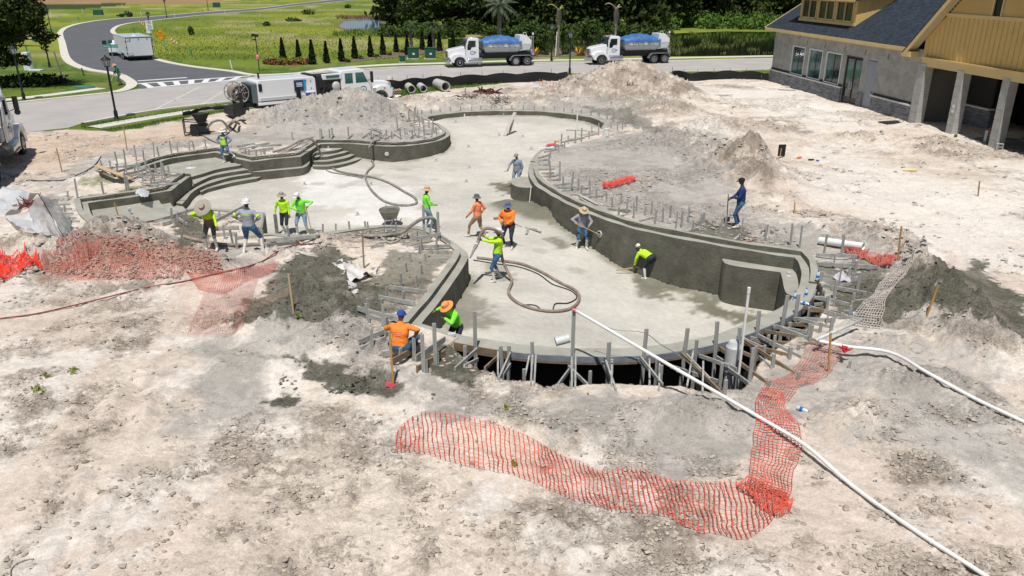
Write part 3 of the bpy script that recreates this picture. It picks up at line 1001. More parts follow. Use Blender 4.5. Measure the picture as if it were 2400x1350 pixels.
for g in ([(720, 440), (860, 430), (960, 440), (990, 500), (880, 530), (780, 520), (830, 490), (700, 470)], [(680, 400), (760, 395), (840, 420), (760, 440), (700, 430)]):
 fc = mixc(fc, np.array([.72, .70, .66]), 0.8 * soft_poly(g, fxr, fyr, 0.8, 1.0, 3, -1.2))
for g, s_ in (([(1160, 450), (1200, 440), (1260, 470), (1330, 520), (1400, 560), (1500, 625), (1570, 650), (1650, 690), (1800, 760), (1850, 740), (1780, 690), (1690, 690), (1640, 640), (1500, 580), (1300, 470)], 0.85),
   ([(1090, 640), (1110, 700), (1150, 760), (1130, 790), (1080, 790), (1040, 760), (1070, 690)], 0.62),
   ([(1180, 455), (1240, 440), (1310, 500), (1260, 500), (1200, 490), (1160, 470)], 0.9),
   ([(1270, 520), (1340, 545), (1370, 570), (1330, 580)], 0.7), ([(1500, 640), (1560, 640), (1580, 660), (1520, 672)], .8),
   ([(1130, 640), (1180, 630), (1190, 660), (1140, 665)], .45), ([(1680, 690), (1750, 700), (1830, 740), (1800, 770), (1740, 740)], .8)):
 wgt = soft_poly(g, fxr, fyr, 0.5, 1.3, 5, -1.6)
 fc = mixc(fc, np.array([.17, .16, .115]), min(1, s_ * 1.1) * wgt)
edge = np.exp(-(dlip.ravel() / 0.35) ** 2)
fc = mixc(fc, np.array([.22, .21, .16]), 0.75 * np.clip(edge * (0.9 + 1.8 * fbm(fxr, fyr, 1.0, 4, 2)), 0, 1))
fc = mixc(fc, OLIVE * 1.4, np.clip(heaph.ravel() * 9, 0, 1) * 0.95)
for px, py, r_ in ((745, 430, 0.55), (855, 417, 0.4), (1265, 588, 0.4), (1350, 632, 0.5), (945, 397, .5), (1300, 400, .4), (1015, 420, .3), (880, 412, .5)):
 q = PF(px, py)
 d_ = np.hypot(fxr - q.x, (fyr - q.y) * 1.1) + 0.25 * fbm(fxr, fyr, 0.5, 3, 1)
 fc = mixc(fc, np.array([.33, .32, .27]), 0.55 * (1 - sstep(r_ * 0.6, r_ * 1.1, d_)))
vid = -np.ones(FX.shape, int)
vid[ok] = np.arange(ok.sum())
quads = []
a = vid[:-1, :-1]
b = vid[:-1, 1:]
c_ = vid[1:, 1:]
d_ = vid[1:, :-1]
good = (a >= 0) & (b >= 0) & (c_ >= 0) & (d_ >= 0)
quads = np.stack([a[good], b[good], c_[good], d_[good]], 1)
me = bpy.data.meshes.new('pool_floor')
me.from_pydata(np.stack([FX[ok], FY[ok], FZ[ok]], 1).tolist(), [], quads.tolist())
me.polygons.foreach_set('use_smooth', [True] * len(me.polygons))
ca = me.color_attributes.new('stain', 'FLOAT_COLOR', 'POINT')
ca.data.foreach_set('color', np.concatenate([np.clip(fc[ok.ravel()], 0.02, 0.8), np.ones((ok.sum(), 1))], 1).astype(np.float32).ravel())
me.materials.append(attr_mat('floor_concrete', 'stain', rough=0.8, scales=((0.6, 0.09), (5, 0.07), (40, 0.08)), bump=0.25, bscale=18, bdist=0.02))
pf = bpy.data.objects.new('pool_floor', me)
COL.objects.link(pf)
pf.parent = pool
# ---- steps, shelves and benches: solid platforms with a trowelled top
def platform(name, front, back, z, zb=-2.4, rawback=False):
 f = [P(x, y, z) for x, y in front]
 f = catmull(f, 5) if len(f) > 2 else f
 b = [P(x, y, z) for x, y in back]
 pts = f + b
 n = len(pts)
 mm = M()
 mm.v = [(p.x, p.y, z) for p in pts] + [(p.x, p.y, zb) for p in pts]
 mm.f = [tuple(range(n))] + [(i, (i + 1) % n, n + (i + 1) % n, n + i) for i in range(n)]
 mm.m = [1] + [0] * n
 o = mm.obj(name, [m_wet, m_top], pool)
 return o
back_up = [(600, 350), (505, 335), (400, 350), (300, 380), (300, 402), (440, 409)]
platform('tanning_shelf', [(448, 414.5), (475, 407), (510, 396.5), (563, 387.5)], [(600, 374), (585, 366), (505, 344), (400, 362), (315, 390), (320, 402), (432, 411)], -0.45)
bk = [(640, 385), (640, 370), (505, 360), (440, 400)]
platform('step', [(453, 433), (475, 422), (500, 412), (540, 404), (573, 399)], [(640, 390), (640, 372), (505, 365), (448, 405)], -0.63)
platform('step', [(427, 478), (438, 466), (446, 455), (460, 444), (480, 434), (500, 427), (540, 416), (582, 409)], [(650, 395), (640, 380), (505, 375), (440, 415), (407, 458), (405, 474)], -0.82)
platform('step', [(472, 450), (486, 443), (500, 439), (550, 427), (602, 418)], [(650, 400), (640, 390), (505, 385), (450, 440)], -1.0)
platform('bench', [(583, 402), (600, 403), (650, 399), (703, 394), (716, 391), (724, 384)], [(735, 355), (705, 370), (600, 380), (570, 385)], -0.72)
for k, (pts, z) in enumerate((
  ([(740, 357.5), (775, 354), (795, 350), (808, 345)], -0.42),
  ([(738, 368), (765, 367), (785, 363), (807, 358), (821, 353)], -0.60),
  ([(735, 379), (765, 378.5), (788, 375), (815, 369), (834, 361)], -0.79),
  ([(733, 390), (765, 390), (790, 387), (825, 379), (848, 371)], -0.98))):
 platform('step', pts, [(848 if k == 3 else 825, 342), (752, 342), (730, 365)], z)
platform('low_shelf', [(415, 508), (398, 499), (385, 487), (374, 472), (369, 463)], [(380, 446), (206, 470), (200, 500), (240, 535), (345, 530)], -0.50)
platform('step', [(428, 500), (414, 492), (402, 480), (396, 465)], [(380, 455), (360, 500), (400, 520)], -0.72)
platform('step', [(440, 495), (430, 485), (422, 474)], [(396, 455), (380, 500), (420, 515)], -0.95)
platform('bench', [(1693, 609), (1700, 617), (1722, 623), (1770, 630), (1829, 638)], [(1860, 630), (1860, 610), (1700, 590)], -0.62)
platform('bench', [(1829, 637), (1834, 655), (1838, 675), (1845, 688), (1866, 697)], [(1895, 690), (1900, 640), (1875, 610), (1835, 615)], -0.624)
platform('round_bench', [(1252, 438), (1240, 440), (1215, 438), (1200, 431), (1197, 423), (1205, 417), (1222, 414), (1240, 415)], [(1262, 420), (1268, 432)], -0.42, zb=-1.5)
platform('spur_bench', [(622, 505), (606, 556)], [(586, 548), (600, 502)], -0.17)
m_pvc = mat('grey_pvc_dusty', (.55, .56, .55), 0.5, var=0.1, vscale=5)
m_white = mat('white_pvc', (.78, .78, .75), 0.35, var=0.05, vscale=4)
m_hole = mat('black_opening', (.012, .012, .012), 0.9)
def wall_disc(px, py, r_, z, name='wall_inlet', col=None, n_hint=None):
 q = P(px, py, z)
 best = min(range(NL), key=lambda i: (LIP[i][0] - q.x) ** 2 + (LIP[i][1] - q.y) ** 2)
 a, b = LIP[best - 1], LIP[(best + 1) % NL]
 d = Vector((b[0] - a[0], b[1] - a[1], 0)).normalized()
 inn = -Vector((d.y, -d.x, 0)) * OUTS
 bp = Vector((LIP[best][0], LIP[best][1], q.z))
 s_ = (q - bp).dot(d)
 base = bp + d * s_
 mm = M()
 mm.tube([base - inn * 0.05, base + inn * 0.045], r_, 18)
 mm.mi(1).tube([base - inn * 0.05, base + inn * 0.055], r_ * 0.72, 18)
 mm.obj(name, [m_pvc, col or m_pvc], pool, smooth=True)
wall_disc(897, 367, 0.13, -0.62)
wall_disc(1411, 547, 0.15, -0.85, col=m_hole)
wall_disc(451, 452, 0.12, -0.9)
for px, py in ((496, 433.5), (1180, 272.5), (568, 374.5), (1093, 428), (1022, 378), (1100, 395), (1170, 318.5), (838, 505), (1098, 345), (910, 350), (1245, 350), (714, 434), (870, 434), (1225, 322), (1068, 287)):
 q = PF(px, py)
 if not inside(LIP, np.array([q.x]), np.array([q.y]))[0]:
  continue
 mm = M()
 mm.lathe([(0.05, 0), (0.05, 0.12), (0.07, 0.13), (0.07, 0.18)], (q.x, q.y, q.z), 10)
 mm.box((q.x, q.y, q.z + 0.02), (0.26, 0.14, 0.04), 0.5)
 mm.obj('floor_fitting', m_pvc, pool)
q = P(447, 393, -0.45)
mm = M()
mm.lathe([(0.28, 0), (0.12, 0.05), (0.06, 0.06), (0.06, 0.2)], q, 10)
mm.obj('floor_fitting', m_pvc, pool)
q = P(770, 350, -0.42)
mm = M()
mm.lathe([(0.22, 0), (0.10, 0.04), (0.05, 0.05), (0.05, 0.18)], q, 10)
mm.obj('floor_fitting', m_pvc, pool)
q = P(305, 503, -0.5)
mm = M()
mm.lathe([(0.05, 0), (0.05, 0.24), (0.08, 0.25), (0.08, 0.31)], q, 10)
mm.obj('floor_fitting', m_pvc, pool)
q = P(1848, 646, -0.62)
mm = M()
mm.lathe([(0.10, 0), (0.07, 0.05), (0.07, 0.14)], q, 10)
mm.obj('floor_fitting', m_pvc, pool)
# VEGETATION
def leaf_mat(name, c1, c2, sc=0.6):
 m = bpy.data.materials.new(name)
 m.use_nodes = True
 t = m.node_tree
 b = t.nodes['Principled BSDF']
 b.inputs['Roughness'].default_value = 0.75
 b.inputs['Specular IOR Level'].default_value = 0.25
 g = t.nodes.new('ShaderNodeNewGeometry')
 n = t.nodes.new('ShaderNodeTexNoise')
 n.inputs['Scale'].default_value = sc
 n.inputs['Detail'].default_value = 3
 tc = t.nodes.new('ShaderNodeTexCoord')
 t.links.new(tc.outputs['Object'], n.inputs['Vector'])
 add = t.nodes.new('ShaderNodeMath')
 add.operation = 'MULTIPLY_ADD'
 t.links.new(g.outputs['Random Per Island'], add.inputs[0])
 add.inputs[1].default_value = 0.55
 mr = t.nodes.new('ShaderNodeMapRange')
 mr.inputs['From Min'].default_value = 0.35
 mr.inputs['From Max'].default_value = 0.65
 mr.inputs['To Max'].default_value = 0.5
 t.links.new(n.outputs[0], mr.inputs[0])
 t.links.new(mr.outputs[0], add.inputs[2])
 r = t.nodes.new('ShaderNodeValToRGB')
 r.color_ramp.elements[0].color = (*c1, 1)
 r.color_ramp.elements[1].color = (*c2, 1)
 t.links.new(add.outputs[0], r.inputs[0])
 t.links.new(r.outputs[0], b.inputs['Base Color'])
 return m
lf_dark = leaf_mat('oak_leaves', (.005, .010, .003), (.060, .088, .012))  # shade of the wood and its gaps put into the leaf colour
lf_mid = leaf_mat('shrub_leaves', (.022, .040, .008), (.075, .125, .020))
lf_bright = leaf_mat('reed_leaves', (.04, .085, .012), (.12, .21, .03))
lf_cyp = leaf_mat('cypress_leaves', (.005, .012, .004), (.022, .040, .010), 4)
lf_palm = leaf_mat('palm_leaves', (.03, .055, .015), (.10, .15, .05), 2)
lf_olive = leaf_mat('marsh_reeds', (.04, .065, .012), (.16, .19, .045))
m_bark = mat('bark', (.09, .075, .06), 0.95, var=0.3, vscale=6, bump=0.6, bscale=12)
m_palmbark = mat('palm_bark', (.22, .19, .16), 0.95, var=0.45, vscale=9, bump=0.9, bscale=9)
def leaves(pts, size, rng, m=None, flat=0.0, aspect=1.6):
 """numpy: one bent leaf clump (two triangles) per point"""
 pts = np.asarray(pts)
 n = len(pts)
 a = rng.randn(n, 3)
 a[:, 2] *= (1 - flat)
 a /= np.linalg.norm(a, axis=1)[:, None] + 1e-9
 b = rng.randn(n, 3)
 b -= (b * a).sum(1)[:, None] * a
 b /= np.linalg.norm(b, axis=1)[:, None] + 1e-9
 s_ = size * (0.6 + 0.8 * rng.rand(n))[:, None]
 v = np.stack([pts - a * s_ * 0.5 * aspect, pts - b * s_ * 0.35, pts + a * s_ * 0.5 * aspect, pts + b * s_ * 0.35], 1).reshape(-1, 3)
 f = np.arange(4 * n).reshape(n, 4)
 me = bpy.data.meshes.new('foliage')
 me.vertices.add(4 * n)
 me.vertices.foreach_set('co', v.astype(np.float32).ravel())
 me.loops.add(4 * n)
 me.loops.foreach_set('vertex_index', f.astype(np.int32).ravel())
 me.polygons.add(n)
 me.polygons.foreach_set('loop_start', np.arange(0, 4 * n, 4, dtype=np.int32))
 me.polygons.foreach_set('loop_total', np.full(n, 4, np.int32))
 me.update(calc_edges=True)
 if m:
  me.materials.append(m)
 return me
def link_mesh(name, me, parent=None, **tags):
 o = bpy.data.objects.new(name, me)
 COL.objects.link(o)
 o.parent = parent
 return tag(o, **tags)
def blob_points(rng, lobes, n):
 """points filling the shells of ellipsoid lobes (cx,cy,cz,rx,ry,rz)"""
 out = []
 vol = np.array([l[3] * l[4] + l[4] * l[5] for l in lobes])
 for l, k in zip(lobes, (n * vol / vol.sum()).astype(int)):
  d = rng.randn(k, 3)
  d /= np.linalg.norm(d, axis=1)[:, None]
  r_ = 0.45 + 0.6 * rng.rand(k) ** 0.6
  r_ *= 1 + 0.25 * np.sin(d[:, 0] * 7 + l[0]) * np.cos(d[:, 2] * 6 + l[1])
  out.append(np.array(l[:3]) + d * r_[:, None] * np.array(l[3:6]))
 return np.concatenate(out)
def make_tree(name, label, category, h, rw, n, lm, size, seed, group=None, low=0.12, loc=(0, 0, 0)):
 rng = np.random.RandomState(seed)
 t = thing(name, label, category, loc, 0, group)
 lobes = []
 nl = 13
 for k in range(nl):
  a = 2 * math.pi * k / nl * 2.4 + rng.rand()
  z = h * (low + (0.92 - low) * (k + 0.5) / nl)
  rr = rw * (0.75 if z < h * .7 else 0.45) * (0.5 + 0.7 * rng.rand())
  s_ = rw * (0.34 + 0.24 * rng.rand())
  lobes.append((rr * math.cos(a), rr * math.sin(a), z, s_ * 1.2, s_ * 1.2, s_ * 0.8))
 lobes.append((0, 0, h * 0.8, rw * .5, rw * .5, h * .18))
 pts = blob_points(rng, lobes, n)
 pts = pts[pts[:, 2] > 0.15]
 link_mesh('crown', leaves(pts, size, rng, lm), t)
 mm = M()
 mm.tube([(0, 0, -0.2), (0.1, 0, h * .3), (0, 0.1, h * .6), (0, 0, h * .85)], [h * .035, h * .028, h * .018, h * .006], 8)
 for l in lobes[::2]:
  mm.tube([(0, 0, l[2] * .45), (l[0] * .5, l[1] * .5, l[2] * .8), (l[0], l[1], l[2])], [h * .014, h * .009, h * .004], 5)
 mm.obj('trunk', m_bark, t)
 return t
protoA = make_tree('broadleaf_tree', 'tall dark green broadleaf tree of the wood behind the first mixer truck', 'tree', 11.5, 5.0, 5200, lf_dark, 0.62, 3, 'dark broadleaf trees of the wood beyond the street', 0.05)
protoB = make_tree('broadleaf_tree', 'dark tree of the wood with drooping crown', 'tree', 12.5, 5.6, 5600, lf_dark, 0.60, 5, 'dark broadleaf trees of the wood beyond the street', 0.04)
wood = [(935, 60, 0, 1.0), (1010, 68, 1, 1.05), (1085, 72, 0, 1.1), (1160, 76, 1, 1.0), (1235, 72, 0, 1.15), (1310, 74, 1, 1.1), (1395, 74, 0, 1.1), (1480, 72, 1, 1.12), (1560, 64, 0, 1.15), (1640, 52, 1, 1.2), (1720, 48, 0, 1.25), (1800, 46, 1, 1.2), (1880, 46, 0, 1.2), (1960, 46, 1, 1.2)]
places = ['at its left edge beside the pond', 'second from its left edge, behind the two short palms', 'behind the cab of the left mixer truck', 'behind the feathery palm', 'behind the rear of the left mixer truck', 'behind the far black lamp post', 'behind the small airy tree', 'behind the cab of the right mixer truck', 'behind the rear of the right mixer truck', 'behind the left end of the bright reeds', 'behind the middle of the bright reeds', 'behind the left corner of the new building', 'over the dormer of the new building', 'right of the dormer, mostly behind the roof']
for k, (px, py, v, s_) in enumerate(wood):
 q = P(px, py)
 lab = 'dark broadleaf tree of the wood, ' + places[k]
 if k == 0:
  protoA.location = q
  protoA['label'] = lab
  o = protoA
 elif k == 1:
  protoB.location = q
  protoB['label'] = lab
  o = protoB
 else:
  o = dup(protoA if v == 0 else protoB, q, random.random() * 6.28, lab)
 o.scale = (s_, s_, s_ * (0.95 + 0.1 * random.random()))
rng = np.random.RandomState(21)
pts = []
for k in range(30):
 px = 905 + k * 37
 q = P(px, 40 if px > 1000 else 46)
 for j in range(7):
  pts.append((q.x + rng.randn() * 3, q.y + rng.randn() * 4, 1.5 + j * 1.8, 3.6, 3.6, 1.9))
link_mesh('deep_wood', leaves(blob_points(rng, pts, 26000), 1.05, rng, lf_dark), None, kind='stuff', label='dark mass of trees deeper in the wood', category='trees')
pts = []
for k in range(60):
 px = 900 + k * 16
 py = 92 if px < 1560 else 60
 q = P(px + rng.randn() * 5, py - rng.rand() * 14)
 pts.append((q.x, q.y, 0.5, 1.9, 1.6, 0.9 + rng.rand() * 1.1))
link_mesh('undergrowth', leaves(blob_points(rng, pts, 16000), 0.42, rng, lf_mid), None, kind='stuff', label='green undergrowth along the foot of the wood', category='undergrowth')
pts = []
for k in range(64):
 px = 1560 + rng.rand() * 290
 py = 50 + rng.rand() * 20
 q = P(px, py)
 pts.append((q.x, q.y, 0.5, 2.2, 2.2, 0.9 + rng.rand() * 1.3))
link_mesh('bright_thicket', leaves(blob_points(rng, pts, 20000), 0.45, rng, lf_bright), None, kind='stuff', label='bright green thicket growing between the wood and the marsh', category='thicket')
m_marsh = mat('marsh_water', (.012, .016, .007), 0.08, spec=0.5)
m_pond = mat('pond_water', (.10, .19, .32), 0.06, spec=0.6)  # pond's blue has the sky reflection put into the colour
sheet('marsh_water', [(1050, 118), (1050, 92), (1200, 84), (1400, 78), (1560, 80), (1700, 74), (1900, 76), (1900, 130), (1570, 132), (1300, 112)], 0.05, m_marsh)
_pp = [(q_.x, q_.y) for q_ in catmull([Vector((a, b, 0)) for a, b in [(796, 62), (805, 52), (830, 46), (865, 44.5), (885, 48), (897, 58), (904, 76), (892, 79), (880, 72), (850, 70), (815, 69)]], 4, True)]
sheet('pond_bank', [(850 + (a - 850) * 1.13, 61 + (b - 61) * 1.22) for a, b in _pp], 0.02, mat('pond_mud', (.17, .12, .07), .95, var=.3, vscale=.5))
sheet('pond_water', _pp + 0 * [(796, 62), (805, 50), (830, 45.5), (865, 44), (885, 48), (896, 58), (905, 78), (893, 84), (880, 72), (850, 70), (815, 70)], 0.04, m_pond)
rng = np.random.RandomState(5)
def blades(name, px0, px1, py0, py1, n, h, wdt, m, rng, mask=None, lean=0.35, **tags):
 """grass or reed blades standing in a patch"""
 qs = []
 while len(qs) < n:
  px, py = px0 + rng.rand() * (px1 - px0), py0 + rng.rand() * (py1 - py0)
  if mask is None or mask(px, py):
   q = P(px, py)
   qs.append((q.x, q.y, 0.0))
 qs = np.array(qs)
 a = rng.rand(n) * 6.28
 hh = h * (0.5 + 0.8 * rng.rand(n))
 dx, dy = np.cos(a) * wdt, np.sin(a) * wdt
 lx, ly = rng.randn(n) * lean * hh, rng.randn(n) * lean * hh
 z0 = np.zeros(n)
 v = np.stack([np.stack([qs[:, 0] - dx, qs[:, 1] - dy, z0 + qs[:, 2]], 1), np.stack([qs[:, 0] + dx, qs[:, 1] + dy, z0 + qs[:, 2]], 1), np.stack([qs[:, 0] + lx, qs[:, 1] + ly, hh + qs[:, 2]], 1)], 1).reshape(-1, 3)
 me = bpy.data.meshes.new(name)
 me.vertices.add(3 * n)
 me.vertices.foreach_set('co', v.astype(np.float32).ravel())
 me.loops.add(3 * n)
 me.loops.foreach_set('vertex_index', np.arange(3 * n, dtype=np.int32))
 me.polygons.add(n)
 me.polygons.foreach_set('loop_start', np.arange(0, 3 * n, 3, dtype=np.int32))
 me.polygons.foreach_set('loop_total', np.full(n, 3, np.int32))
 me.update(calc_edges=True)
 me.materials.append(m)
 return link_mesh(name, me, None, **tags)
blades('marsh_reeds', 1060, 1840, 76, 128, 4200, 0.4, 0.09, lf_olive, rng, lambda x, y: NZ[3](x * 0.7, y * 4.5, 26) > 0.08, kind='stuff', label='patches of reeds standing in the dark marsh water', category='reeds')
blades('pond_reeds', 780, 915, 68, 86, 900, 0.6, 0.06, lf_bright, rng, lambda x, y: (y - 70) > 10 * abs(x - 870) / 90 - 3, kind='stuff', label='green reeds along the near bank of the small pond', category='reeds')
blades('pond_bank_grass', 790, 915, 39, 45, 700, 0.7, 0.10, mat('dry_reed', (.20, .13, .075), 0.9), rng, kind='stuff', label='brown dry grass along the far bank of the pond', category='grass')
lf_grass = leaf_mat('grass_blades', (.12, .17, .02), (.29, .33, .05), 0.08)
lf_lawn = leaf_mat('lawn_blades', (.045, .095, .015), (.10, .17, .03), 0.3)
blades('meadow_grass', 300, 1040, 14, 140, 17000, 0.17, 0.07, lf_grass, rng, lambda x, y: y > 20 + (600 - x) * 0.0 and not (x < 380 and y < 60) and not (x < 600 and y < 38 + (600 - x) * 0.03) and not (790 < x < 910 and 40 < y < 86), kind='stuff', label='yellow green meadow grass', category='grass')
_dirt_np = DIRT
def verge(x, y):
 q = P(x, y)
 return not inside(_dirt_np, np.array([q.x]), np.array([q.y]))[0]
blades('verge_grass', 190, 562, 236, 308, 5200, 0.10, 0.02, lf_lawn, rng, lambda x, y: verge(x, y) and y > 292 - (x - 190) * 0.138 and not abs(y - (301 - (x - 234) * 0.162)) < 4.2, kind='stuff', label='mown grass on the near verge', category='grass')
blades('fence_grass', 900, 1330, 176, 236, 4200, 0.16, 0.03, lf_lawn, rng, lambda x, y: verge(x, y) and y > 200 - (x - 900) * .05, kind='stuff', label='green grass behind the dirt bank along the silt fence', category='grass')
def bush(name, label, cat, q, w_, h, n, lm, size, seed, group=None):
 rng = np.random.RandomState(seed)
 pts = blob_points(rng, [(0, 0, h * .45, w_, w_, h * .5), (w_ * .4, 0, h * .3, w_ * .6, w_ * .6, h * .35), (-w_ * .4, .1, h * .35, w_ * .6, w_ * .6, h * .35)], n)
 pts[:, 2] = np.maximum(pts[:, 2], 0.05)
 o = link_mesh(name, leaves(pts, size, rng, lm), None, label=label, category=cat, group=group)
 o.location = q
 return o
for k, (x, y, w_, h, lab) in enumerate(((722, 34, 1.8, 1.4, 'loose green weed bush on the meadow above the pond'), (688, 50, 1.8, 0.8, 'low green weed clump on the meadow left of the tall weed'), (448, 82, 0.4, 1.5, 'upright pale yucca clump on the meadow right of the yellow sign'), (625, 61, 0.7, .8, 'small spiky weed left of the low weed clump on the meadow'), (815, 19, 1.0, 1.2, 'small bush at the top edge of the meadow'))):
 bush('weed_bush', lab, 'bush', P(x, y), w_, h, 260, lf_mid if k != 2 else lf_palm, 0.35, 40 + k)
def make_cypress(label, q):
 rng = np.random.RandomState(9)
 t = thing('cypress', label, 'conifer', q, 0, 'young conifers planted in a row along the street')
 h = 2.5
 n = 1500
 z = rng.rand(n) ** 0.9 * h
 r_ = 0.38 * np.clip(1.04 - z / h, 0, 1) ** 0.85 * np.clip(z / 0.3 + .35, 0, 1) * (0.65 + 0.5 * rng.rand(n) ** .5) * (1 + .12 * np.sin(z * 9))
 a = rng.rand(n) * 6.283
 pts = np.stack([r_ * np.cos(a), r_ * np.sin(a), z + .08], 1)
 link_mesh('foliage', leaves(pts, 0.16, rng, lf_cyp), t)
 M().tube([(0, 0, -0.1), (0, 0, h * .8)], [0.05, 0.015], 6).obj('trunk', m_bark, t)
 return t
cyp = [(664, 141), (701, 145), (733, 151), (766, 148), (801, 145), (832, 138), (869, 134), (898, 129), (929, 123), (955, 129), (990, 117.5), (1008, 117), (1030, 120), (1062, 116)]
ordn = ['first', 'second', 'third', 'fourth', 'fifth', 'sixth', 'seventh', 'eighth', 'ninth', 'tenth', 'eleventh', 'twelfth', 'thirteenth', 'fourteenth']
c0 = None
for k, (x, y) in enumerate(cyp):
 lab = 'dark conical young conifer, %s from the left of the row along the street' % ordn[k]
 if c0 is None:
  c0 = make_cypress(lab, P(x, y))
 else:
  dup(c0, P(x, y), k * 1.3, lab, scale=0.92 + 0.16 * random.random())
 if k in (4, 5, 6, 7, 8, 9):
  q = P(x + 14, y + 1)
  bush('small_shrub', 'low grey-green shrub right of the %s conifer of the row' % ordn[k], 'shrub', q, 0.35, 0.5, 120, lf_palm, 0.16, 60 + k, 'low shrubs between the conifers')
m_mulch = mat('mulch', (.16, .115, .09), 0.95, var=0.35, vscale=3, bump=0.5, bscale=15)
sheet('mulch_bed', [(790, 150), (900, 137), (1030, 126), (1110, 122), (1110, 116), (1000, 117), (900, 124), (800, 143)], 0.03, m_mulch)
sheet('mulch_bed', [(1230, 134), (1300, 133), (1370, 132), (1470, 130), (1590, 128), (1590, 115), (1400, 108), (1300, 108), (1225, 112)], 0.03, m_mulch)
rng = np.random.RandomState(8)
q0 = P(678, 149)
ring = []
for k in range(1500):
 a = rng.rand() * 6.283
 rr = 1 + rng.randn() * 0.07
 ring.append((math.cos(a) * 2.6 * rr, math.sin(a) * 1.8 * rr, rng.rand() * 0.45))
o = link_mesh('flower_hedge', leaves(np.array(ring), 0.22, rng, leaf_mat('red_brown_hedge', (.10, .05, .02), (.30, .13, .06))), None, label='low oval hedge of reddish leaves around the first two conifers', category='hedge')
o.location = q0
for k, (dx, dy) in enumerate(((-1.0, .2), (0.2, -.4), (1.1, .3))):
 bush('yellow_grass_plant', 'yellow green grassy plant inside the red hedge, %s' % ('left one', 'middle one', 'right one')[k], 'plant', q0 + Vector((dx, dy, 0)), 0.45, 0.75, 160, leaf_mat('lime_leaf_%d' % k, (.14, .20, .02), (.34, .40, .05)), 0.2, 80 + k, 'grassy plants inside the red hedge')
def frond(mm, base, az, L, droop, up, w_=0.16, n=7, leaflets=True):
 pts = []
 for i in range(n + 1):
  t = i / n
  r_ = L * t * (1 - 0.15 * t)
  z = L * (up * t - droop * t * t)
  pts.append(base + Vector((math.cos(az) * r_, math.sin(az) * r_, z)))
 side = Vector((-math.sin(az), math.cos(az), 0))
 for i in range(n):
  a, b = pts[i], pts[i + 1]
  ww = w_ * math.sin(math.pi * min(1, (i + .7) / n)) + .02
  for s_ in (-1, 1):
   for j in range(2):
    p = a.lerp(b, j / 2)
    e = p + side * s_ * ww * 2.2 + (b - a) * 0.9 - Vector((0, 0, ww * 0.9))
    mm.add([p, a.lerp(b, (j + .8) / 2), e], [(0, 1, 2)])
 mm.tube(pts, [0.03] * (n + 1), 4)
def make_palm(label, q, ht, tr, L, nf, group=None, head=True, name='palm_tree', lm=None, droop=0.75, fw=0.16):
 t = thing(name, label, 'palm tree', q, random.random() * 3, group)
 mm = M()
 k = 12
 mm.tube([(0.03 * math.sin(i), 0.03 * math.cos(i), ht * i / k - (0.2 if i == 0 else 0)) for i in range(k + 1)], [tr * (1.15 if i % 2 else 0.95) * (1.25 if i == 0 else 1) for i in range(k + 1)], 10)
 mm.obj('trunk', m_palmbark, t)
 mm = M()
 rnd = random.Random(int(q.x * 10))
 for i in range(nf):
  az = i * 2.4
  up = 0.95 - 1.15 * (i / nf)
  frond(mm, Vector((0, 0, ht)), az, L * (0.8 + .3 * rnd.random()), droop * (0.7 + 0.5 * rnd.random()), up, fw)
 mm.obj('crown', lm or lf_palm, t, fix=False)
 return t
make_palm('short fan palm with patterned trunk, left of the two green utility boxes', P(964, 115), 3.3, 0.22, 1.35, 34, 'short fan palms behind the green utility boxes', fw=0.2)
make_palm('short fan palm with patterned trunk, behind the right green utility box', P(1017, 118), 3.4, 0.22, 1.35, 34, 'short fan palms behind the green utility boxes', fw=0.2)
make_palm('large feathery grey-green palm rising above the left mixer truck', P(1171, 112), 5.6, 0.32, 3.0, 30, None, droop=0.55, fw=0.24, lm=leaf_mat('silver_palm', (.06, .085, .05), (.16, .19, .12), 2))
def bare_palm(label, q, ht, pole):
 t = thing('trimmed_palm', label, 'palm tree', q, 0)
 mm = M()
 rnd = random.Random(4)
 mm.tube([(0, 0, -.2), (0, 0, ht * .45), (0.02, 0, ht * .6)], [.16, .14, .16], 9)
 for i in range(60):
  z = ht * (.62 + .30 * i / 60)
  a = i * 2.4
  rr = .24 + .12 * math.sin(math.pi * i / 60)
  mm.beam((math.cos(a) * .08, math.sin(a) * .08, z - .12), (math.cos(a) * rr, math.sin(a) * rr, z + .1), .09, .05)
 mm.tube([(0, 0, ht * .58), (0, 0, ht * .95)], [.2, .12], 8)
 mm.obj('trunk', m_palmbark, t)
 mm = M()
 frond(mm, Vector((0, 0, ht * .9)), math.pi, 1.7, 1.0, 1.35, .10)
 frond(mm, Vector((0, 0, ht * .9)), 1.0, 1.0, .6, 1.2, .07)
 frond(mm, Vector((0, 0, ht * .9)), -.6, .8, .7, 1.1, .07)
 mm.obj('frond', leaf_mat('new_frond_%d' % int(q.x), (.20, .26, .05), (.42, .46, .14)) if pole else mat('dry_frond', (.42, .36, .26), .9), t, fix=False)
 if pole:
  M().beam((-.35, -.1, 0), (-.2, -.1, 3.0), .16, .1).obj('support_pole', m_white, t)
 return t
bare_palm('trimmed palm with one curved yellow frond and a white support pole', P(1308, 132), 6.1, True)
bare_palm('trimmed palm with a pale dry tuft behind the right mixer truck', P(1440, 130), 6.2, False)
sm = make_tree('small_tree', 'small airy green tree between the lamp post and the right mixer truck', 'tree', 4.1, 1.9, 1500, lf_mid, 0.26, 15, None, 0.42, loc=P(1375, 122))
sm2 = make_tree('small_tree', 'small bushy tree behind the rear of the left mixer truck', 'tree', 3.9, 1.9, 1500, lf_mid, 0.28, 17, None, 0.2, loc=P(1240, 121))
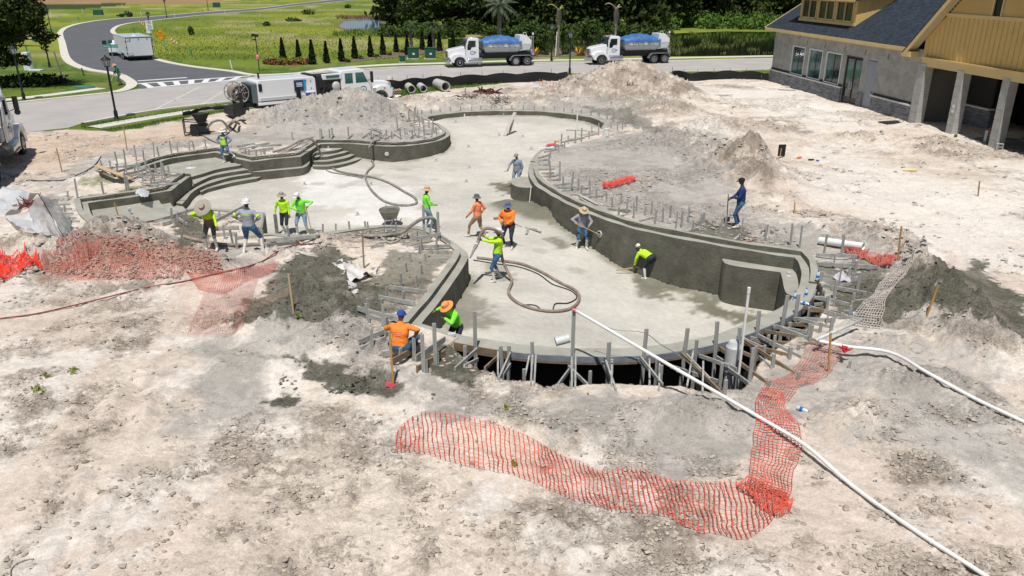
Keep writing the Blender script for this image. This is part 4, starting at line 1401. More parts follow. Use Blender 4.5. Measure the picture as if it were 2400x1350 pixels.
for k, (x, y) in enumerate(((1256, 120), (1272, 120), (1287, 121), (1322, 120), (1338, 121), (1262, 128), (1278, 129), (1325, 128))):
 bush('round_shrub', 'round shrub in the %s row of the mulch bed between the trucks, %s from left' % (('back', ordn[k]) if k < 5 else ('front', ordn[k - 5])), 'shrub', P(x, y), 0.5, 0.7, 170, lf_dark if k < 5 else lf_mid, 0.17, 100 + k, 'round shrubs in the mulch bed between the trucks')
def croton(label, q, seed):
 mm = M()
 rnd = random.Random(seed)
 for i in range(26):
  a = rnd.random() * 6.28
  L = .5 + .5 * rnd.random()
  up = 0.4 + .9 * rnd.random()
  e = Vector((math.cos(a) * L * .7, math.sin(a) * L * .7, up))
  s_ = Vector((-math.sin(a), math.cos(a), 0)) * .05
  mm.add([Vector((0, 0, .05)) - s_, Vector((0, 0, .05)) + s_, e * .6 + s_ * 1.6, e, e * .6 - s_ * 1.6], [(0, 1, 2, 3, 4)])
 o = mm.obj('yellow_spiky_plant', mat('yellow_leaf', (.68, .36, .015), .6), fix=False, label=label, category='plant', group='yellow spiky plants in the mulch bed')
 o.location = q
 return o
croton('yellow spiky plant behind the rear of the left mixer truck', P(1253, 132), 1)
croton('yellow spiky plant in front of the cab of the right mixer truck', P(1356, 131), 2)
for k, (x, y) in enumerate(((1246, 131), (1364, 131))):
 bush('red_plant', 'small red-leaved plant beside the %s yellow spiky plant' % ('left', 'right')[k], 'plant', P(x, y), .35, .5, 120, leaf_mat('red_leaf_%d' % k, (.10, .03, .02), (.32, .09, .05)), .16, 130 + k)
tq = P(-60, 205)
lt = thing('large_oak', 'large dark oak whose crown hangs into the top left corner', 'tree', tq, 0)
rng = np.random.RandomState(33)
lob = []
fwd = Vector((0, 1, 0))
def at_height(px, py, d):
 """point on the line of sight at a given distance ahead"""
 v = ray(px, py)
 t = d / v[1]
 q = _c + v * t
 return Vector((float(q[0]), float(q[1]), float(q[2])))
def lobe(px, py, d, rx, rz):
 q = at_height(px, py, d) - tq
 lob.append((q.x, q.y, q.z, rx, rx, rz))
dd0 = tq.y
for (x, y, rx, rz, dd) in ((-30, 0, 3.2, 2.0, 0), (30, 15, 2.2, 1.6, -1), (20, 55, 1.9, 1.2, 0), (60, 35, 1.5, 1.1, 1), (75, 60, 1.1, .9, 0), (-20, 80, 2.6, 1.3, 1), (25, 85, 1.3, .7, 0), (95, 85, 0.75, .55, 0), (108, 92, .6, .4, 0), (105, 108, .35, .45, 0), (126, 84, .45, .2, 0), (85, 20, .7, .8, -1), (-40, 130, 2.2, 1.0, 0), (10, 135, 1.3, .8, 0), (40, 140, .9, .5, 0), (60, 146, .5, .25, 0), (-60, 40, 4, 3, 2), (20, -30, 2.5, 1.5, 0)):
 lobe(x, y, dd0 + dd, rx, rz)
link_mesh('crown', leaves(blob_points(rng, lob, 17000), 0.24, rng, lf_dark), lt)
mm = M()
mm.tube([(0, 0, -.3), (0, 0, 3), (.5, .2, 6), (1.2, .3, 9)], [.5, .42, .32, .12], 10)
for l in lob:
 mm.tube([(0.2, 0.1, 3.2), (l[0] * .5, l[1] * .5, max(3.5, l[2] * .8 + .8)), (l[0], l[1], l[2])], [.14, .08, .02], 5)
mm.obj('trunk', m_bark, lt)
bush('dark_shrub', 'dark low shrub mass on the shaded lawn behind the left lamp post', 'shrub', P(60, 200), 2.6, 1.1, 1100, lf_dark, .25, 140)
bush('dark_shrub', 'brownish low shrub on the lawn left of the weed trimming man', 'shrub', P(118, 196), 1.6, .8, 600, leaf_mat('brown_shrub', (.02, .018, .01), (.08, .06, .035)), .2, 141)
# THE NEW BUILDING
Lb = P(1805, 190)
Rb = P(2140, 288)
a_ = (Rb - Lb).normalized()
n_ = Vector((a_.y, -a_.x, 0))          # outward, towards the pool
bld = thing('clubhouse', 'unfinished clubhouse with grey block walls, yellow gable, dark shingle roof and dormer', 'building', Lb, math.atan2(a_.y, a_.x))
def blockmat(name, base, bw, bh, mortar=.008, sc=1.0, rough=0.95, squash=None, contrast=.25, axis='xz', bumpd=.02, mcol=None):
 m = bpy.data.materials.new(name)
 m.use_nodes = True
 t = m.node_tree
 b = t.nodes['Principled BSDF']
 b.inputs['Roughness'].default_value = rough
 tc = t.nodes.new('ShaderNodeTexCoord')
 sp = t.nodes.new('ShaderNodeSeparateXYZ')
 t.links.new(tc.outputs['Object'], sp.inputs[0])
 cb = t.nodes.new('ShaderNodeCombineXYZ')
 t.links.new(sp.outputs['XYZ'.index(axis[0].upper())], cb.inputs[0])
 t.links.new(sp.outputs['XYZ'.index(axis[1].upper())], cb.inputs[1])
 br = t.nodes.new('ShaderNodeTexBrick')
 br.inputs['Scale'].default_value = 1.0
 br.inputs['Brick Width'].default_value = bw
 br.inputs['Row Height'].default_value = bh
 br.inputs['Mortar Size'].default_value = mortar
 br.inputs['Mortar Smooth'].default_value = 0.3
 br.inputs['Color1'].default_value = (*[c * (1 - contrast) for c in base], 1)
 br.inputs['Color2'].default_value = (*[c * (1 + contrast) for c in base], 1)
 br.inputs['Mortar'].default_value = (*(mcol or [c * .6 for c in base]), 1)
 t.links.new(cb.outputs[0], br.inputs['Vector'])
 n = t.nodes.new('ShaderNodeTexNoise')
 n.inputs['Scale'].default_value = 1.3
 n.inputs['Detail'].default_value = 6
 t.links.new(tc.outputs['Object'], n.inputs['Vector'])
 mr = t.nodes.new('ShaderNodeMapRange')
 mr.inputs['From Min'].default_value = .3
 mr.inputs['From Max'].default_value = .7
 mr.inputs['To Min'].default_value = .8
 mr.inputs['To Max'].default_value = 1.2
 t.links.new(n.outputs[0], mr.inputs[0])
 vm = t.nodes.new('ShaderNodeVectorMath')
 vm.operation = 'SCALE'
 t.links.new(br.outputs['Color'], vm.inputs[0])
 t.links.new(mr.outputs[0], vm.inputs['Scale'])
 t.links.new(vm.outputs[0], b.inputs['Base Color'])
 bp = t.nodes.new('ShaderNodeBump')
 bp.inputs['Strength'].default_value = .7
 bp.inputs['Distance'].default_value = bumpd
 bp.invert = True
 t.links.new(br.outputs['Fac'], bp.inputs['Height'])
 t.links.new(bp.outputs[0], b.inputs['Normal'])
 return m
m_block = blockmat('block_wall', (.36, .355, .33), .4, .2, .006, contrast=.07, mcol=(.30, .30, .28))
m_stone = blockmat('ledge_stone', (.22, .235, .25), .42, .085, .008, contrast=.35, bumpd=.04)
m_shing = blockmat('roof_shingles', (.020, .030, .046), .32, .14, .010, contrast=.4, bumpd=.02, mcol=(.012, .015, .02), axis='xy')
m_yel = mat('yellow_siding', (.62, .43, .155), .75, var=.06, vscale=.8)
m_yel2 = mat('yellow_trim', (.66, .50, .22), .7, var=.05, vscale=1)
m_sill = mat('pale_sill', (.70, .68, .62), .7)
m_tar = mat('black_coating', (.012, .013, .016), .6)
m_frame_w = mat('white_frame', (.75, .76, .76), .5)
m_frame_d = mat('dark_bronze_frame', (.035, .03, .028), .45)
m_door = mat('grey_steel_door', (.26, .29, .33), .55, var=.04)
m_colblk = mat('column_block', (.40, .40, .37), .95, var=.10, vscale=2.5, bump=.4, bscale=25)
m_dark = mat('interior_dark', (.03, .03, .03), .95)  # portico shade put into a near-black wall colour
m_soffit = mat('soffit', (.50, .42, .26), .8)
def glassm(name, c1, c2, sc):
 m = mat(name, c1, 0.08, col2=c2, vscale=sc, mixs=(.42, .58), spec=.8)
 return m
m_glass = glassm('window_glass', (.015, .03, .032), (.06, .16, .15), .45)
m_glass2 = glassm('backlit_green_glass', (.03, .22, .18), (.06, .42, .34), .9)  # light through and off the panes put into the bright green
def B(u, z, i=0.0):
 return (u, i, z)
WH = 4.85
T_ = 0.3
OPEN = [(3.95, 6.45, 1.2, 3.65), (7.2, 9.65, 1.2, 3.65), (10.3, 12.85, 1.2, 3.65), (13.5, 15.95, 0.0, 3.65), (16.75, 18.0, 0.0, 3.55)]
def wall_with_holes(mm, u0, u1, z0, z1, holes, y0, y1):
 us = sorted({u0, u1, *[h[0] for h in holes], *[h[1] for h in holes]})
 zs = sorted({z0, z1, *[h[2] for h in holes], *[h[3] for h in holes]})
 for i in range(len(us) - 1):
  for j in range(len(zs) - 1):
   cu, cz = (us[i] + us[i + 1]) / 2, (zs[j] + zs[j + 1]) / 2
   if any(h[0] < cu < h[1] and h[2] < cz < h[3] for h in holes):
    continue
   mm.box((cu, (y0 + y1) / 2, cz), (us[i + 1] - us[i], y1 - y0, zs[j + 1] - zs[j]))
mm = M()
wall_with_holes(mm, 0, 23.6, -0.3, WH, OPEN, 0, T_)
mm.obj('wall', m_block, bld, fix=False)
M().box((-.0 + .15, 6.5, WH / 2), (.3, 12.4, WH + .3)).obj('wall', m_block, bld)
for u0, u1 in ((-.06, 13.45), (16.0, 16.7), (18.05, 23.2)):
 M().box(((u0 + u1) / 2, -.06, .38), (u1 - u0, .12, 1.36)).obj('stone_base', m_stone, bld)
 if u1 - u0 > 1:
  M().box(((u0 + u1) / 2, -.10, 1.11), (u1 - u0 + .06, .2, .10)).obj('sill', m_sill, bld)
  M().box(((u0 + u1) / 2, -.012, 1.25), (u1 - u0, .024, .16)).obj('waterproofing_strip', m_tar, bld)
for k, (u0, u1, z0, z1) in enumerate(OPEN[:3]):
 mm = M()
 fw_ = .09
 for (c, d) in ((((u0 + u1) / 2, z1 - fw_ / 2), (u1 - u0, fw_)), (((u0 + u1) / 2, z0 + fw_ / 2), (u1 - u0, fw_)), ((u0 + fw_ / 2, (z0 + z1) / 2), (fw_, z1 - z0 - 2 * fw_)), ((u1 - fw_ / 2, (z0 + z1) / 2), (fw_, z1 - z0 - 2 * fw_))):
  mm.box((c[0], .03, c[1]), (d[0], .12, d[1]))
 f = mm.obj('window', m_frame_w, bld)
 M().box(((u0 + u1) / 2, .07, (z0 + z1) / 2), (.05, .05, z1 - z0 - .18)).obj('mullion', m_frame_d, f)
 for s_ in (-1, 1):
  wd = (u1 - u0 - .18 - .05) / 2
  M().box(((u0 + u1) / 2 + s_ * (wd / 2 + .025), .08, (z0 + z1) / 2), (wd, .02, z1 - z0 - .18)).obj('pane', m_glass, f)
 for s_ in (-1, 1):
  pass
u0, u1, z0, z1 = OPEN[3]
mm = M()
for (cx, cz, dx, dz) in (((u0 + u1) / 2, z1 - .06, u1 - u0, .12), (u0 + .06, 1.8, .12, 3.6), (u1 - .06, 1.8, .12, 3.6), ((u0 + u1) / 2, 1.75, .16, 3.5)):
 mm.box((cx, .1, cz), (dx, .1, dz))
dr = mm.obj('glass_door', m_frame_d, bld)
for s_ in (-1, 1):
 cx = (u0 + u1) / 2 + s_ * .58
 M().box((cx, .12, 1.95), (.98, .03, 2.9)).obj('pane', m_glass, dr)
 M().box((cx, .10, .28), (1.0, .06, .44)).obj('kick_rail', m_frame_d, dr)
 M().tube([(cx - s_ * .42, .02, 1.15), (cx - s_ * .42, -.04, 1.2), (cx - s_ * .42, -.04, 1.65), (cx - s_ * .42, .02, 1.7)], .02, 6).obj('handle', m_frame_w, dr)
u0, u1, z0, z1 = OPEN[4]
d2 = M().box(((u0 + u1) / 2, .06, 1.7), (u1 - u0 - .02, .1, 3.6)).obj('steel_door', m_door, bld)
M().sph((u1 - .15, -.02, 1.3), .05).obj('handle', m_frame_d, d2)
for u in (6.6, 9.85, 13.1, 16.2, 19.3, 3.3):
 M().tube([(u, -.005, 4.25), (u + .05, -.06, 4.15), (u - .03, -.05, 3.98), (u + .04, -.03, 3.85)], .018, 5).obj('wire_end', m_frame_d, bld)
SL = 0.63
EZ = 4.92
def rz_(i):
 return EZ + SL * (i + .6)
u0, u1 = -1.1, 24.0
ID = 9.0
mm = M()
UV = 28.6
mm.add([(u0, -.6, EZ), (22.1, -.6, EZ), (UV, ID, rz_(ID)), (u0, ID, rz_(ID)), (u0, -.6, EZ - .1), (22.1, -.6, EZ - .1), (UV, ID, rz_(ID) - .1), (u0, ID, rz_(ID) - .1)], [(0, 1, 2, 3), (7, 6, 5, 4), (0, 4, 5, 1), (1, 5, 6, 2), (2, 6, 7, 3), (3, 7, 4, 0)])
mm.obj('roof', m_shing, bld)
mm = M()
mm.add([(u0, ID, rz_(ID)), (u1, ID, rz_(ID)), (u1, 2 * ID, EZ), (u0, 2 * ID, EZ), (u0, ID, rz_(ID) - .1), (u1, ID, rz_(ID) - .1), (u1, 2 * ID, EZ - .1), (u0, 2 * ID, EZ - .1)], [(0, 1, 2, 3), (7, 6, 5, 4), (0, 4, 5, 1), (1, 5, 6, 2), (2, 6, 7, 3), (3, 7, 4, 0)])
mm.obj('roof', m_shing, bld)
M().box(((u0 + u1) / 2 - .8, -.625, EZ - .13), (u1 - u0 - 1.6, .05, .26)).obj('fascia', m_yel2, bld)
M().box(((u0 + u1) / 2 - .8, -.3, EZ - .27), (u1 - u0 - 1.6, .6, .04)).obj('soffit', m_soffit, bld)
M().beam((u0 - .025, -.62, EZ - .08), (u0 - .025, ID, rz_(ID) - .16), .05, .26).obj('barge_board', m_yel2, bld)
dz0 = rz_(.72) - .02
DT = 7.75
du0, du1 = 3.0, 12.7
mm = M()
holes = []
ww = (du1 - du0 - .5) / 3
for k in range(3):
 a0 = du0 + .25 + k * ww + .18
 holes.append((a0, a0 + ww - .36, dz0 + .28, DT - .15))
wall_with_holes(mm, du0, du1, dz0 - .2, DT, holes, .72, .86)
mm.obj('dormer_wall', m_yel, bld, fix=False)
M().box(((du0 + du1) / 2, .69, dz0 + .12), (du1 - du0 + .1, .10, .22)).obj('dormer_sill', m_yel2, bld)
for h in holes:
 mm = M()
 cu, cz = (h[0] + h[1]) / 2, (h[2] + h[3]) / 2
 for (x, z, dx, dz) in ((cu, h[3] - .05, h[1] - h[0], .1), (cu, h[2] + .05, h[1] - h[0], .1), (h[0] + .05, cz, .1, h[3] - h[2]), (h[1] - .05, cz, .1, h[3] - h[2]), (cu, cz, .09, h[3] - h[2])):
  mm.box((x, .70, z), (dx, .12, dz))
 f = mm.obj('window', m_yel2, bld, fix=False)
 for s_ in (-1, 1):
  M().box((cu + s_ * (h[1] - h[0]) / 4, .75, cz), ((h[1] - h[0]) / 2 - .1, .02, h[3] - h[2] - .2)).obj('pane', mat('dormer_glass', (.015, .017, .018), .1, spec=.6), f)
top_i = (DT - EZ) / SL - .6
for u in (du0, du1):
 s_ = .07 if u == du0 else -.07
 mm = M()
 poly = [(.86, rz_(.86) - .1), (top_i, DT - .1), (top_i, DT), (.86, DT)]
 mm.prism(poly, min(u, u + s_), max(u, u + s_), 'x')
 mm.obj('dormer_cheek', m_yel, bld)
 if u == du1:
  for i in np.arange(1.15, top_i - .2, .42):
   M().box((u + .015, float(i), (rz_(float(i)) + DT) / 2 + .02), (.03, .05, DT - rz_(float(i)))).obj('batten', m_yel, bld)
mm = M()
mm.add([(du0 - .45, .2, DT), (du1 + .45, .2, DT), (du1 + .45, 6.2, DT + 1.3), (du0 - .45, 6.2, DT + 1.3), (du0 - .45, .2, DT - .12), (du1 + .45, .2, DT - .12), (du1 + .45, 6.2, DT + 1.1), (du0 - .45, 6.2, DT + 1.1)], [(0, 1, 2, 3), (7, 6, 5, 4), (0, 4, 5, 1), (1, 5, 6, 2), (2, 6, 7, 3), (3, 7, 4, 0)])
mm.obj('dormer_roof', m_shing, bld)
M().box(((du0 + du1) / 2, .17, DT - .05), (du1 - du0 + .9, .05, .2)).obj('fascia', m_yel2, bld)
M().box((12.9, .3, 6.05), (.35, .9, .02)).obj('roof_flashing', mat('flashing', (.30, .33, .36), .4), bld) if False else None
GA, GH = 29.6, 7.3
GS = .93
gz = 4.72
G0 = GA - GH
def gtop(u):
 return gz + GS * (GH - abs(u - GA))
bt0, bt1 = 4.35, 7.05     # batten storey
gy = -.02
u = G0 + 1.0
bw = .44
nb = 0
while u < 2 * GA - G0 - 1.0:
 un = u + bw
 t1, t2 = min(bt1, gtop(u) - .15), min(bt1, gtop(un) - .15)
 mm = M()
 mm.add([(u, gy, bt0), (un - .004, gy, bt0), (un - .004, gy, t2), (u, gy, t1), (u, gy + .05, bt0), (un - .004, gy + .05, bt0), (un - .004, gy + .05, t2), (u, gy + .05, t1)], [(3, 2, 1, 0), (4, 5, 6, 7), (0, 1, 5, 4), (1, 2, 6, 5), (2, 3, 7, 6), (3, 0, 4, 7)])
 mm.obj('board', m_yel, bld)
 M().box((un, gy - .015, (bt0 + min(t1, t2)) / 2), (.06, .04, min(t1, t2) - bt0)).obj('batten', m_yel, bld)
 u = un
 nb += 1
M().box((GA, gy - .03, bt1 + .1), ((gtop(GA) - bt1) / GS * 2 - .6, .1, .2)).obj('trim_band', m_yel2, bld)
z = bt1 + .2
while z < gtop(GA) - .5:
 hw = (gtop(GA) - z - .3) / GS
 for (ua, ub) in ((GA - hw, GA - .42), (GA + .42, GA + hw)) if z < 8.8 else ((GA - hw, GA + hw),):
  if ub - ua > .2:
   mm = M()
   mm.add([(ua, gy - .01, z), (ub, gy - .01, z), (ub, gy + .03, z + .19), (ua, gy + .03, z + .19), (ua, gy + .06, z), (ub, gy + .06, z), (ub, gy + .06, z + .19), (ua, gy + .06, z + .19)], [(3, 2, 1, 0), (4, 5, 6, 7), (0, 1, 5, 4), (1, 2, 6, 5), (2, 3, 7, 6), (3, 0, 4, 7)])
   mm.obj('siding_board', m_yel, bld)
 z += .19
gw_ = M().box((GA, .05, 8.0), (.70, .04, 1.5)).obj('window', mat('gable_opening', (.006, .006, .006), .3), bld)
mm = M()
for s_ in (-1, 1):
 mm.box((GA + s_ * .40, -.03, 8.0), (.1, .09, 1.6))
mm.box((GA, -.03, 8.83), (.9, .09, .1))
mm.obj('window_trim', m_yel2, bld)
M().box((GA, .30, 7.5), (12, .05, 6.2)).obj('gable_backing', m_dark, bld) if False else None
M().box((GA + .15, .10, 4.10), (2 * GH - 2.2, .62, .52)).obj('beam', m_yel2, bld)
M().box((GA + .15, -.23, 4.39), (2 * GH - 2.2, .08, .08)).obj('beam_cap', m_yel2, bld)
for s_ in (-1, 1):
 ue = GA + s_ * (GH + .35)
 ze = gz - GS * .35
 za = gz + GS * GH
 M().beam((ue, -.68, ze), (GA, -.68, za), .06, .34, up=(0, 1, 0) if False else (0, 0, 1)).obj('barge_board', m_yel2, bld)
 M().beam((ue, -.34, ze - .10), (GA, -.34, za - .10), .62, .04).obj('rake_soffit', m_soffit, bld)
 mm = M()
 e = .13
 mm.add([(ue, -.72, ze + e), (GA, -.72, za + e), (GA, 12, za + e), (ue, 12, ze + e), (ue, -.72, ze + e + .1), (GA, -.72, za + e + .1), (GA, 12, za + e + .1), (ue, 12, ze + e + .1)], [(3, 2, 1, 0), (4, 5, 6, 7), (0, 1, 5, 4), (1, 2, 6, 5), (2, 3, 7, 6), (3, 0, 4, 7)])
 mm.obj('roof', m_shing, bld)
M().box((G0 + .15, -.35, 4.50), (.8, .7, .36)).obj('eave_return', m_yel2, bld)
M().box((GA, 3.6, 4.30), (2 * GH - 2.3, 6.6, .08)).obj('porch_ceiling', m_soffit, bld)
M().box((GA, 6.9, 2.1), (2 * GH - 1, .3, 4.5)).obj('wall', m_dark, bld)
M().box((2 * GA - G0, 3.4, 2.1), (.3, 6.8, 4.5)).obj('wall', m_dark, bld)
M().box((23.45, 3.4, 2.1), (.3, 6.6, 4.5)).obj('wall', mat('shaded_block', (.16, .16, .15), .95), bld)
M().box((25.4, 3.2, .55), (3.0, .3, 1.5)).obj('low_wall', m_stone, bld)
M().box((25.4, 3.1, 1.35), (3.1, .5, .1)).obj('sill', m_sill, bld)
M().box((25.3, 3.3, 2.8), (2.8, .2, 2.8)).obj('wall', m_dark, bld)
for u in (28.6, 30.3, 32.0, 33.7, 35.4):
 w2 = M().box((u, 5.4, 2.15), (1.55, .05, 3.3)).obj('window', m_glass2, bld)
 mm = M()
 mm.box((u - .8, 5.36, 2.15), (.08, .1, 3.4)).box((u + .8, 5.36, 2.15), (.08, .1, 3.4)).box((u, 5.36, .45), (1.6, .1, .1)).box((u, 5.36, 3.85), (1.6, .1, .1))
 mm.obj('window_frame', m_frame_d, w2, fix=False)
for ci, (u, wd) in enumerate(((23.75, .82), (27.75, .62), (31.85, .62), (35.9, .62))):
 z = -.4
 k = 0
 while z < 3.82:
  off = .0025 * ((k * 7 + ci) % 3 - 1)
  M().box((u + off, .05 + off, z + .095), (wd, .55 if ci else .6, .194), top=.997).obj('block', m_colblk, bld)
  z += .2
  k += 1
for u in (23.75, 27.75, 31.85, 35.9):
 M().box((u, .05, 1.7), (.78 if u < 24 else .585, .51, 4.2)).obj('column_core', mat('mortar', (.30, .30, .28), .95), bld)
for dz in (0, .28):
 M().box((27.75, -.236, 1.75 - dz), (.26, .012, .22)).obj('paper_notice', m_sill, bld)
M().box((GA, 3.4, -.13), (2 * GH - 1.2, 6.8, .3)).obj('porch_slab', mat('porch_slab', (.16, .155, .15), .9, var=.2, vscale=1), bld)
# VEHICLES
m_tw = mat('truck_white', (.80, .81, .82), .28, coat=.5)
m_tg = mat('truck_grey_panel', (.52, .55, .56), .45)
m_chr = mat('chrome', (.62, .63, .65), .22, metal=.9)
m_alu = mat('aluminium', (.55, .56, .57), .35, metal=.8)
m_blk = mat('black_frame', (.015, .015, .017), .6)
m_rub = mat('tyre_rubber', (.018, .018, .018), .85)
m_tglass = mat('vehicle_glass', (.01, .02, .02), .05, spec=.8)
m_tarp = mat('blue_tarpaulin', (.045, .14, .36), .5, var=.35, vscale=1.5, bump=.5, bscale=3)
m_redl = mat('red_light', (.5, .02, .02), .3)
m_orl = mat('amber_light', (.8, .25, .03), .3)
m_hl = mat('headlight_glass', (.7, .72, .75), .1, spec=.8)
m_logo = mat('logo_blue', (.02, .09, .30), .4)
def wheel(name, parent, c, r_, w_, dual=False):
 """lies on axis y; c = centre"""
 mm = M()
 mm.lathe([(r_ * .58, -w_ / 2), (r_ * .9, -w_ / 2), (r_, -w_ * .36), (r_, w_ * .36), (r_ * .9, w_ / 2), (r_ * .58, w_ / 2)], (0, 0, 0), 22, 'y')
 t = mm.obj(name, m_rub, parent, smooth=True)
 t.location = c
 s_ = -1 if c[1] < 0 else 1
 mm = M()
 mm.lathe([(r_ * .6, s_ * w_ * .50), (r_ * .52, s_ * w_ * .52), (r_ * .47, s_ * w_ * .30), (r_ * .25, s_ * w_ * (.30 if dual else .42)), (r_ * .18, s_ * w_ * .56), (.01, s_ * w_ * .58)], (0, 0, 0), 20, 'y')
 mm.obj('rim', m_alu, t, smooth=True)
 mm = M()
 for k in range(8):
  a = k * math.pi / 4
  mm.lathe([(r_ * .055, s_ * w_ * .30), (r_ * .055, s_ * w_ * (.34 if dual else .45))], (math.cos(a) * r_ * .36, 0, math.sin(a) * r_ * .36), 6, 'y')
 mm.obj('wheel_holes', m_blk, t)
 return t
def logo(parent, loc, rot, r_=.27):
 mm = M()
 n = 28
 for i in range(n):
  t = 2 * math.pi * i / n
  mm.v += [(math.cos(t) * r_, math.sin(t) * r_ * .82, 0), (math.cos(t) * r_ * .8, math.sin(t) * r_ * .63, 0)]
 for i in range(n):
  j = (i + 1) % n
  mm.f.append((2 * i, 2 * j, 2 * j + 1, 2 * i + 1))
  mm.m.append(0)
 mm.add([(0, r_ * .38, 0), (r_ * .10, r_ * .05, 0), (-r_ * .10, r_ * .05, 0)], [(0, 1, 2)])
 mm.add([(-r_ * .6, -r_ * .04, 0), (r_ * .6, -r_ * .04, 0), (r_ * .6, -r_ * .14, 0), (-r_ * .6, -r_ * .14, 0)], [(0, 1, 2, 3)])
 o = mm.obj('round_logo', m_logo, parent, fix=False)
 o.location = loc
 o.rotation_euler = rot
 return o
def cab_body(t, x0, hood=True):
 """conventional truck cab facing +x, front axle near x=x0"""
 mm = M()
 side = [(x0 - .75, 1.02), (x0 + .95, .95), (x0 + 1.22, 1.05), (x0 + 1.25, 1.75), (x0 + .9, 1.93), (x0 - .75, 2.22)]
 mm.prism(side, -.78, .78, 'y')
 h = mm.obj('hood', m_tw, t, bevel=.07)
 for s_ in (-1, 1):
  mm = M()
  arc = []
  for k in range(9):
   a = math.pi * k / 8
   arc.append((x0 + math.cos(a) * .68, .50 + math.sin(a) * .66))
  outer = [(x0 + 1.0, .62), (x0 + 1.12, 1.0), (x0 + .75, 1.40), (x0, 1.50), (x0 - .6, 1.28), (x0 - .95, .75), (x0 - .95, .50)]
  poly = outer + [(x0 - .68, .5)] + arc[::-1][1:] + []
  mm.prism(poly, s_ * .70 if s_ > 0 else -1.18, 1.18 if s_ > 0 else -.70, 'y')
  mm.obj('fender', m_tw, t, bevel=.03)
  M().box((x0 + 1.05, s_ * .90, 1.02), (.16, .3, .26), .0).obj('headlight', m_hl, t, bevel=.03)
  M().box((x0 + 1.0, s_ * 1.06, 1.0), (.18, .06, .16)).obj('turn_signal', m_orl if False else m_redl, t)
 M().box((x0 + 1.27, 0, 1.36), (.06, .95, .72)).obj('grille', m_chr, t, bevel=.02)
 mm = M()
 for k in range(6):
  mm.box((x0 + 1.305, 0, 1.08 + k * .11), (.02, .88, .04))
 mm.obj('grille_bars', m_blk, t, kind=None)
 M().box((x0 + 1.28, 0, .62), (.26, 2.3, .42)).obj('bumper', m_chr, t, bevel=.06)
 mm = M()
 side = [(x0 - .72, .95), (x0 - .66, 2.18), (x0 - .92, 2.98), (x0 - 1.15, 3.10), (x0 - 2.05, 3.10), (x0 - 2.2, 3.0), (x0 - 2.22, .95)]
 mm.prism(side, -1.02, 1.02, 'y')
 c = mm.obj('cab', m_tw, t, bevel=.07)
 mm = M()
 p = [(x0 - .655, 2.24), (x0 - .905, 2.93)]
 mm.add([(p[0][0] + .02, -.92, p[0][1]), (p[0][0] + .02, .92, p[0][1]), (p[1][0] + .03, .82, p[1][1]), (p[1][0] + .03, -.82, p[1][1])], [(0, 1, 2, 3)])
 mm.add([(p[0][0], -.92, p[0][1]), (p[0][0], .92, p[0][1]), (p[1][0], .82, p[1][1]), (p[1][0], -.82, p[1][1])], [(3, 2, 1, 0)])
 mm.obj('windscreen', m_tglass, t)
 M().box((x0 - .86, 0, 3.04), (.5, 1.9, .05), top=.9).obj('sun_visor', m_chr, t, bevel=.02)
 for s_ in (-1, 1):
  y = s_ * 1.03
  d = mm = M()
  mm.prism([(x0 - .80, 1.02), (x0 - .80, 2.25), (x0 - 1.0, 2.92), (x0 - 1.92, 2.92), (x0 - 1.92, 1.02)], y - .012, y + .012, 'y')
  d = mm.obj('door', m_tw, t, bevel=.01)
  mm = M()
  mm.prism([(x0 - .88, 1.86), (x0 - .88, 2.28), (x0 - 1.05, 2.84), (x0 - 1.82, 2.84), (x0 - 1.82, 2.18), (x0 - 1.38, 2.14), (x0 - 1.22, 1.86)], y - .02, y + .022, 'y')
  mm.obj('window', m_tglass, d)
  M().box((x0 - 1.78, s_ * 1.06, 1.62), (.16, .04, .06)).obj('handle', m_blk, d)
  logo(d, (x0 - 1.45, s_ * 1.052, 1.55), (math.pi / 2, 0, 0 if s_ < 0 else math.pi))
  m2 = M()
  m2.tube([(x0 - .75, s_ * 1.02, 2.2), (x0 - .55, s_ * 1.3, 2.3)], .02, 5).tube([(x0 - .9, s_ * 1.02, 2.85), (x0 - .55, s_ * 1.3, 2.8)], .02, 5)
  m2.box((x0 - .52, s_ * 1.32, 2.55), (.10, .22, .62))
  m2.lathe([(.13, 0), (.14, .05)], (x0 - .56, s_ * 1.32, 2.12), 10, 'x')
  m2.obj('mirror', m_blk, t)
  mm = M()
  mm.lathe([(.05, -.02), (.30, 0), (.31, .04), (.31, 1.55), (.30, 1.6), (.05, 1.62)], (x0 - 2.55, s_ * .92, .72), 18, 'x')
  mm.obj('fuel_tank', m_chr, t, smooth=True)
  M().box((x0 - 1.3, s_ * 1.1, .45), (1.2, .18, .05)).obj('cab_step', m_alu, t)
  M().box((x0 - 1.3, s_ * 1.0, .85), (1.25, .1, .22)).obj('step_box', m_alu, t)
 for k in range(5):
  M().sph((x0 - 1.05, -.6 + k * .3, 3.13), .05, 8, 4, (1.4, 1, .8)).obj('roof_light', m_redl if k != 2 else m_orl, t)
 M().tube([(x0 - 1.5, .3, 3.1), (x0 - 1.55, .3, 3.17), (x0 - 1.2, .3, 3.24)], .035, 6).obj('air_horn', m_chr, t)
 M().tube([(x0 - 2.38, -.95, .9), (x0 - 2.38, -.95, 3.5)], .07, 10).obj('exhaust_stack', m_chr, t, smooth=True)
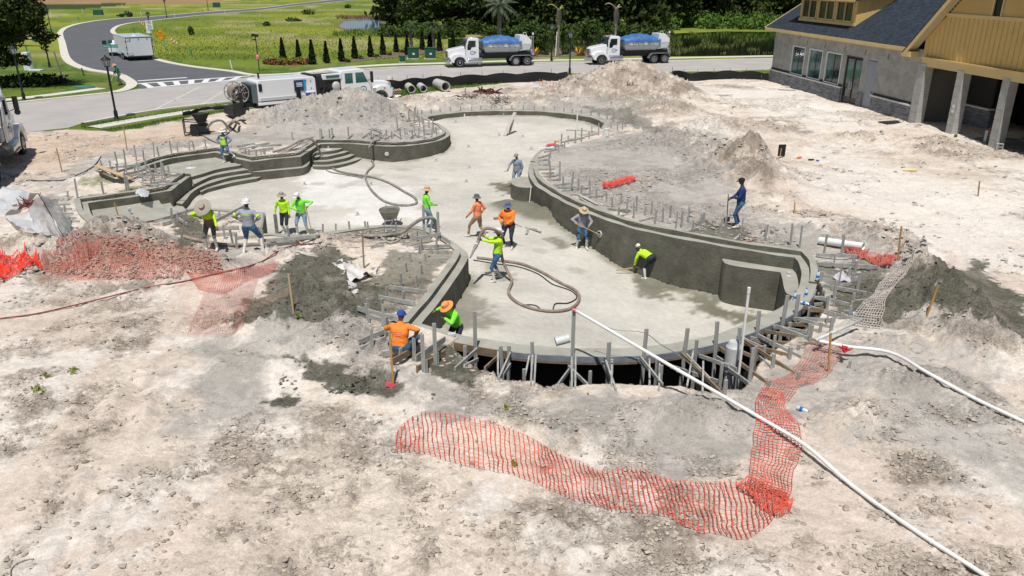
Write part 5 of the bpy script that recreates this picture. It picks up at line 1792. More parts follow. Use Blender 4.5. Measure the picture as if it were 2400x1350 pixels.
def mixer(label, loc, rz, group):
 t = thing('mixer_truck', label, 'truck', loc, rz, group)
 x0 = 0.0                          # front axle at origin
 cab_body(t, x0)
 for s_ in (-1, 1):
  wheel('wheel', t, (x0, s_ * 1.03, .53), .53, .30)
  for xx in (-6.45, -7.78):
   wheel('wheel', t, (x0 + xx, s_ * .95, .53), .53, .52, True)
  mm = M()
  pts = [(-5.75, .62), (-5.95, .98), (-6.2, 1.16), (-8.0, 1.16), (-8.3, 1.0), (-8.48, .66)]
  for i in range(len(pts) - 1):
   a, b = pts[i], pts[i + 1]
   mm.beam((a[0], s_ * .95, a[1]), (b[0], s_ * .95, b[1]), .58, .05)
  mm.obj('mudguard', m_alu, t, fix=False)
 mm = M()
 for s_ in (-1, 1):
  mm.box((-4.0, s_ * .42, .98), (9.2, .1, .28))
 for k in range(6):
  mm.box((-8 + k * 1.4, 0, .98), (.1, .8, .2))
 mm.box((-7.1, 0, .7), (1.6, 1.2, .35))
 mm.obj('chassis', m_blk, t, fix=False)
 M().box((-5.0, 0, 1.28), (6.4, 1.5, .32)).obj('subframe', m_blk, t)
 x1, x2 = -2.75, -6.9
 mm = M()
 sec = [(-.55, 1.42), (-1.12, 2.05), (-1.2, 2.1), (-1.2, 2.72), (1.2, 2.72), (1.2, 2.1), (1.12, 2.05), (.55, 1.42)]
 n = len(sec)
 vs = [(x1 - (0.0 if z > 2 else .35), y, z) for y, z in sec] + [(x2 + (0 if z > 2 else .1), y, z) for y, z in sec]
 mm.add(vs, [tuple(range(n)), tuple(range(2 * n - 1, n - 1, -1))] + [(i, n + i, n + (i + 1) % n, (i + 1) % n) for i in range(n)])
 mm.obj('bin', m_tg, t)
 for s_ in (-1, 1):
  M().box(((x1 + x2) / 2 - .15, s_ * 1.215, 2.42), (3.75, .03, .55)).obj('side_panel', m_tw, t, bevel=.01)
  for k in range(5):
   xx = -3.5 - k * .62
   M().beam((xx, s_ * 1.245, 2.68), (xx - .38, s_ * 1.245, 1.98), .025, .03, up=(0, 1, 0)).obj('brace_rod', m_blk, t)
 M().beam((x1 + .02, -1.2, 2.9), (x1 - .35, -.6, 1.4), .04, .04).obj('front_edge', m_tw, t)
 mm = M()
 nu, nv = 16, 9
 for i in range(nu):
  for j in range(nv):
   a, b = i / (nu - 1), j / (nv - 1)
   x = x1 + .18 - a * 4.55
   y = (b - .5) * 2.62
   hgt = 2.66 + .62 * math.sin(math.pi * min(1, max(0, a * 1.0))) ** .7 * (1 - (2 * b - 1) ** 2) ** .5 + .06 * math.sin(i * 2.1 + j) + (.02 if 0 < j < nv - 1 else 0)
   mm.v.append((x, y, hgt))
 for i in range(nu - 1):
  for j in range(nv - 1):
   mm.f.append((i * nv + j, (i + 1) * nv + j, (i + 1) * nv + j + 1, i * nv + j + 1))
   mm.m.append(0)
 for s_, j in ((-1, 0), (1, nv - 1)):
  o_ = len(mm.v)
  for i in range(nu):
   v = mm.v[i * nv + j]
   mm.v.append((v[0], v[1] + s_ * .01, v[2] - .24 - .05 * math.sin(i * 1.3)))
  for i in range(nu - 1):
   mm.f.append((i * nv + j, (i + 1) * nv + j, o_ + i + 1, o_ + i))
   mm.m.append(0)
 mm.obj('tarpaulin', m_tarp, t, smooth='full')
 mm = M()
 side = [(-6.85, 1.62), (-8.1, 1.72), (-8.3, 2.3), (-8.3, 2.75), (-7.75, 3.3), (-6.95, 3.3), (-6.85, 2.6)]
 mm.prism(side, -1.05, 1.05, 'y')
 mm.obj('cement_bin', m_tg, t, bevel=.05)
 for s_ in (-1, 1):
  mm = M()
  mm.prism([(-6.9, 2.38), (-8.28, 2.38), (-8.28, 2.74), (-7.74, 3.27), (-6.97, 3.27)], s_ * 1.055 - .01, s_ * 1.055 + .01, 'y')
  mm.obj('side_panel', m_tw, t)
 M().tube([(-7.85, -.6, 3.1), (-7.8, -.6, 3.45), (-8.05, -.6, 3.5), (-8.2, -.6, 3.3), (-8.2, -.6, 2.8)], .03, 6).obj('grab_rail', m_tw, t)
 mm = M()
 for dx, r_ in ((-8.55, .05), (-8.78, .09), (-9.0, .05)):
  mm.tube([(dx, -.55, 1.1), (dx, -.55, 3.1)], r_, 8)
 mm.box((-8.65, -.55, 3.0), (.9, .2, .07)).box((-8.7, -.55, 1.5), (.6, .3, .25)).box((-8.65, -.2, 1.2), (.5, .9, .3))
 mm.obj('auger_mast', m_alu, t, fix=False)
 M().box((-8.95, -.55, 3.35), (.16, .16, .26)).obj('beacon', m_tw, t)
 M().lathe([(.02, 0), (.2, .02), (.22, .5), (.16, .6)], (-8.55, .1, 1.0), 10).obj('mixing_hopper', m_alu, t, smooth=True)
 M().box((-2.95, -.75, 1.45), (.42, .5, .62)).obj('tank', m_tg, t, bevel=.08)
 M().box((-8.5, 0, .75), (.12, 2.0, .3)).obj('rear_bumper', m_blk, t)
 for s_ in (-1, 1):
  M().box((-8.57, s_ * .8, .78), (.03, .25, .12)).obj('tail_light', m_redl, t)
 return t
def heading(a, b):
 return math.atan2(b.y - a.y, b.x - a.x)
GRPM = 'white volumetric mixer trucks'
f1, r1 = P(1068, 159), P(1212, 154.5)
f1 = f1 + Vector((.2, 1.0, 0)) + Vector((0, 0, .02))
mx = mixer('white mixer truck with blue tarpaulin, left of the two parked on the street', f1, math.atan2(-2.0, -7), GRPM)
f2 = P(1400, 152.5) + Vector((.2, 1.0, .02))
dup(mx, f2, math.atan2(-1.8, -7), 'white mixer truck with blue tarpaulin, right of the two, behind the big sand mound', GRPM)
f3 = P(52, 362) + Vector((-1.05, -.3, 0))
lt3 = dup(mx, f3, math.atan2(5.4, -2.1), 'white truck cut off by the left edge, parked on the dirt beside the pool', None)
lt3.scale = (1.15,) * 3
lt3.location.x -= .1
for c_ in list(lt3.children):
 if c_.name.startswith('tarpaulin'):
  bpy.data.objects.remove(c_)
# ---------------------------------------------------------------- enclosed trailer and its tow vehicle
m_trl = mat('trailer_white', (.70, .72, .75), .35)
m_roofg = mat('trailer_roof', (.42, .46, .49), .5)
tq_ = (P(300, 142.5) + P(365, 142.5)) / 2
tr = thing('enclosed_trailer', 'white enclosed cargo trailer seen from behind on the dark side street', 'trailer', tq_, R(35))
W2 = 1.52
M().box((0, 3.6, 1.62), (2 * W2, 7.2, 2.2)).obj('body', m_trl, tr, bevel=.05)
M().box((0, 3.6, 2.74), (2 * W2 + .02, 7.2, .06)).obj('roof', m_roofg, tr)
M().box((0, -.02, 1.62), (2 * W2 - .24, .05, 2.05)).obj('ramp_door', m_trl, tr, bevel=.02)
mm = M()
mm.box((0, -.03, 2.68), (2 * W2 - .1, .06, .05)).box((0, -.04, .53), (2 * W2 - .1, .08, .07))
for s_ in (-1, 1):
 mm.box((s_ * (W2 - .09), -.03, 1.6), (.04, .06, 2.1))
 for z in (.9, 1.6, 2.3):
  mm.box((s_ * (W2 - .05), -.06, z), (.12, .05, .12))
mm.obj('door_frame', mat('dark_trim', (.03, .035, .07), .5), tr, fix=False)
for x in (-.95, 0, .95):
 M().box((x, -.07, 2.52), (.09, .04, .1)).obj('marker_light', m_blk, tr)
M().box((-1.05, -.06, .78), (.42, .02, .24)).obj('number_plate', mat('dusty_blue_frame', (.10, .16, .20), .5), tr)
M().box((-1.05, -.075, .78), (.34, .02, .16)).obj('plate_face', m_frame_w, tr)
text_mesh('B 28', .2, 'lettering', m_blk, tr, (-1.12, -.055, 2.30), (math.pi / 2, 0, 0))
M().box((-.1, 2.0, 2.83), (.4, .4, .14), top=.7).obj('roof_vent', m_tw, tr)
for s_ in (-1, 1):
 for yy in (2.2, 3.1):
  mm = M()
  mm.lathe([(.2, -.12), (.36, -.12), (.38, 0), (.36, .12), (.2, .12)], (s_ * (W2 - .02), yy, .38), 16, 'x')
  w_o = mm.obj('wheel', m_rub, tr, smooth=True)
  M().lathe([(.2, -.13), (.19, .13)], (s_ * (W2 - .02), yy, .38), 12, 'x').obj('rim', m_alu, w_o)
 M().box((s_ * (W2 + .02), 2.65, .86), (.2, 2.1, .1)).obj('mudguard', m_alu, tr, bevel=.03)
M().box((0, 3.6, .45), (2.4, 7.0, .12)).obj('chassis', m_blk, tr)
pk = thing('pickup_truck', 'dark pickup ahead of the trailer, only its left side mirror showing', 'pickup', tq_, R(20))
pk.location = Vector(tq_) + Vector((-6.4, 8.0, 0))
M().box((0, 0, .8), (1.9, 5.0, .7)).obj('body', m_tw, pk, bevel=.1)
M().box((0, .5, 1.45), (1.7, 2.0, .65), top=.85).obj('cab', m_tw, pk, bevel=.1)
for s_ in (-1, 1):
 mm = M()
 mm.beam((s_ * .9, 1.3, 1.35), (s_ * 1.5, 1.2, 1.4), .06, .05)
 mm.box((s_ * 1.7, 1.2, 1.45), (.5, .16, .55))
 mm.obj('mirror', m_blk, pk)
 for yy in (-1.6, 1.6):
  M().lathe([(.2, -.12), (.38, -.12), (.4, 0), (.38, .12), (.2, .12)], (s_ * .9, yy, .4), 14, 'x').obj('wheel', m_rub, pk, smooth=True)
# ---------------------------------------------------------------- pump truck behind the left mound
hd = R(37)
pq = P(880, 243) + Vector((-.1, .15, 0))
pt = thing('pump_truck', 'white crew cab truck with concrete pump body and hose reel behind the grey mound', 'truck', pq, hd)
mm = M()
side = [(-.72, .95), (1.0, .9), (1.12, 1.05), (1.05, 1.55), (.5, 1.72), (-.72, 1.78)]
mm.prism(side, -.8, .8, 'y')
mm.obj('hood', m_tw, pt, bevel=.10)
for s_ in (-1, 1):
 arc = [(math.cos(math.pi * k / 8) * .62, .48 + math.sin(math.pi * k / 8) * .62) for k in range(9)]
 outer = [(.95, .6), (1.0, .95), (.6, 1.34), (0, 1.42), (-.6, 1.2), (-.85, .8), (-.85, .48)]
 mm = M()
 mm.prism(outer + [(-.62, .48)] + arc[::-1][1:], .72 if s_ > 0 else -1.15, 1.15 if s_ > 0 else -.72, 'y')
 mm.obj('fender', m_tw, pt, bevel=.03)
 wheel('wheel', pt, (0, s_ * 1.0, .48), .48, .28)
 for xx in (-6.2,):
  wheel('wheel', pt, (xx, s_ * .9, .48), .48, .5, True)
 M().box((.95, s_ * .95, 1.0), (.14, .3, .22)).obj('headlight', m_hl, pt)
 M().box((.3, s_ * 1.17, 1.22), (.14, .02, .06)).obj('side_marker', m_redl, pt)
M().box((1.1, 0, .55), (.2, 2.2, .35)).obj('bumper', m_chr, pt, bevel=.05)
mm = M()
side = [(-.70, .75), (-.62, 1.78), (-1.15, 2.55), (-1.5, 2.68), (-2.95, 2.64), (-3.1, 2.55), (-3.05, .75)]
mm.prism(side, -1.02, 1.02, 'y')
mm.obj('cab', m_tw, pt, bevel=.08)
mm = M()
mm.add([(-.61, -.9, 1.82), (-.61, .9, 1.82), (-1.13, .85, 2.50), (-1.13, -.85, 2.50), (-.64, -.9, 1.82), (-.64, .9, 1.82), (-1.16, .85, 2.50), (-1.16, -.85, 2.50)], [(0, 1, 2, 3), (7, 6, 5, 4)])
mm.obj('windscreen', m_tglass, pt)
for s_ in (-1, 1):
 y = s_ * 1.03
 for (a, b, w1) in ((-.80, -2.0, [(-.95, 1.72), (-1.30, 2.42), (-1.92, 2.42), (-1.92, 1.72)]), (-2.05, -2.9, [(-2.15, 1.72), (-2.15, 2.42), (-2.75, 2.42), (-2.75, 1.72)])):
  mm = M()
  mm.prism([(a, .85), (a, 1.72), (a - (.42 if a > -1 else 0), 2.5), (b, 2.5), (b, .85)], y - .012, y + .012, 'y')
  d = mm.obj('door', m_tw, pt, bevel=.01)
  mm = M()
  mm.prism(w1, y - .02, y + .022, 'y')
  mm.obj('window', mat('green_glass', (.03, .12, .11), .06, spec=.8), d)
  M().box((b + .18, s_ * 1.06, 1.35), (.16, .04, .06)).obj('handle', m_blk, d)
 logo(pt, (-1.35, s_ * 1.052, 1.25), (math.pi / 2, 0, 0 if s_ < 0 else math.pi), .27)
 m2 = M()
 m2.beam((-.95, s_ * 1.02, 1.85), (-.85, s_ * 1.38, 1.9), .04, .04)
 m2.box((-.82, s_ * 1.42, 2.1), (.12, .26, .75))
 m2.obj('mirror', m_blk, pt, fix=False)
M().tube([(.75, -.95, 1.4), (.8, -1.0, 1.75)], .015, 5).obj('hood_mirror_arm', m_blk, pt)
M().lathe([(.02, -.02), (.13, -.02), (.14, .03)], (.8, -1.0, 1.85), 12, 'x').obj('hood_mirror', m_tw, pt)
mm = M()
for s_ in (-1, 1):
 mm.box((-5.2, s_ * .4, .78), (9.8, .1, .26))
mm.box((-7.2, 0, .7), (4.2, 1.9, .25))
mm.obj('chassis', m_blk, pt, fix=False)
M().box((-4.0, -.1, 1.5), (1.85, 1.75, 1.7)).obj('equipment_bay', m_blk, pt)
M().box((-3.75, -.98, 2.28), (1.5, .16, .40)).obj('bay_canopy', m_tw, pt, bevel=.05)
M().box((-3.7, -1.07, 2.28), (1.0, .04, .18)).obj('bay_window', mat('green_glass', (.03, .12, .11), .06), pt)
M().sph((-3.45, -1.0, 1.6), .33, 12, 8, (1, .5, 1)).obj('plastic_bag', mat('clear_plastic_bag', (.5, .5, .48), .3, bump=.8, bscale=8), pt, smooth='full')
mm = M()
side = [(-4.95, 1.0), (-4.98, 2.25), (-5.15, 2.38), (-9.0, 2.38), (-9.15, 2.25), (-9.15, 1.0)]
mm.prism(side, -1.0, 1.0, 'y')
mm.obj('pump_enclosure', m_tw, pt, bevel=.05)
M().box((-7.05, -1.0, 1.14), (4.0, .14, .22)).obj('lower_panel', m_tg, pt, bevel=.02)
M().box((-7.0, 0, .86), (4.4, 2.1, .2)).obj('lower_body', m_tw, pt, bevel=.03)
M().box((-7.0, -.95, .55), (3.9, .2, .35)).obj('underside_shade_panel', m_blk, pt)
pn = M().box((-6.15, -1.02, 1.86), (.85, .03, .72)).obj('control_panel', mat('navy_panel', (.015, .05, .12), .4), pt)
M().box((-5.82, -1.045, 1.86), (.16, .02, .70)).obj('panel_stripe', mat('cyan_stripe', (.02, .32, .52), .4), pn)
for k in range(3):
 M().box((-6.2, -1.045, 2.02 - k * .1), (.42, .02, .055)).obj('panel_lettering', m_frame_w, pn)
M().box((-6.35, -1.10, 1.38), (.32, .12, .75), top=.8).obj('hanging_jacket', mat('black_cloth', (.008, .008, .012), .9), pt, bevel=.03)
for x, z in ((-5.35, 1.62), (-5.35, 2.1), (-5.7, 2.15)):
 M().box((x, -1.02, z), (.06, .03, .07)).obj('latch', m_blk, pt)
M().tube([(-8.6, .1, 2.4), (-8.6, .1, 2.75)], .07, 8).obj('exhaust', m_blk, pt)
M().box((-9.35, 0, 1.55), (.35, 1.9, 1.2)).obj('louvred_end', mat('slate_panel', (.10, .14, .16), .6), pt)
mm = M()
for k in range(12):
 mm.box((-9.54, 0, 1.05 + k * .09), (.03, 1.8, .03))
mm.obj('louvre', m_blk, pt, kind='stuff')
hr = thing('hose_reel', 'x', 'x')
bpy.data.objects.remove(hr)
for y in (-.62, .62):
 mm = M()
 n = 26
 ring_ = [(-10.25 + .62 * math.cos(2 * math.pi * k / n), y, 1.62 + .62 * math.sin(2 * math.pi * k / n)) for k in range(n + 1)]
 mm.tube(ring_, .035, 6, caps=False)
 for k in range(4):
  a = k * math.pi / 4
  mm.beam((-10.25 + .6 * math.cos(a), y, 1.62 + .6 * math.sin(a)), (-10.25 - .6 * math.cos(a), y, 1.62 - .6 * math.sin(a)), .04, .04)
 mm.obj('reel_flange', m_alu, pt, fix=False)
mm = M()
pts = []
for lay, r_ in ((0, .30), (1, .38), (2, .46)):
 n = 9 * 14
 for k in range(n + 1):
  t_ = k / n
  a = t_ * 9 * 2 * math.pi
  y = (-.52 + 1.04 * t_) * (1 if lay % 2 == 0 else -1)
  pts.append((-10.25 + r_ * math.cos(a), y, 1.62 + r_ * math.sin(a)))
mm.tube(pts, .055, 6)
mm.obj('wound_hose', mat('tan_hose', (.24, .19, .14), .8, var=.25, vscale=6), pt, smooth='full')
mm = M()
mm.box((-10.25, -.75, .95), (.2, .12, 1.4)).box((-10.25, .75, .95), (.2, .12, 1.4)).box((-10.4, 0, .45), (1.1, 1.9, .5)).box((-10.6, -.9, .6), (.5, .2, .9))
mm.obj('reel_stand', m_blk, pt, fix=False)
M().box((-5.55, -1.28, 1.03), (.72, .42, .04)).obj('side_shelf', m_tg, pt)
for (c_, d_) in (((-4.2, -.92, .95), (1.2, .25, .35)), ((-4.5, -.9, 1.9), (.5, .3, .7)), ((-5.05, 0, 2.42), (.35, 1.9, .12)), ((-8.95, -.98, 1.9), (.25, .12, .5)), ((-6.9, -1.0, .72), (3.6, .12, .12))):
 M().box(c_, d_).obj('machinery', m_blk, pt, bevel=.04)
M().tube([(-4.0, -1.0, 1.0), (-3.9, -1.1, 1.5), (-4.3, -1.05, 1.7), (-4.6, -1.1, 1.2)], .05, 8).obj('hydraulic_hose', m_rub, pt, smooth=True)
pt.scale = (1.06, 1.06, 1.08)
cooler = thing('cooler', 'blue and white drinks cooler on the side of the pump truck', 'cooler', pt.matrix_basis @ Vector((0, 0, 0)))
cooler.rotation_euler = (0, 0, hd)
cooler.location = Matrix.Rotation(hd, 4, 'Z') @ Vector((-5.55 * 1.06, -1.28 * 1.06, 1.05 * 1.08)) + pq
M().box((0, 0, .17), (.62, .36, .34), top=1.04).obj('body', mat('cooler_blue', (.015, .09, .42), .4), cooler, bevel=.03)
M().box((0, 0, .40), (.66, .40, .12)).obj('lid', m_tw, cooler, bevel=.03)
# ---------------------------------------------------------------- riding mower far away (driver in the people section)
mq = P(294, 39.5)
mw = thing('riding_mower', 'small dark green riding mower on the far roadside grass', 'mower', mq, R(5))
mg = mat('mower_green', (.01, .05, .02), .5)
M().box((.1, 0, .55), (2.6, 1.1, .45)).obj('body', mg, mw, bevel=.08)
M().box((-1.3, 0, .35), (1.3, 1.5, .3)).obj('cutting_deck', m_blk, mw, bevel=.05)
for x, r_ in ((-.9, .38), (1.1, .55)):
 for s_ in (-1, 1):
  M().lathe([(.1, -.15), (r_, -.15), (r_, .15), (.1, .15)], (x, s_ * .65, r_), 14, 'y').obj('wheel', m_rub, mw, smooth=True)
M().box((.9, 0, 1.1), (.15, .6, .7)).obj('seat_back', m_blk, mw)
# PEOPLE
HZ = 675 - FPX * math.tan(PITCH)
def z_at(x, y, py):
 """height of a point over plan position (x, y) that is seen at picture row py"""
 k = (py - HZ) * math.cos(PITCH) / FPX
 c_ = k * y * math.cos(PITCH) / (1 - k * math.sin(PITCH))
 return CAM_H - c_
def cloth(name, c, rough=.85, var=.12):
 return mat(name, c, rough, var=var, vscale=7, bump=.25, bscale=18)
SK = mat('skin_brown', (.24, .125, .075), .6)
SK2 = mat('skin_dark', (.10, .052, .032), .6)
C_LIME = cloth('hi_vis_lime', (.50, .85, .02))
C_GREEN = cloth('hi_vis_green', (.22, .80, .05))
C_ORANGE = cloth('hi_vis_orange', (.90, .24, .03))
C_CORAL = cloth('hi_vis_coral', (.90, .28, .13))
C_GREYJ = cloth('grey_jacket', (.32, .34, .39))
C_GREYB = cloth('grey_blue_shirt', (.22, .27, .32))
C_GREYL = cloth('light_grey_shirt', (.30, .30, .34))
C_NAVY = cloth('navy_shirt', (.012, .035, .13))
C_DENIM = cloth('denim_shirt', (.17, .23, .32), var=.35)
C_JEAN = cloth('blue_jeans', (.05, .13, .24), var=.4)
C_JEANL = cloth('washed_jeans', (.22, .29, .38), var=.35)
C_KHAKI = cloth('khaki_trousers', (.34, .22, .12))
C_DARKP = cloth('dark_trousers', (.025, .03, .045))
C_MUDP = cloth('muddy_trousers', (.14, .14, .12), var=.5)
C_BLACK = cloth('black_cloth_2', (.008, .008, .01))
C_DGREEN = cloth('green_shirt', (.01, .17, .06))
C_BOOT = mat('white_rubber_boots', (.66, .66, .60), .5, var=.18, vscale=8)
C_SHOE = mat('pale_shoes', (.62, .60, .55), .7)
C_DSHOE = mat('dark_shoes', (.06, .05, .05), .8)
C_STRAW = mat('straw', (.52, .40, .25), .9, var=.15, vscale=20)
C_STRAWG = mat('dusty_straw', (.34, .30, .25), .9, var=.15, vscale=20)
C_OSTRAW = mat('orange_hat', (.85, .30, .09), .9)
C_WHITE = mat('helmet_white', (.75, .74, .72), .35, var=.06, vscale=5)
C_BHAT = cloth('blue_cap', (.02, .07, .35))
C_GREYH = cloth('grey_hat', (.13, .13, .12))
C_NHAT = cloth('slate_hat', (.10, .13, .24))
C_EYE = mat('eye', (.02, .015, .01), .3)
def ik(a, t, l1, l2, pole):
 a, t, pole = Vector(a), Vector(t), Vector(pole)
 d = t - a
 L = min(d.length, (l1 + l2) * .995)
 dn = d.normalized()
 t = a + dn * L
 x = (l1 * l1 - l2 * l2 + L * L) / (2 * L)
 h = math.sqrt(max(0, l1 * l1 - x * x))
 p = pole - dn * pole.dot(dn)
 p = p.normalized() if p.length > 1e-4 else dn.orthogonal().normalized()
 return a + dn * x + p * h, t
def ring_loft(mm, rings, n=14):
 """rings: (centre, right, fwd, rx, ry)"""
 vs, fs = [], []
 for c, r_, f, rx, ry in rings:
  for k in range(n):
   t = 2 * math.pi * k / n
   vs.append(c + r_ * math.cos(t) * rx + f * math.sin(t) * ry)
 for i in range(len(rings) - 1):
  for k in range(n):
   k2 = (k + 1) % n
   fs.append((i * n + k, i * n + k2, (i + 1) * n + k2, (i + 1) * n + k))
 fs.append(tuple(range(n - 1, -1, -1)))
 fs.append(tuple((len(rings) - 1) * n + k for k in range(n)))
 mm.add(vs, fs)
def cap(mm, a, b, r0, r1, n=10):
 a, b = Vector(a), Vector(b)
 d = (b - a)
 L = d.length
 dn = d / L if L > 1e-6 else Vector((0, 0, 1))
 pts = [a - dn * r0 * .95, a - dn * r0 * .6, a, a.lerp(b, .5), b, b + dn * r1 * .6, b + dn * r1 * .95]
 rs = [r0 * .3, r0 * .8, r0, (r0 + r1) / 2, r1, r1 * .8, r1 * .3]
 mm.tube(pts, rs, n)
def person(label, q, yaw, H=1.78, lean=0, side=0, hip=None, hipoff=(0, 0), feet=None, hands=None, elbow=None, knee=None, head=(0, 0), shirt=C_LIME, sleeve=None, pants=C_JEAN, boots=C_BOOT, boot_h=.38, shorts=None, legm=None, skin=SK, hat='straw', hatm=C_STRAW, mask=C_BLACK, belly=None, bulk=1.0, curl=1.0):
 s = H / 1.78 * 1.10
 bulk = bulk * 1.12
 t = thing('person', label, 'person', q, R(yaw))
 hipz = (hip if hip is not None else .93)
 pel = Vector((hipoff[0], hipoff[1], hipz))
 la, sa = R(lean), R(side)
 up = Vector((math.sin(sa), math.sin(la) * math.cos(sa), math.cos(la) * math.cos(sa))).normalized()
 right = Vector((1, 0, 0))
 right = (right - up * right.dot(up)).normalized()
 fw = up.cross(right)
 chest = pel + up * .30
 nb = pel + up * .52
 sh = {-1: pel + up * .45 - right * .185, 1: pel + up * .45 + right * .185}
 hp, hy = R(head[0]), R(head[1])
 hup = (up * .55 + Vector((0, 0, 1)) * .45).normalized()
 hfw = (fw - hup * fw.dot(hup)).normalized()
 M1 = Matrix.Rotation(-hy, 3, hup)
 hfw = M1 @ hfw
 hr_ = hfw.cross(hup).normalized()
 M2 = Matrix.Rotation(-hp, 3, hr_)
 hfw, hup = M2 @ hfw, M2 @ hup
 hc = nb + hup * .075 + hup * .10 + hfw * .02
 feet = feet or ((-.13, 0, 0), (.13, 0.02, 0))
 hands = hands or ((-.28, .05, .80), (.28, .05, .80))
 segs = []       # (a, b, ra, rb, material slot)
 mats_ = [shirt, pants, boots, skin, mask or skin, sleeve or shirt, legm or pants]
 mm = M()
 b_ = bulk
 ring_loft(mm, [(pel - up * .13, right, fw, .115 * b_, .10 * b_), (pel - up * .04, right, fw, .165 * b_, .125 * b_), (pel + up * .08, right, fw, .155 * b_, .12 * b_), (pel + up * .2, right, fw, .15 * b_, .118 * b_), (pel + up * .33, right, fw, .172 * b_, .125 * b_), (pel + up * .42, right, fw, .178 * b_, .11 * b_), (pel + up * .48, right, fw, .14, .085), (pel + up * .54, right, fw, .06, .06)])
 segs.append((pel - up * .14, pel + up * .01, .13, .13, 1))
 segs.append((pel + up * .07, pel + up * .46, .14, .14, 0))
 segs.append((sh[-1], sh[1], .07, .07, 0))
 if belly:
  segs[-2] = (pel + up * .24, pel + up * .46, .14, .14, 0)
  segs.append((pel + up * .08 + fw * .02, pel + up * .17 + fw * .02, .13, .13, 3))
 segs.append((nb, hc, .05, .05, 4))
 cap(mm, nb - up * .03, hc - hup * .02, .055, .055)
 for rr in ((0, .078, .095), ):
  n, m = 12, 8
  vs, fs = [], []
  for i in range(m + 1):
   tt_ = math.pi * i / m
   for k in range(n):
    p = 2 * math.pi * k / n
    rad = math.sin(tt_)
    taper = 1 - .16 * (tt_ / math.pi)
    vs.append(hc + hup * math.cos(tt_) * .118 + (hr_ * math.cos(p) * .077 + hfw * math.sin(p) * .094) * rad * taper)
  for i in range(m):
   for k in range(n):
    k2 = (k + 1) % n
    fs.append((i * n + k, (i + 1) * n + k, (i + 1) * n + k2, i * n + k2))
  mm.add(vs, fs)
 segs.append((hc + hup * .02, hc + hup * .05, .10, .10, 3))
 segs.append((hc - hup * .075, hc - hup * .06, .075, .075, 4))
 cap(mm, hc + hfw * .085 - hup * .0, hc + hfw * .098 - hup * .028, .012, .016, 6)
 for sd_ in (-1, 1):
  cap(mm, hc + hr_ * sd_ * .078 + hup * .015, hc + hr_ * sd_ * .08 - hup * .025, .016, .014, 6)
 palms = []
 for k, sd_ in enumerate((-1, 1)):
  pole = (elbow[k] if elbow else (sd_ * .6, -.8, -.2))
  e, w_ = ik(sh[sd_], hands[k], .29, .27, pole)
  cap(mm, sh[sd_], e, .056 * b_, .045)
  cap(mm, e, w_, .045, .031)
  hd_ = (w_ - e).normalized()
  pm = w_ + hd_ * .055
  cap(mm, w_, pm, .032, .036)
  segs += [(sh[sd_], e, .055, .045, 0), (e, w_ - hd_ * .03, .045, .033, 5), (w_ + hd_ * .01, pm, .034, .038, 3)]
  palms.append((pm, hd_, e))
  hj = pel + right * sd_ * .095 * b_ - up * .05
  ft = Vector(feet[k][:3]) + Vector((0, 0, .09))
  kp = (knee[k] if knee else (sd_ * .15, 1, .1))
  kn, an = ik(hj, ft, .43, .42, kp)
  cap(mm, hj, kn, .088 * b_, .058)
  cap(mm, kn, an, .06, .047)
  fy = R((feet[k][3] if len(feet[k]) > 3 else sd_ * -10))
  fd = Vector((-math.sin(fy), math.cos(fy), -.18)).normalized()
  cap(mm, an + Vector((0, 0, -.035)) - fd * .03, an + Vector((0, 0, -.035)) + fd * .15, .052, .040)
  bt = kn.lerp(an, 1 - boot_h / .42)
  segs += [(hj, kn, .088, .058, 1 if not shorts else 1), (kn, bt, .058, .05, 6), (bt, an, .05, .048, 2), (an + Vector((0, 0, -.035)), an + fd * .15 + Vector((0, 0, -.035)), .05, .04, 2)]
 tmp = mm.obj('body', [shirt], None, fix=False)
 rm = tmp.modifiers.new('r', 'REMESH')
 rm.mode = 'VOXEL'
 rm.voxel_size = .019
 rm.use_smooth_shade = True
 sm_ = tmp.modifiers.new('s', 'SMOOTH')
 sm_.factor = .5
 sm_.iterations = 3
 dg = bpy.context.evaluated_depsgraph_get()
 me = bpy.data.meshes.new_from_object(tmp.evaluated_get(dg))
 bpy.data.objects.remove(tmp)
 nv = len(me.vertices)
 co = np.empty(nv * 3)
 me.vertices.foreach_get('co', co)
 co = co.reshape(-1, 3)
 no = np.empty(nv * 3)
 me.vertices.foreach_get('normal', no)
 no = no.reshape(-1, 3)
 nf = len(me.polygons)
 fc_ = np.empty(nf * 3)
 me.polygons.foreach_get('center', fc_)
 fc_ = fc_.reshape(-1, 3)
 def nearest(pts):
  best = np.full(len(pts), 1e9)
  mi = np.zeros(len(pts), int)
  for a, b, ra, rb, m_ in segs:
   a_n, b_n = np.array(a), np.array(b)
   d_n = b_n - a_n
   L2 = (d_n @ d_n) + 1e-9
   tt_ = np.clip(((pts - a_n) @ d_n) / L2, 0, 1)
   d = np.linalg.norm(pts - a_n - tt_[:, None] * d_n, axis=1) - (ra + (rb - ra) * tt_)
   u_ = d < best
   best[u_] = d[u_]
   mi[u_] = m_
  return mi
 mi = nearest(fc_)
 vm = nearest(co)
 wr = np.where(np.isin(vm, (0, 1, 5, 6)), .009, .0)
 wob = fbm(co[:, 0] * 1.0 + co[:, 2] * .35 + q.x, co[:, 2] * 1.4 + co[:, 1] + q.y, .13, 3, 2)
 wide = np.where(np.isin(vm, (0, 1, 5)), .008, 0)
 co = co + no * (wr * wob * 2 + wide)[:, None]
 me.vertices.foreach_set('co', co.ravel())
 me.materials.clear()
 for m_ in mats_:
  me.materials.append(m_)
 me.polygons.foreach_set('material_index', mi)
 me.polygons.foreach_set('use_smooth', [True] * nf)
 bm = bmesh.new()
 bm.from_mesh(me)
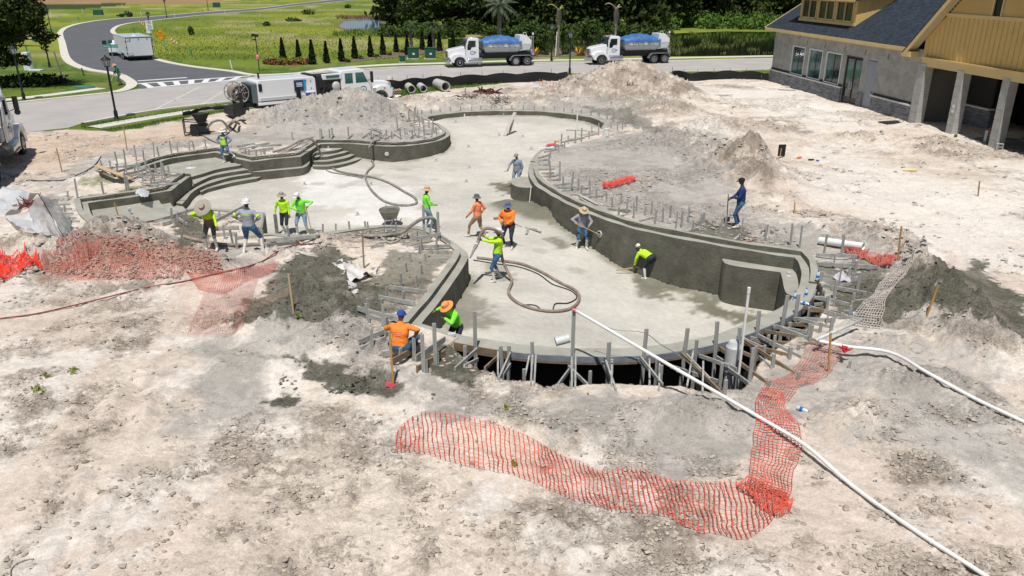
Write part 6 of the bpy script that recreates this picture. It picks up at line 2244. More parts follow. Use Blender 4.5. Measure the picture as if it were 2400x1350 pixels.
 for (pm, hd_, e), sd_ in zip(palms, (-1, 1)):
  acr = hd_.cross(Vector((0, 0, 1)))
  acr = acr.normalized() if acr.length > .2 else Vector((1, 0, 0))
  inn = hd_.cross(acr).normalized()
  fm = M()
  for j in range(4):
   o_ = (j - 1.5) * .018
   L = (.062, .07, .066, .05)[j]
   p0 = pm + acr * o_
   p1 = p0 + hd_ * L * .6 + inn * .008 * curl
   p2 = p1 + hd_ * L * .35 + inn * .022 * curl
   fm.tube([p0, p1, p2], [.010, .009, .0065], 5)
  th = pm - hd_ * .03 + acr * sd_ * .03
  fm.tube([th, th + acr * sd_ * .025 + hd_ * .03, th + acr * sd_ * .02 + hd_ * .055 + inn * .01], [.012, .010, .008], 5)
  vs_ = [bm.verts.new(v) for v in fm.v]
  for f in fm.f:
   try:
    bf = bm.faces.new([vs_[i] for i in f])
    bf.material_index = 3
    bf.smooth = True
   except ValueError:
    pass
 bm.to_mesh(me)
 bm.free()
 me.name = 'body'
 body = bpy.data.objects.new('body', me)
 COL.objects.link(body)
 body.parent = t
 mm = M()
 for sd_ in (-1, 1):
  mm.sph(hc + hfw * .088 + hr_ * sd_ * .032 + hup * .012, .011, 6, 4)
 mm.obj('eyes', C_EYE, t, fix=False)
 rot = Matrix((hr_, hfw, hup)).transposed().to_4x4()
 T = Matrix.Translation(hc + hup * .035) @ rot
 mm = M()
 mm.T = T
 if hat in ('straw', 'bigstraw'):
  br = .275 if hat == 'bigstraw' else .19
  mm.lathe([(.095, .03), (.098, .035), (br * .75, .022), (br, -.01 if hat == 'straw' else .0), (br * .985, -.022), (br * .72, .008), (.10, .018)], n=22, cap=False, sy=1.08)
  mm.lathe([(.10, .02), (.095, .075), (.082, .115), (.045, .125), (.004, .112)], n=18, sy=1.15)
 elif hat == 'helmet':
  mm.lathe([(.122, .0), (.122, .03), (.11, .075), (.08, .11), (.035, .128), (.003, .13)], n=20, sy=1.15)
  mm.lathe([(.115, .012), (.15, .002), (.15, -.006), (.115, .0)], n=20, sy=1.2, cap=False)
  mm.box((0, .0, .122), (.03, .2, .02))
 elif hat == 'cap':
  mm.lathe([(.102, -.01), (.102, .04), (.085, .085), (.045, .108), (.003, .112)], n=18, sy=1.1)
  mm.prism([(-.07, .09), (.07, .09), (.065, .15), (.035, .185), (-.035, .185), (-.065, .15)], .0, .012)
 elif hat == 'bucket':
  mm.lathe([(.10, .0), (.155, -.04), (.152, -.05), (.098, -.012)], n=20, sy=1.1, cap=False)
  mm.lathe([(.102, -.01), (.095, .05), (.085, .085), (.04, .095), (.003, .095)], n=18, sy=1.1)
 if hat:
  mm.obj('hat' if hat != 'helmet' else 'helmet', hatm, t, smooth=True, fix=False)
  if hat == 'straw':
   mb = M()
   mb.T = T
   mb.lathe([(.104, .03), (.100, .055)], n=18, sy=1.15, cap=False)
   mb.obj('hat_band', C_KHAKI, t, fix=False)
 t.scale = (s, s, s)
 info = {'t': t, 'pel': pel, 'up': up, 'fw': fw, 'right': right, 'sh': sh, 'hc': hc, 'palms': palms, 's': s, 'q': q, 'yaw': yaw}
 return info
def vest_on(info, name, m, z0=.02, z1=.44, rx=.16, ry=.135, front_only=True, **k):
 """a fitted piece over the torso"""
 mm = M()
 up, fw, rt, pel = info['up'], info['fw'], info['right'], info['pel']
 n = 14
 rows_ = 6
 for i in range(rows_):
  a = i / (rows_ - 1)
  c = pel + up * (z0 + (z1 - z0) * a)
  for kx in range(n + 1):
   t_ = math.pi * (k.get('a0', .12) + (k.get('a1', .88) - k.get('a0', .12)) * kx / n)
   mm.v.append(tuple(c + rt * math.cos(t_) * rx * (1 + .06 * math.sin(a * 3)) + fw * math.sin(t_) * ry))
 for i in range(rows_ - 1):
  for kx in range(n):
   mm.f.append((i * (n + 1) + kx, i * (n + 1) + kx + 1, (i + 1) * (n + 1) + kx + 1, (i + 1) * (n + 1) + kx))
   mm.m.append(0)
 return mm.obj(name, m, info['t'], smooth='full')
def world(info, v):
 T = Matrix.Translation(info['q']) @ Matrix.Rotation(R(info['yaw']), 4, 'Z') @ Matrix.Scale(info['s'], 4)
 return T @ Vector(v)
p1 = person('man in denim shirt and lime vest with one foot up on the pool rim', P(533, 381, -.45), 172, feet=((-.42, .02, .34, 40), (.12, .0, 0)), hip=.92, hipoff=(.04, 0), hands=((-.20, .08, 1.0), (.22, .05, 1.0)), elbow=((-1, -.3, 0), (1, -.3, 0)), shirt=C_DENIM, pants=C_JEAN, hat='straw', hatm=C_WHITE, head=(5, -15))
vest_on(p1, 'vest', C_LIME, .02, .44, .175, .15, a0=.22, a1=.78)
q2 = G(499, 586)
p2 = person('man in lime shirt and very wide grey straw hat with bare belly', q2, 178, H=1.8, lean=22, hipoff=(0, -.06), feet=((-.15, .0, 0), (.17, .05, 0)), hands=((-.45, .45, .82), (.28, .02, 1.12)), elbow=((-1, .1, .2), (1, .2, -.4)), shirt=C_LIME, pants=C_MUDP, hat='bigstraw', hatm=C_STRAWG, head=(35, 0), belly=True, skin=SK)
q3 = G(590, 594)
p3 = person('man in grey jacket with lime stripes and white helmet, hands on hips', q3, -8, H=1.86, hip=.90, hipoff=(.02, 0), feet=((-.22, -.05, 0), (.34, .10, 0, -35)), hands=((-.22, .02, 1.04), (.22, .05, 1.04)), elbow=((-1, -.4, 0), (1, -.4, 0)), shirt=C_GREYJ, pants=C_JEAN, hat='helmet', hatm=C_WHITE, head=(0, 0), bulk=1.1, mask=C_NAVY)
mm = M()
for (z0, z1) in ((.355, .405),):
 for i in range(13):
  for zz in (z0, z1):
   tt_ = -math.pi * (.06 + .88 * i / 12)
   c = p3['pel'] + p3['up'] * zz + p3['right'] * math.cos(tt_) * .205 + p3['fw'] * math.sin(tt_) * .152
   mm.v.append(tuple(c))
for i in range(12):
 mm.f.append((2 * i, 2 * i + 2, 2 * i + 3, 2 * i + 1))
 mm.m.append(0)
mm.obj('reflective_band', C_LIME, p3['t'], fix=False)
for sd_, (pm, hd_, e) in zip((-1, 1), p3['palms']):
 a = p3['sh'][sd_].lerp(e, .62)
 b = p3['sh'][sd_].lerp(e, .82)
 M().tube([a, b], .074, 12, caps=False).obj('sleeve_band', C_LIME, p3['t'])
q4 = PF(672, 549)
p4 = person('man in lime shirt and tan sun hat walking with a board beside his leg', q4, 170, H=1.76, feet=((-.12, .12, 0), (.10, -.12, 0)), hands=((-.26, .12, .86), (.38, .05, .85)), elbow=((-.5, -1, 0), (1, -.5, 0)), shirt=C_LIME, pants=C_DARKP, boots=C_BOOT, hat='straw', hatm=C_STRAWG, head=(5, -30), side=4)
q5 = PF(711, 551)
p5 = person('man in bright green shirt, light jeans and cap leaning on a shovel', q5, 178, H=1.84, feet=((-.2, .0, 0), (.2, .05, 0)), hands=((-.33, .16, 1.20), (.05, .26, 1.08)), elbow=((-1, -.3, -.2), (1, -.2, 0)), shirt=C_GREEN, pants=C_JEANL, boots=C_BOOT, hat='cap', hatm=C_WHITE, head=(22, 25), lean=6)
q6 = PF(1002, 540)
p6 = person('man in green shirt and tan straw hat behind the hose and upright stakes', q6, -70, H=1.84, feet=((-.12, -.05, 0), (.12, .1, 0)), hands=((-.2, .3, 1.0), (.15, .32, 1.05)), shirt=C_GREEN, pants=C_JEANL, boots=C_SHOE, boot_h=.1, hat='straw', hatm=mat('tan_hat', (.62, .38, .22), .9), head=(8, -10))
q7 = PF(1120, 557)
p7 = person('man in coral shirt and khaki trousers with a dark bucket hat striding left', q7, 62, H=1.86, feet=((-.10, .36, 0), (.12, -.34, 0.02)), hip=.88, hands=((-.22, .30, .88), (.22, -.02, .9)), shirt=C_CORAL, pants=C_KHAKI, boots=C_SHOE, boot_h=.06, hat='bucket', hatm=C_GREYH, head=(0, 8))
q8 = PF(1192, 581)
p8 = person('stout man in orange shirt, black shorts and blue hat standing on the pool floor', q8, 160, H=1.86, feet=((-.15, .05, 0), (.17, -.02, 0)), hands=((-.03, .27, 1.0), (.22, .16, 1.0)), elbow=((-1, -.5, 0), (1, -.5, 0)), shirt=C_ORANGE, pants=C_DARKP, legm=C_BLACK, boots=C_SHOE, boot_h=.07, hat='bucket', hatm=C_NHAT, head=(10, 10), bulk=1.25)
q9 = PF(1166, 657)
p9 = person('man in lime shirt and white helmet spraying concrete with a raised hose', q9, 95, H=1.88, lean=-8, feet=((-.2, .12, 0), (.22, -.1, 0)), hands=((-.10, .50, 1.42), (.12, .42, 1.48)), elbow=((-.6, .2, -1), (.8, .2, -1)), shirt=C_LIME, pants=C_JEAN, boots=C_SHOE, boot_h=.28, hat='helmet', hatm=C_WHITE, head=(8, 5))
q10 = PF(1212, 441)
p10 = person('man in grey-blue shirt and cap behind the round bench, trowel in hand', q10, 150, H=1.76, feet=((-.13, 0, 0), (.13, 0, 0)), hands=((-.26, .05, .85), (.36, .25, .98)), elbow=((-1, -.5, 0), (1, -.6, 0)), shirt=C_GREYB, pants=C_JEANL, hat='cap', hatm=C_STRAWG, head=(15, 15), bulk=1.15)
q11 = PF(1363, 583)
p11 = person('man in light grey shirt and straw hat working on the curved right wall', q11, 186, H=1.80, lean=9, feet=((-.18, .04, 0), (.20, 0, 0)), hands=((-.18, .30, .98), (.26, .26, 1.12)), elbow=((-1, -.3, 0), (1, -.3, 0)), shirt=C_GREYL, pants=C_JEAN, hat='straw', hatm=C_STRAW, head=(22, -5))
q12 = PF(1512, 652)
p12 = person('man in lime shirt and white boots bent over scraping at the foot of the wall', q12, 38, H=1.78, lean=78, hipoff=(0, -.22), hip=.88, feet=((-.14, -.12, 0), (.17, -.02, 0)), hands=((-.20, .38, .45), (.05, .42, .50)), elbow=((-1, -.2, .1), (1, -.2, .1)), shirt=C_LIME, pants=C_DARKP, boots=C_BOOT, hat='cap', hatm=C_WHITE, head=(-10, 0))
M().tube([p12['pel'] + Vector((.165 * math.cos(a * .349), .13 * math.sin(a * .349) * .3, .13 * math.sin(a * .349))) + p12['up'] * .05 for a in range(19)], .02, 5).obj('belt', mat('brown_leather', (.12, .04, .02), .6), p12['t'])
q13 = G(1730, 533)
p13 = person('man in navy shirt and blue jeans with a shovel behind the right wall', q13, 78, H=1.86, feet=((-.12, .05, 0), (.12, -.05, 0)), hands=((-.1, .32, 1.08), (.10, .36, .98)), shirt=C_NAVY, pants=C_JEAN, boots=C_SHOE, boot_h=.07, hat='cap', hatm=C_BLACK, head=(8, 0), mask=SK2, skin=SK2)
g14 = P(938, 822, .30)
q14 = Vector((g14.x, g14.y, 0))
p14 = person('man in orange T-shirt and blue cap sitting on the formwork', q14, -12, H=1.80, hip=.42, hipoff=(0, 0), lean=10, feet=((-.24, .42, -.02), (.24, .44, -.02)), hands=((-.20, .35, .62), (.34, .06, .62)), elbow=((-1, -.1, 0), (1, -.25, .25)), knee=((-.2, .6, 1), (.3, .6, 1)), shirt=C_ORANGE, sleeve=SK2, pants=C_JEAN, boots=C_DSHOE, boot_h=.1, hat='cap', hatm=C_BHAT, head=(10, 15), mask=SK2, skin=SK2, bulk=1.15)
bt = p14['palms']
up, fw, rt, pel = p14['up'], p14['fw'], p14['right'], p14['pel']
mt = mat('shirt_print', (.80, .20, .30), .8)
for k in range(3):
 c = pel + up * (.36 - .045 * k) - fw * .158
 M().beam(c - rt * (.10 - .02 * k), c + rt * (.09 - .01 * k), .02, .014).obj('back_print', mt, p14['t'])
q15 = PF(1072, 748)
l15 = P(1074, 756, -.15)
q15 = Vector((l15.x - .05, l15.y + .10, float(floor_z(l15.x, l15.y)) + .05))
p15 = person('man in green shirt and orange sun hat inside the pool leaning on the front rim', q15, 135, H=1.8, lean=24, hip=.80, feet=((-.16, -.1, 0), (.16, -.1, 0)), hands=((.0, .42, 1.12), (.52, .28, 1.14)), elbow=((-1, 0, -.3), (1, -.3, 0)), shirt=C_GREEN, pants=C_DARKP, hat='straw', hatm=C_OSTRAW, head=(20, 5))
q16 = P(283, 199, .03)
p16 = person('man in dark green shirt and straw hat trimming grass at the street corner', q16, 120, H=1.8, lean=14, feet=((-.14, .1, 0), (.14, -.1, 0)), hands=((-.2, .36, .95), (.1, .40, .82)), shirt=C_DGREEN, pants=C_MUDP, boots=C_DSHOE, boot_h=.1, hat='straw', hatm=mat('tan_hat', (.62, .38, .22), .9), head=(20, 0))
p17 = person('man in dark green shirt driving the far riding mower', mq + Vector((.35, -.1, .32)), 92, H=1.75, hip=.62, feet=((-.2, .5, .1), (.2, .5, .1)), hands=((-.2, .42, .95), (.2, .42, .95)), shirt=C_DGREEN, pants=C_DARKP, boots=C_DSHOE, boot_h=.1, hat='cap', hatm=C_STRAW)
# ---- tools in their hands
m_handle = mat('wood_handle', (.50, .36, .20), .6)
m_steel = mat('dusty_steel', (.30, .29, .27), .5, metal=.4)
def shovel(label, top, tip, hmat=m_handle, face=None, blade=.34):
 top, tip = Vector(top), Vector(tip)
 d = (tip - top)
 L = d.length
 t = thing('shovel', label, 'shovel', tip, 0)
 dn = d.normalized()
 bl0 = tip - dn * blade
 o = M().tube([top - tip, bl0 - tip - dn * -.02], .019, 7).obj('handle', hmat, t, smooth=True)
 mm = M()
 sd_ = dn.cross(Vector((0, 1, 0)) if face is None else Vector(face))
 sd_.normalize()
 nrm = sd_.cross(dn) * .02
 wv = sd_ * .13
 for off in (nrm * .2, -nrm * .2):
  mm.v += [tuple(bl0 - tip - wv + off), tuple(bl0 - tip + wv + off), tuple(-wv * .95 - dn * .03 + off), tuple(wv * .95 - dn * .03 + off), tuple(bl0 - tip - wv * .0 + nrm + off), tuple(-dn * .0 + nrm * .6 + off)]
 mm.f += [(0, 4, 5, 2), (4, 1, 3, 5), (8, 11, 10, 6), (10, 11, 9, 7), (0, 6, 10, 4), (4, 10, 7, 1), (2, 5, 11, 8), (5, 3, 9, 11), (0, 2, 8, 6), (1, 7, 9, 3)]
 mm.m += [0] * 10
 mm.obj('blade', m_steel, t)
 return t
def hand_w(info, k):
 pm, hd_, e = info['palms'][k]
 return world(info, pm + hd_ * .04)
h5 = hand_w(p5, 0)
tip5 = PF(733, 553)
shovel('square shovel standing under the hand of the man in bright green', h5 + (h5 - tip5).normalized() * .12, tip5)
h13 = hand_w(p13, 1)
tip13 = G(1703, 522)
shovel('shovel held by the man in the navy shirt', h13 + (h13 - tip13).normalized() * .35, tip13, mat('black_handle', (.03, .03, .03), .5))
a = PF(1239, 491)
shovel('square shovel with white handle standing against the curved wall by the mud heap', a + Vector((.12, .35, 1.05)), a, m_white, blade=.30)
a = PF(1633, 676)
bz = P(1660, 583, -.35)
shovel('square shovel with wooden handle leaning on the wall left of the corner bench', Vector((bz.x, bz.y, -.38)), a, m_handle, blade=.36)
h0, h1 = hand_w(p11, 0), hand_w(p11, 1)
d = (h0 - h1).normalized()
t = thing('long_tool', 'long wooden handled scraper held against the curved wall', 'scraper', h1, 0)
M().tube([(h1 - d * .22) - h1, (h0 + d * .55) - h1], .017, 7).obj('handle', m_handle, t)
M().box((h0 + d * .6) - h1, (.16, .12, .10), .4).obj('scraper_head', m_steel, t, bevel=.02)
h0 = hand_w(p12, 0)
t = thing('steel_rod', 'thin straight edge held by the bent worker', 'rod', h0, 0)
M().beam((-.75, -.12, .02 - .12), (.45, .1, .02), .03, .05).obj('edge', m_handle, t)
h0 = hand_w(p4, 1)
t = thing('float_board', 'long grey board held upright by the man in lime', 'board', h0, 0)
M().box((.0, -.03, -.38), (.12, .03, .95), .3).box((.08, -.05, -.38), (.05, .03, .95), .3).obj('board', mat('grey_wood', (.21, .20, .19), .85, var=.2, vscale=5, bump=.3, bscale=20), t)
h0 = hand_w(p10, 1)
t = thing('trowel', 'flat trowel in the hand of the man behind the round bench', 'trowel', h0, .4)
M().box((-.08, 0, -.03), (.30, .09, .008)).obj('blade', m_steel, t)
M().tube([(-.08, 0, 0), (.02, 0, .02)], .014, 6).obj('handle', m_handle, t)
ha = hand_w(p16, 0)
hb = hand_w(p16, 1)
e = P(256, 199, .05)
t = thing('string_trimmer', 'string trimmer with pale shaft in the hands of the man at the corner', 'grass trimmer', ha, 0)
M().tube([(hb - ha) + (hb - e).normalized() * .25, e - ha], .018, 6).obj('shaft', m_white, t)
M().lathe([(.05, 0), (.09, .03), (.05, .08)], e - ha, 10).obj('trimmer_head', m_blk, t)
M().box((hb - ha) + (hb - e).normalized() * .32, (.2, .2, .2)).obj('motor', m_blk, t, bevel=.04)
# FORMWORK: stakes, boards and braces
m_stake = mat('concrete_splashed_wood', (.37, .365, .34), .88, var=.22, vscale=4, bump=.45, bscale=22)
m_stake2 = mat('brown_wood', (.26, .19, .12), .85, var=.25, vscale=4, bump=.3, bscale=22)
m_lath = mat('orange_wood_stake', (.46, .26, .09), .8, var=.15, vscale=5)
CUBE = {}
def unit_box():
 if 'b' not in CUBE:
  m = M().box((0, 0, .5), (1, 1, 1))
  me = bpy.data.meshes.new('stake')
  me.from_pydata(m.v, [], m.f)
  me.materials.append(m_stake)
  CUBE['b'] = me
 return CUBE['b']
def stake(parent, base, h, w_=.075, d_=.05, rz=0.0, lean=(0, 0), name='stake', m=None, sink=.15):
 o = bpy.data.objects.new(name, unit_box())
 COL.objects.link(o)
 o.parent = parent
 o.location = Vector(base) - Vector((0, 0, sink)) - parent.location
 o.rotation_euler = (lean[0], lean[1], rz)
 o.scale = (w_, d_, h + sink)
 if m:
  o.material_slots[0].link = 'OBJECT'
  o.material_slots[0].material = m
 return o
def board(parent, a, b, w_=.035, h_=.11, name='board', m=None):
 o = M().beam(Vector(a) - parent.location, Vector(b) - parent.location, w_, h_).obj(name, m or m_stake, parent)
 return o
def stakes_from(parent, lst, hmin=.4, hmax=.6, w_=.075):
 for k, it in enumerate(lst):
  x, y = it[0], it[1]
  q = G(x, y)
  h = it[2] if len(it) > 2 else hmin + (hmax - hmin) * random.random()
  stake(parent, q, h, w_, .045, random.random() * 1.2, (random.uniform(-.06, .06), random.uniform(-.08, .08)))
rnd = random.Random(3)
random.seed(12)
fr = thing('formwork', 'grey stakes and boards in the ground behind the long curved right wall', 'formwork', P(1500, 500))
right_st = [(1315, 340, .7), (1332, 337, .5), (1347, 335, .8), (1362, 332, .85), (1381, 325, .5), (1387, 313, .5), (1403, 318, .8), (1302, 353, .6), (1290, 370, .5), (1285, 385, .6), (1310, 358, .5), (1324, 347, .4), (1291, 418, .9), (1312, 425, 1.0), (1321, 438), (1337, 450, .7), (1342, 428), (1357, 447, .6), (1362, 457), (1382, 467, .6), (1398, 465, .45), (1382, 445), (1422, 472), (1435, 487), (1454, 480), (1450, 503, .35), (1469, 497), (1486, 512, .7), (1492, 495, .7), (1510, 505), (1527, 502, .6), (1534, 525, .6), (1553, 522, .65), (1571, 510, .55), (1583, 535, .75), (1597, 533, .7), (1612, 521, .65), (1624, 544, .5), (1641, 536, .6), (1648, 525, .5), (1687, 547, .6), (1698, 536, .55), (1734, 563, .9), (1791, 567, .7), (1852, 577, .9), (1874, 580, .9)]
stakes_from(fr, right_st)
for (a, b) in (((1258, 378), (1285, 376)), ((1262, 388), (1290, 388)), ((1262, 398), (1300, 398)), ((1268, 408), (1298, 407)), ((1276, 416), (1310, 412)), ((1283, 424), (1314, 422)), ((1296, 436), (1340, 432)), ((1300, 441), (1352, 441)), ((1318, 449), (1374, 443)), ((1338, 459), (1385, 456)), ((1357, 466), (1414, 461)), ((1262, 372), (1290, 364)), ((1275, 358), (1305, 352)), ((1290, 348), (1320, 342)), ((1605, 546), (1640, 536)), ((1500, 520), (1530, 512)), ((1720, 565), (1734, 556)), ((1310, 337), (1338, 330)), ((1340, 330), (1370, 324)), ((1372, 322), (1402, 315))):
 q1, q2_ = G(*a), G(*b)
 board(fr, q1 + Vector((0, 0, .04)), q2_ + Vector((0, 0, .06)), .09, .08)
board(fr, G(1357, 459, .06), G(1400, 482, .06), .14, .04, m=mat('pale_board', (.48, .44, .40), .85, var=.15, vscale=3))
board(fr, G(1360, 467, .04), G(1392, 486, .06), .10, .04)
ff = thing('formwork', 'row of short dark pegs along the far curved rim of the pool', 'formwork', P(1230, 258))
stakes_from(ff, [(x, y, .32) for x, y in ((988, 268), (1010, 266), (1032, 264), (1055, 261), (1079, 260), (1105, 259), (1127, 257), (1152, 256), (1176, 256), (1199, 256), (1227, 257), (1252, 258), (1275, 259), (1300, 260), (1322, 262), (1341, 265), (1363, 267), (1385, 271), (1403, 274))] + [(1422, 280, .6), (1437, 286, .7), (1452, 294, .6), (1466, 297, .6), (1459, 304, .5), (1447, 306, .5), (1432, 300, .4)], w_=.09)
fp = thing('formwork', 'crowd of grey stakes and sticks on the peninsula between sand mound and pool', 'formwork', P(950, 310))
stakes_from(fp, [(958, 283, .7), (970, 287, 1.0), (975, 276, .8), (979, 284, .8), (984, 297, .7), (990, 290, .5), (995, 323, .8), (1012, 323, .7), (982, 322, .6), (966, 323, .5), (940, 327, .7), (918, 327, .5), (933, 307, .9), (995, 308, .8), (1017, 310, .9), (750, 327, .7), (755, 325, .6), (773, 325, .6), (779, 322, .6), (817, 323, .7), (686, 328, .5), (890, 326, .5), (905, 318, .4), (870, 325, .5), (1005, 300, .5), (1024, 318, .6), (950, 318, .5), (972, 312, .5)])
for (a, b) in (((850, 325), (870, 312)), ((875, 318), (900, 322)), ((872, 304), (895, 314)), ((871, 302), (893, 309)), ((995, 316), (1030, 313)), ((985, 309), (1030, 306)), ((900, 328), (925, 318)), ((940, 327), (925, 318)), ((960, 326), (975, 316)), ((775, 329), (782, 319)), ((813, 329), (826, 319)), ((960, 292), (985, 296)), ((952, 284), (992, 288)), ((975, 320), (1000, 327)), ((880, 316), (896, 326)), ((885, 318), (868, 326))):
 board(fp, G(a[0], a[1], .08), G(b[0], b[1], .10), .07, .06)
for k in range(26):
 x, y = rnd.uniform(865, 1010), rnd.uniform(306, 328)
 q = G(x, y, .05)
 a = rnd.uniform(0, 3.1)
 L = rnd.uniform(.3, .8)
 board(fp, q, q + Vector((math.cos(a) * L, math.sin(a) * L, rnd.uniform(-.02, .22))), .04, .04)
fa = thing('formwork', 'low grey boards, stakes and concrete lumps inside the angular wall corner', 'formwork', P(640, 350))
stakes_from(fa, [(583, 364, .35), (600, 366, .3), (611, 362, .35), (618, 361, .35), (622, 364, .3), (630, 355, .25), (575, 362, .3)])
for (a, b) in (((560, 352), (625, 342)), ((565, 360), (640, 350)), ((555, 345), (598, 339)), ((590, 349), (660, 341)), ((650, 358), (700, 352)), ((700, 360), (720, 350)), ((600, 343), (632, 338))):
 board(fa, G(a[0], a[1], .06), G(b[0], b[1], .08), .07, .09)
fl = thing('formwork', 'stakes in the ground behind the upper left basin', 'formwork', P(340, 380))
stakes_from(fl, [(277, 392, .85), (295, 390, .9), (320, 378, .9), (337, 377, .6), (362, 370, .9), (373, 368, .6), (403, 362, .8), (417, 358, .5), (444, 353, .5), (455, 352, .5), (240, 402, .6), (260, 398, .5), (483, 346, .5)], w_=.07)
fc2 = thing('formwork', 'jumble of grey form boards and stakes between the two left basins', 'formwork', P(350, 420))
stakes_from(fc2, [(278, 410, .6), (298, 407, .5), (328, 417, .8), (335, 430, .6), (345, 413, .9), (367, 413, .7), (357, 420, .7), (380, 420, .9), (387, 415, .7), (398, 410, .5), (363, 433, .6), (355, 440, .5), (318, 408, .5), (182, 464, .9), (243, 455, .6), (297, 448, .9), (303, 447, .7)], w_=.08)
for (a, b, h_) in (((232, 402), (330, 392), .10), ((260, 412), (322, 396), .12), ((275, 420), (345, 403), .12), ((312, 425), (360, 405), .10), ((325, 418), (405, 416), .10), ((320, 398), (395, 408), .12), ((338, 428), (390, 428), .08), ((345, 436), (400, 430), .08), ((355, 440), (420, 436), .08), ((330, 433), (372, 442), .07), ((293, 420), (330, 414), .10), ((352, 424), (375, 412), .07), ((390, 420), (425, 414), .08)):
 board(fc2, G(a[0], a[1], .12), G(b[0], b[1], .14), .05, h_)
mm = M()
arc = [G(x, y, .10) for x, y in ((234, 411), (246, 419), (262, 426), (282, 430), (303, 430))]
arc = catmull(arc, 4)
for i in range(len(arc) - 1):
 mm.beam(arc[i] - fc2.location, arc[i + 1] - fc2.location, .03, .22)
mm.obj('curved_form', mat('dark_form_board', (.05, .05, .052), .7), fc2, fix=False)
pln = thing('plank', 'new yellow brown plank lying across the jumbled form boards', 'plank', G(227, 402, .1))
M().beam((0, 0, .22), G(309, 430, .22) - pln.location, .26, .045).obj('board', mat('new_plank', (.50, .36, .20), .75, var=.15, vscale=3), pln)
fw2 = thing('formwork', 'short horizontal board ends outside the rounded end of the lower left basin', 'formwork', P(165, 490))
for k, (x, y) in enumerate(((148, 468), (150, 480), (154, 491), (158, 502), (165, 512), (172, 520))):
 board(fw2, G(x - 22, y + 2, .05), G(x + 14, y, .02), .12, .09)
stakes_from(fw2, [(160, 468, .4), (152, 497, .3), (163, 522, .3)])
fn = thing('formwork', 'upright grey stakes and braces on the ground left of the near left wall', 'formwork', P(980, 600))
stakes_from(fn, [(820, 538, .35), (858, 535, .3), (865, 548, .5), (902, 550, .4), (927, 550, .5), (954, 558, .4), (977, 567, .45), (1008, 560, .5), (987, 588, .5), (1022, 587, .55), (1012, 595, .3), (982, 595, .35), (963, 615, .35), (999, 613, .3), (952, 638, .35), (987, 643, .35), (941, 673, .5), (977, 673, .4), (756, 545, .35), (787, 541, .3)], w_=.065)
stake(fn, G(995, 560), 1.35, .10, .05, .2)
stake(fn, G(1028, 564), 1.15, .10, .05, -.1)
for (a, b, z) in (((962, 578), (1034, 564), .28), ((970, 586), (1056, 583), .12), ((1012, 594), (1050, 594), .05), ((1035, 563), (1055, 575), .15), ((1016, 611), (1050, 610), .04), ((870, 583), (900, 578), .05)):
 board(fn, G(a[0], a[1], z), G(b[0], b[1], z), .05, .12)
fs = thing('formwork', 'three pairs of grey boards nailed to stakes left of the near left wall', 'formwork', P(930, 700))
stakes_from(fs, [(907, 702, .42), (945, 709, .38), (865, 757, .62), (896, 767, .7), (865, 728, .4), (898, 728, .4), (903, 790, .6), (872, 815, .55)], w_=.085)
for (a, b, z) in (((912, 677), (1000, 690), .06), ((888, 702), (973, 719), .08), ((838, 731), (936, 759), .12), ((866, 744), (916, 762), .05), ((842, 811), (904, 786), .12), ((846, 820), (904, 797), .03)):
 board(fs, G(a[0], a[1], z), G(b[0], b[1], z + .02), .045, .14)
fo = thing('formwork', 'low grey boards on stakes around the seated man in orange', 'formwork', P(960, 840))
stakes_from(fo, [(970, 842, .62), (938, 850, .42), (1025, 852, .32)], w_=.09)
for (x, y, h) in ((993, 872, 1.05), (1021, 853, 1.15), (998, 872, .35)):
 stake(fo, G(x, y), h, .10, .05, random.random())
for (a, b, z, mm_) in (((915, 843), (989, 803), .22, None), ((917, 856), (990, 815), .08, m_stake2), ((975, 862), (1043, 815), .26, None), ((977, 874), (1043, 834), .10, m_stake2), ((935, 852), (985, 820), .15, m_stake2)):
 board(fo, G(a[0], a[1], z), G(b[0], b[1], z), .045, .17, m=mm_)
board(fo, q14 + Vector((-.45, -.10, .27)), q14 + Vector((.5, .25, .27)), .09, .14)
stake(fo, q14 + Vector((-.40, -.08, 0)), .22, .09, .09)
stake(fo, q14 + Vector((.45, .23, 0)), .22, .09, .09)
fb = thing('formwork', 'low grey boards and stakes behind the man in the big hat and the grey jacket', 'formwork', P(520, 540))
stakes_from(fb, [(516, 512, .35), (527, 560, .55), (402, 512, .45), (418, 520, .4), (612, 563, .55), (617, 575, .6), (681, 570, .65), (548, 578, .7), (555, 583, .6)], w_=.08)
for (a, b, z) in (((457, 492), (382, 515), .03), ((500, 541), (560, 538), .10), ((500, 555), (556, 552), .08), ((555, 562), (612, 556), .06), ((607, 571), (742, 560), .10), ((625, 578), (700, 570), .04), ((415, 515), (440, 532), .10), ((382, 530), (402, 524), .08), ((505, 545), (575, 508), .45)):
 board(fb, G(a[0], a[1], z), G(b[0], b[1], z), .05, .13)
fx_ = thing('formwork', 'tall grey posts with slanting braces holding the curved front edge of the pool', 'formwork', P(1400, 850))
o62 = offset_loop(.60)
i0, i1, _ = segrange['B1']
dense = []
for i in range(i0 - 6, i1):
 a, b = o62[i % NL], o62[(i + 1) % NL]
 for k in range(12):
  dense.append((a[0] + (b[0] - a[0]) * k / 12, a[1] + (b[1] - a[1]) * k / 12))
def pxy(v):
 q = np.array(v) - _c
 D = q @ _f
 return 1200 + FPX * (q @ _r) / D, 675 - FPX * (q @ _u) / D
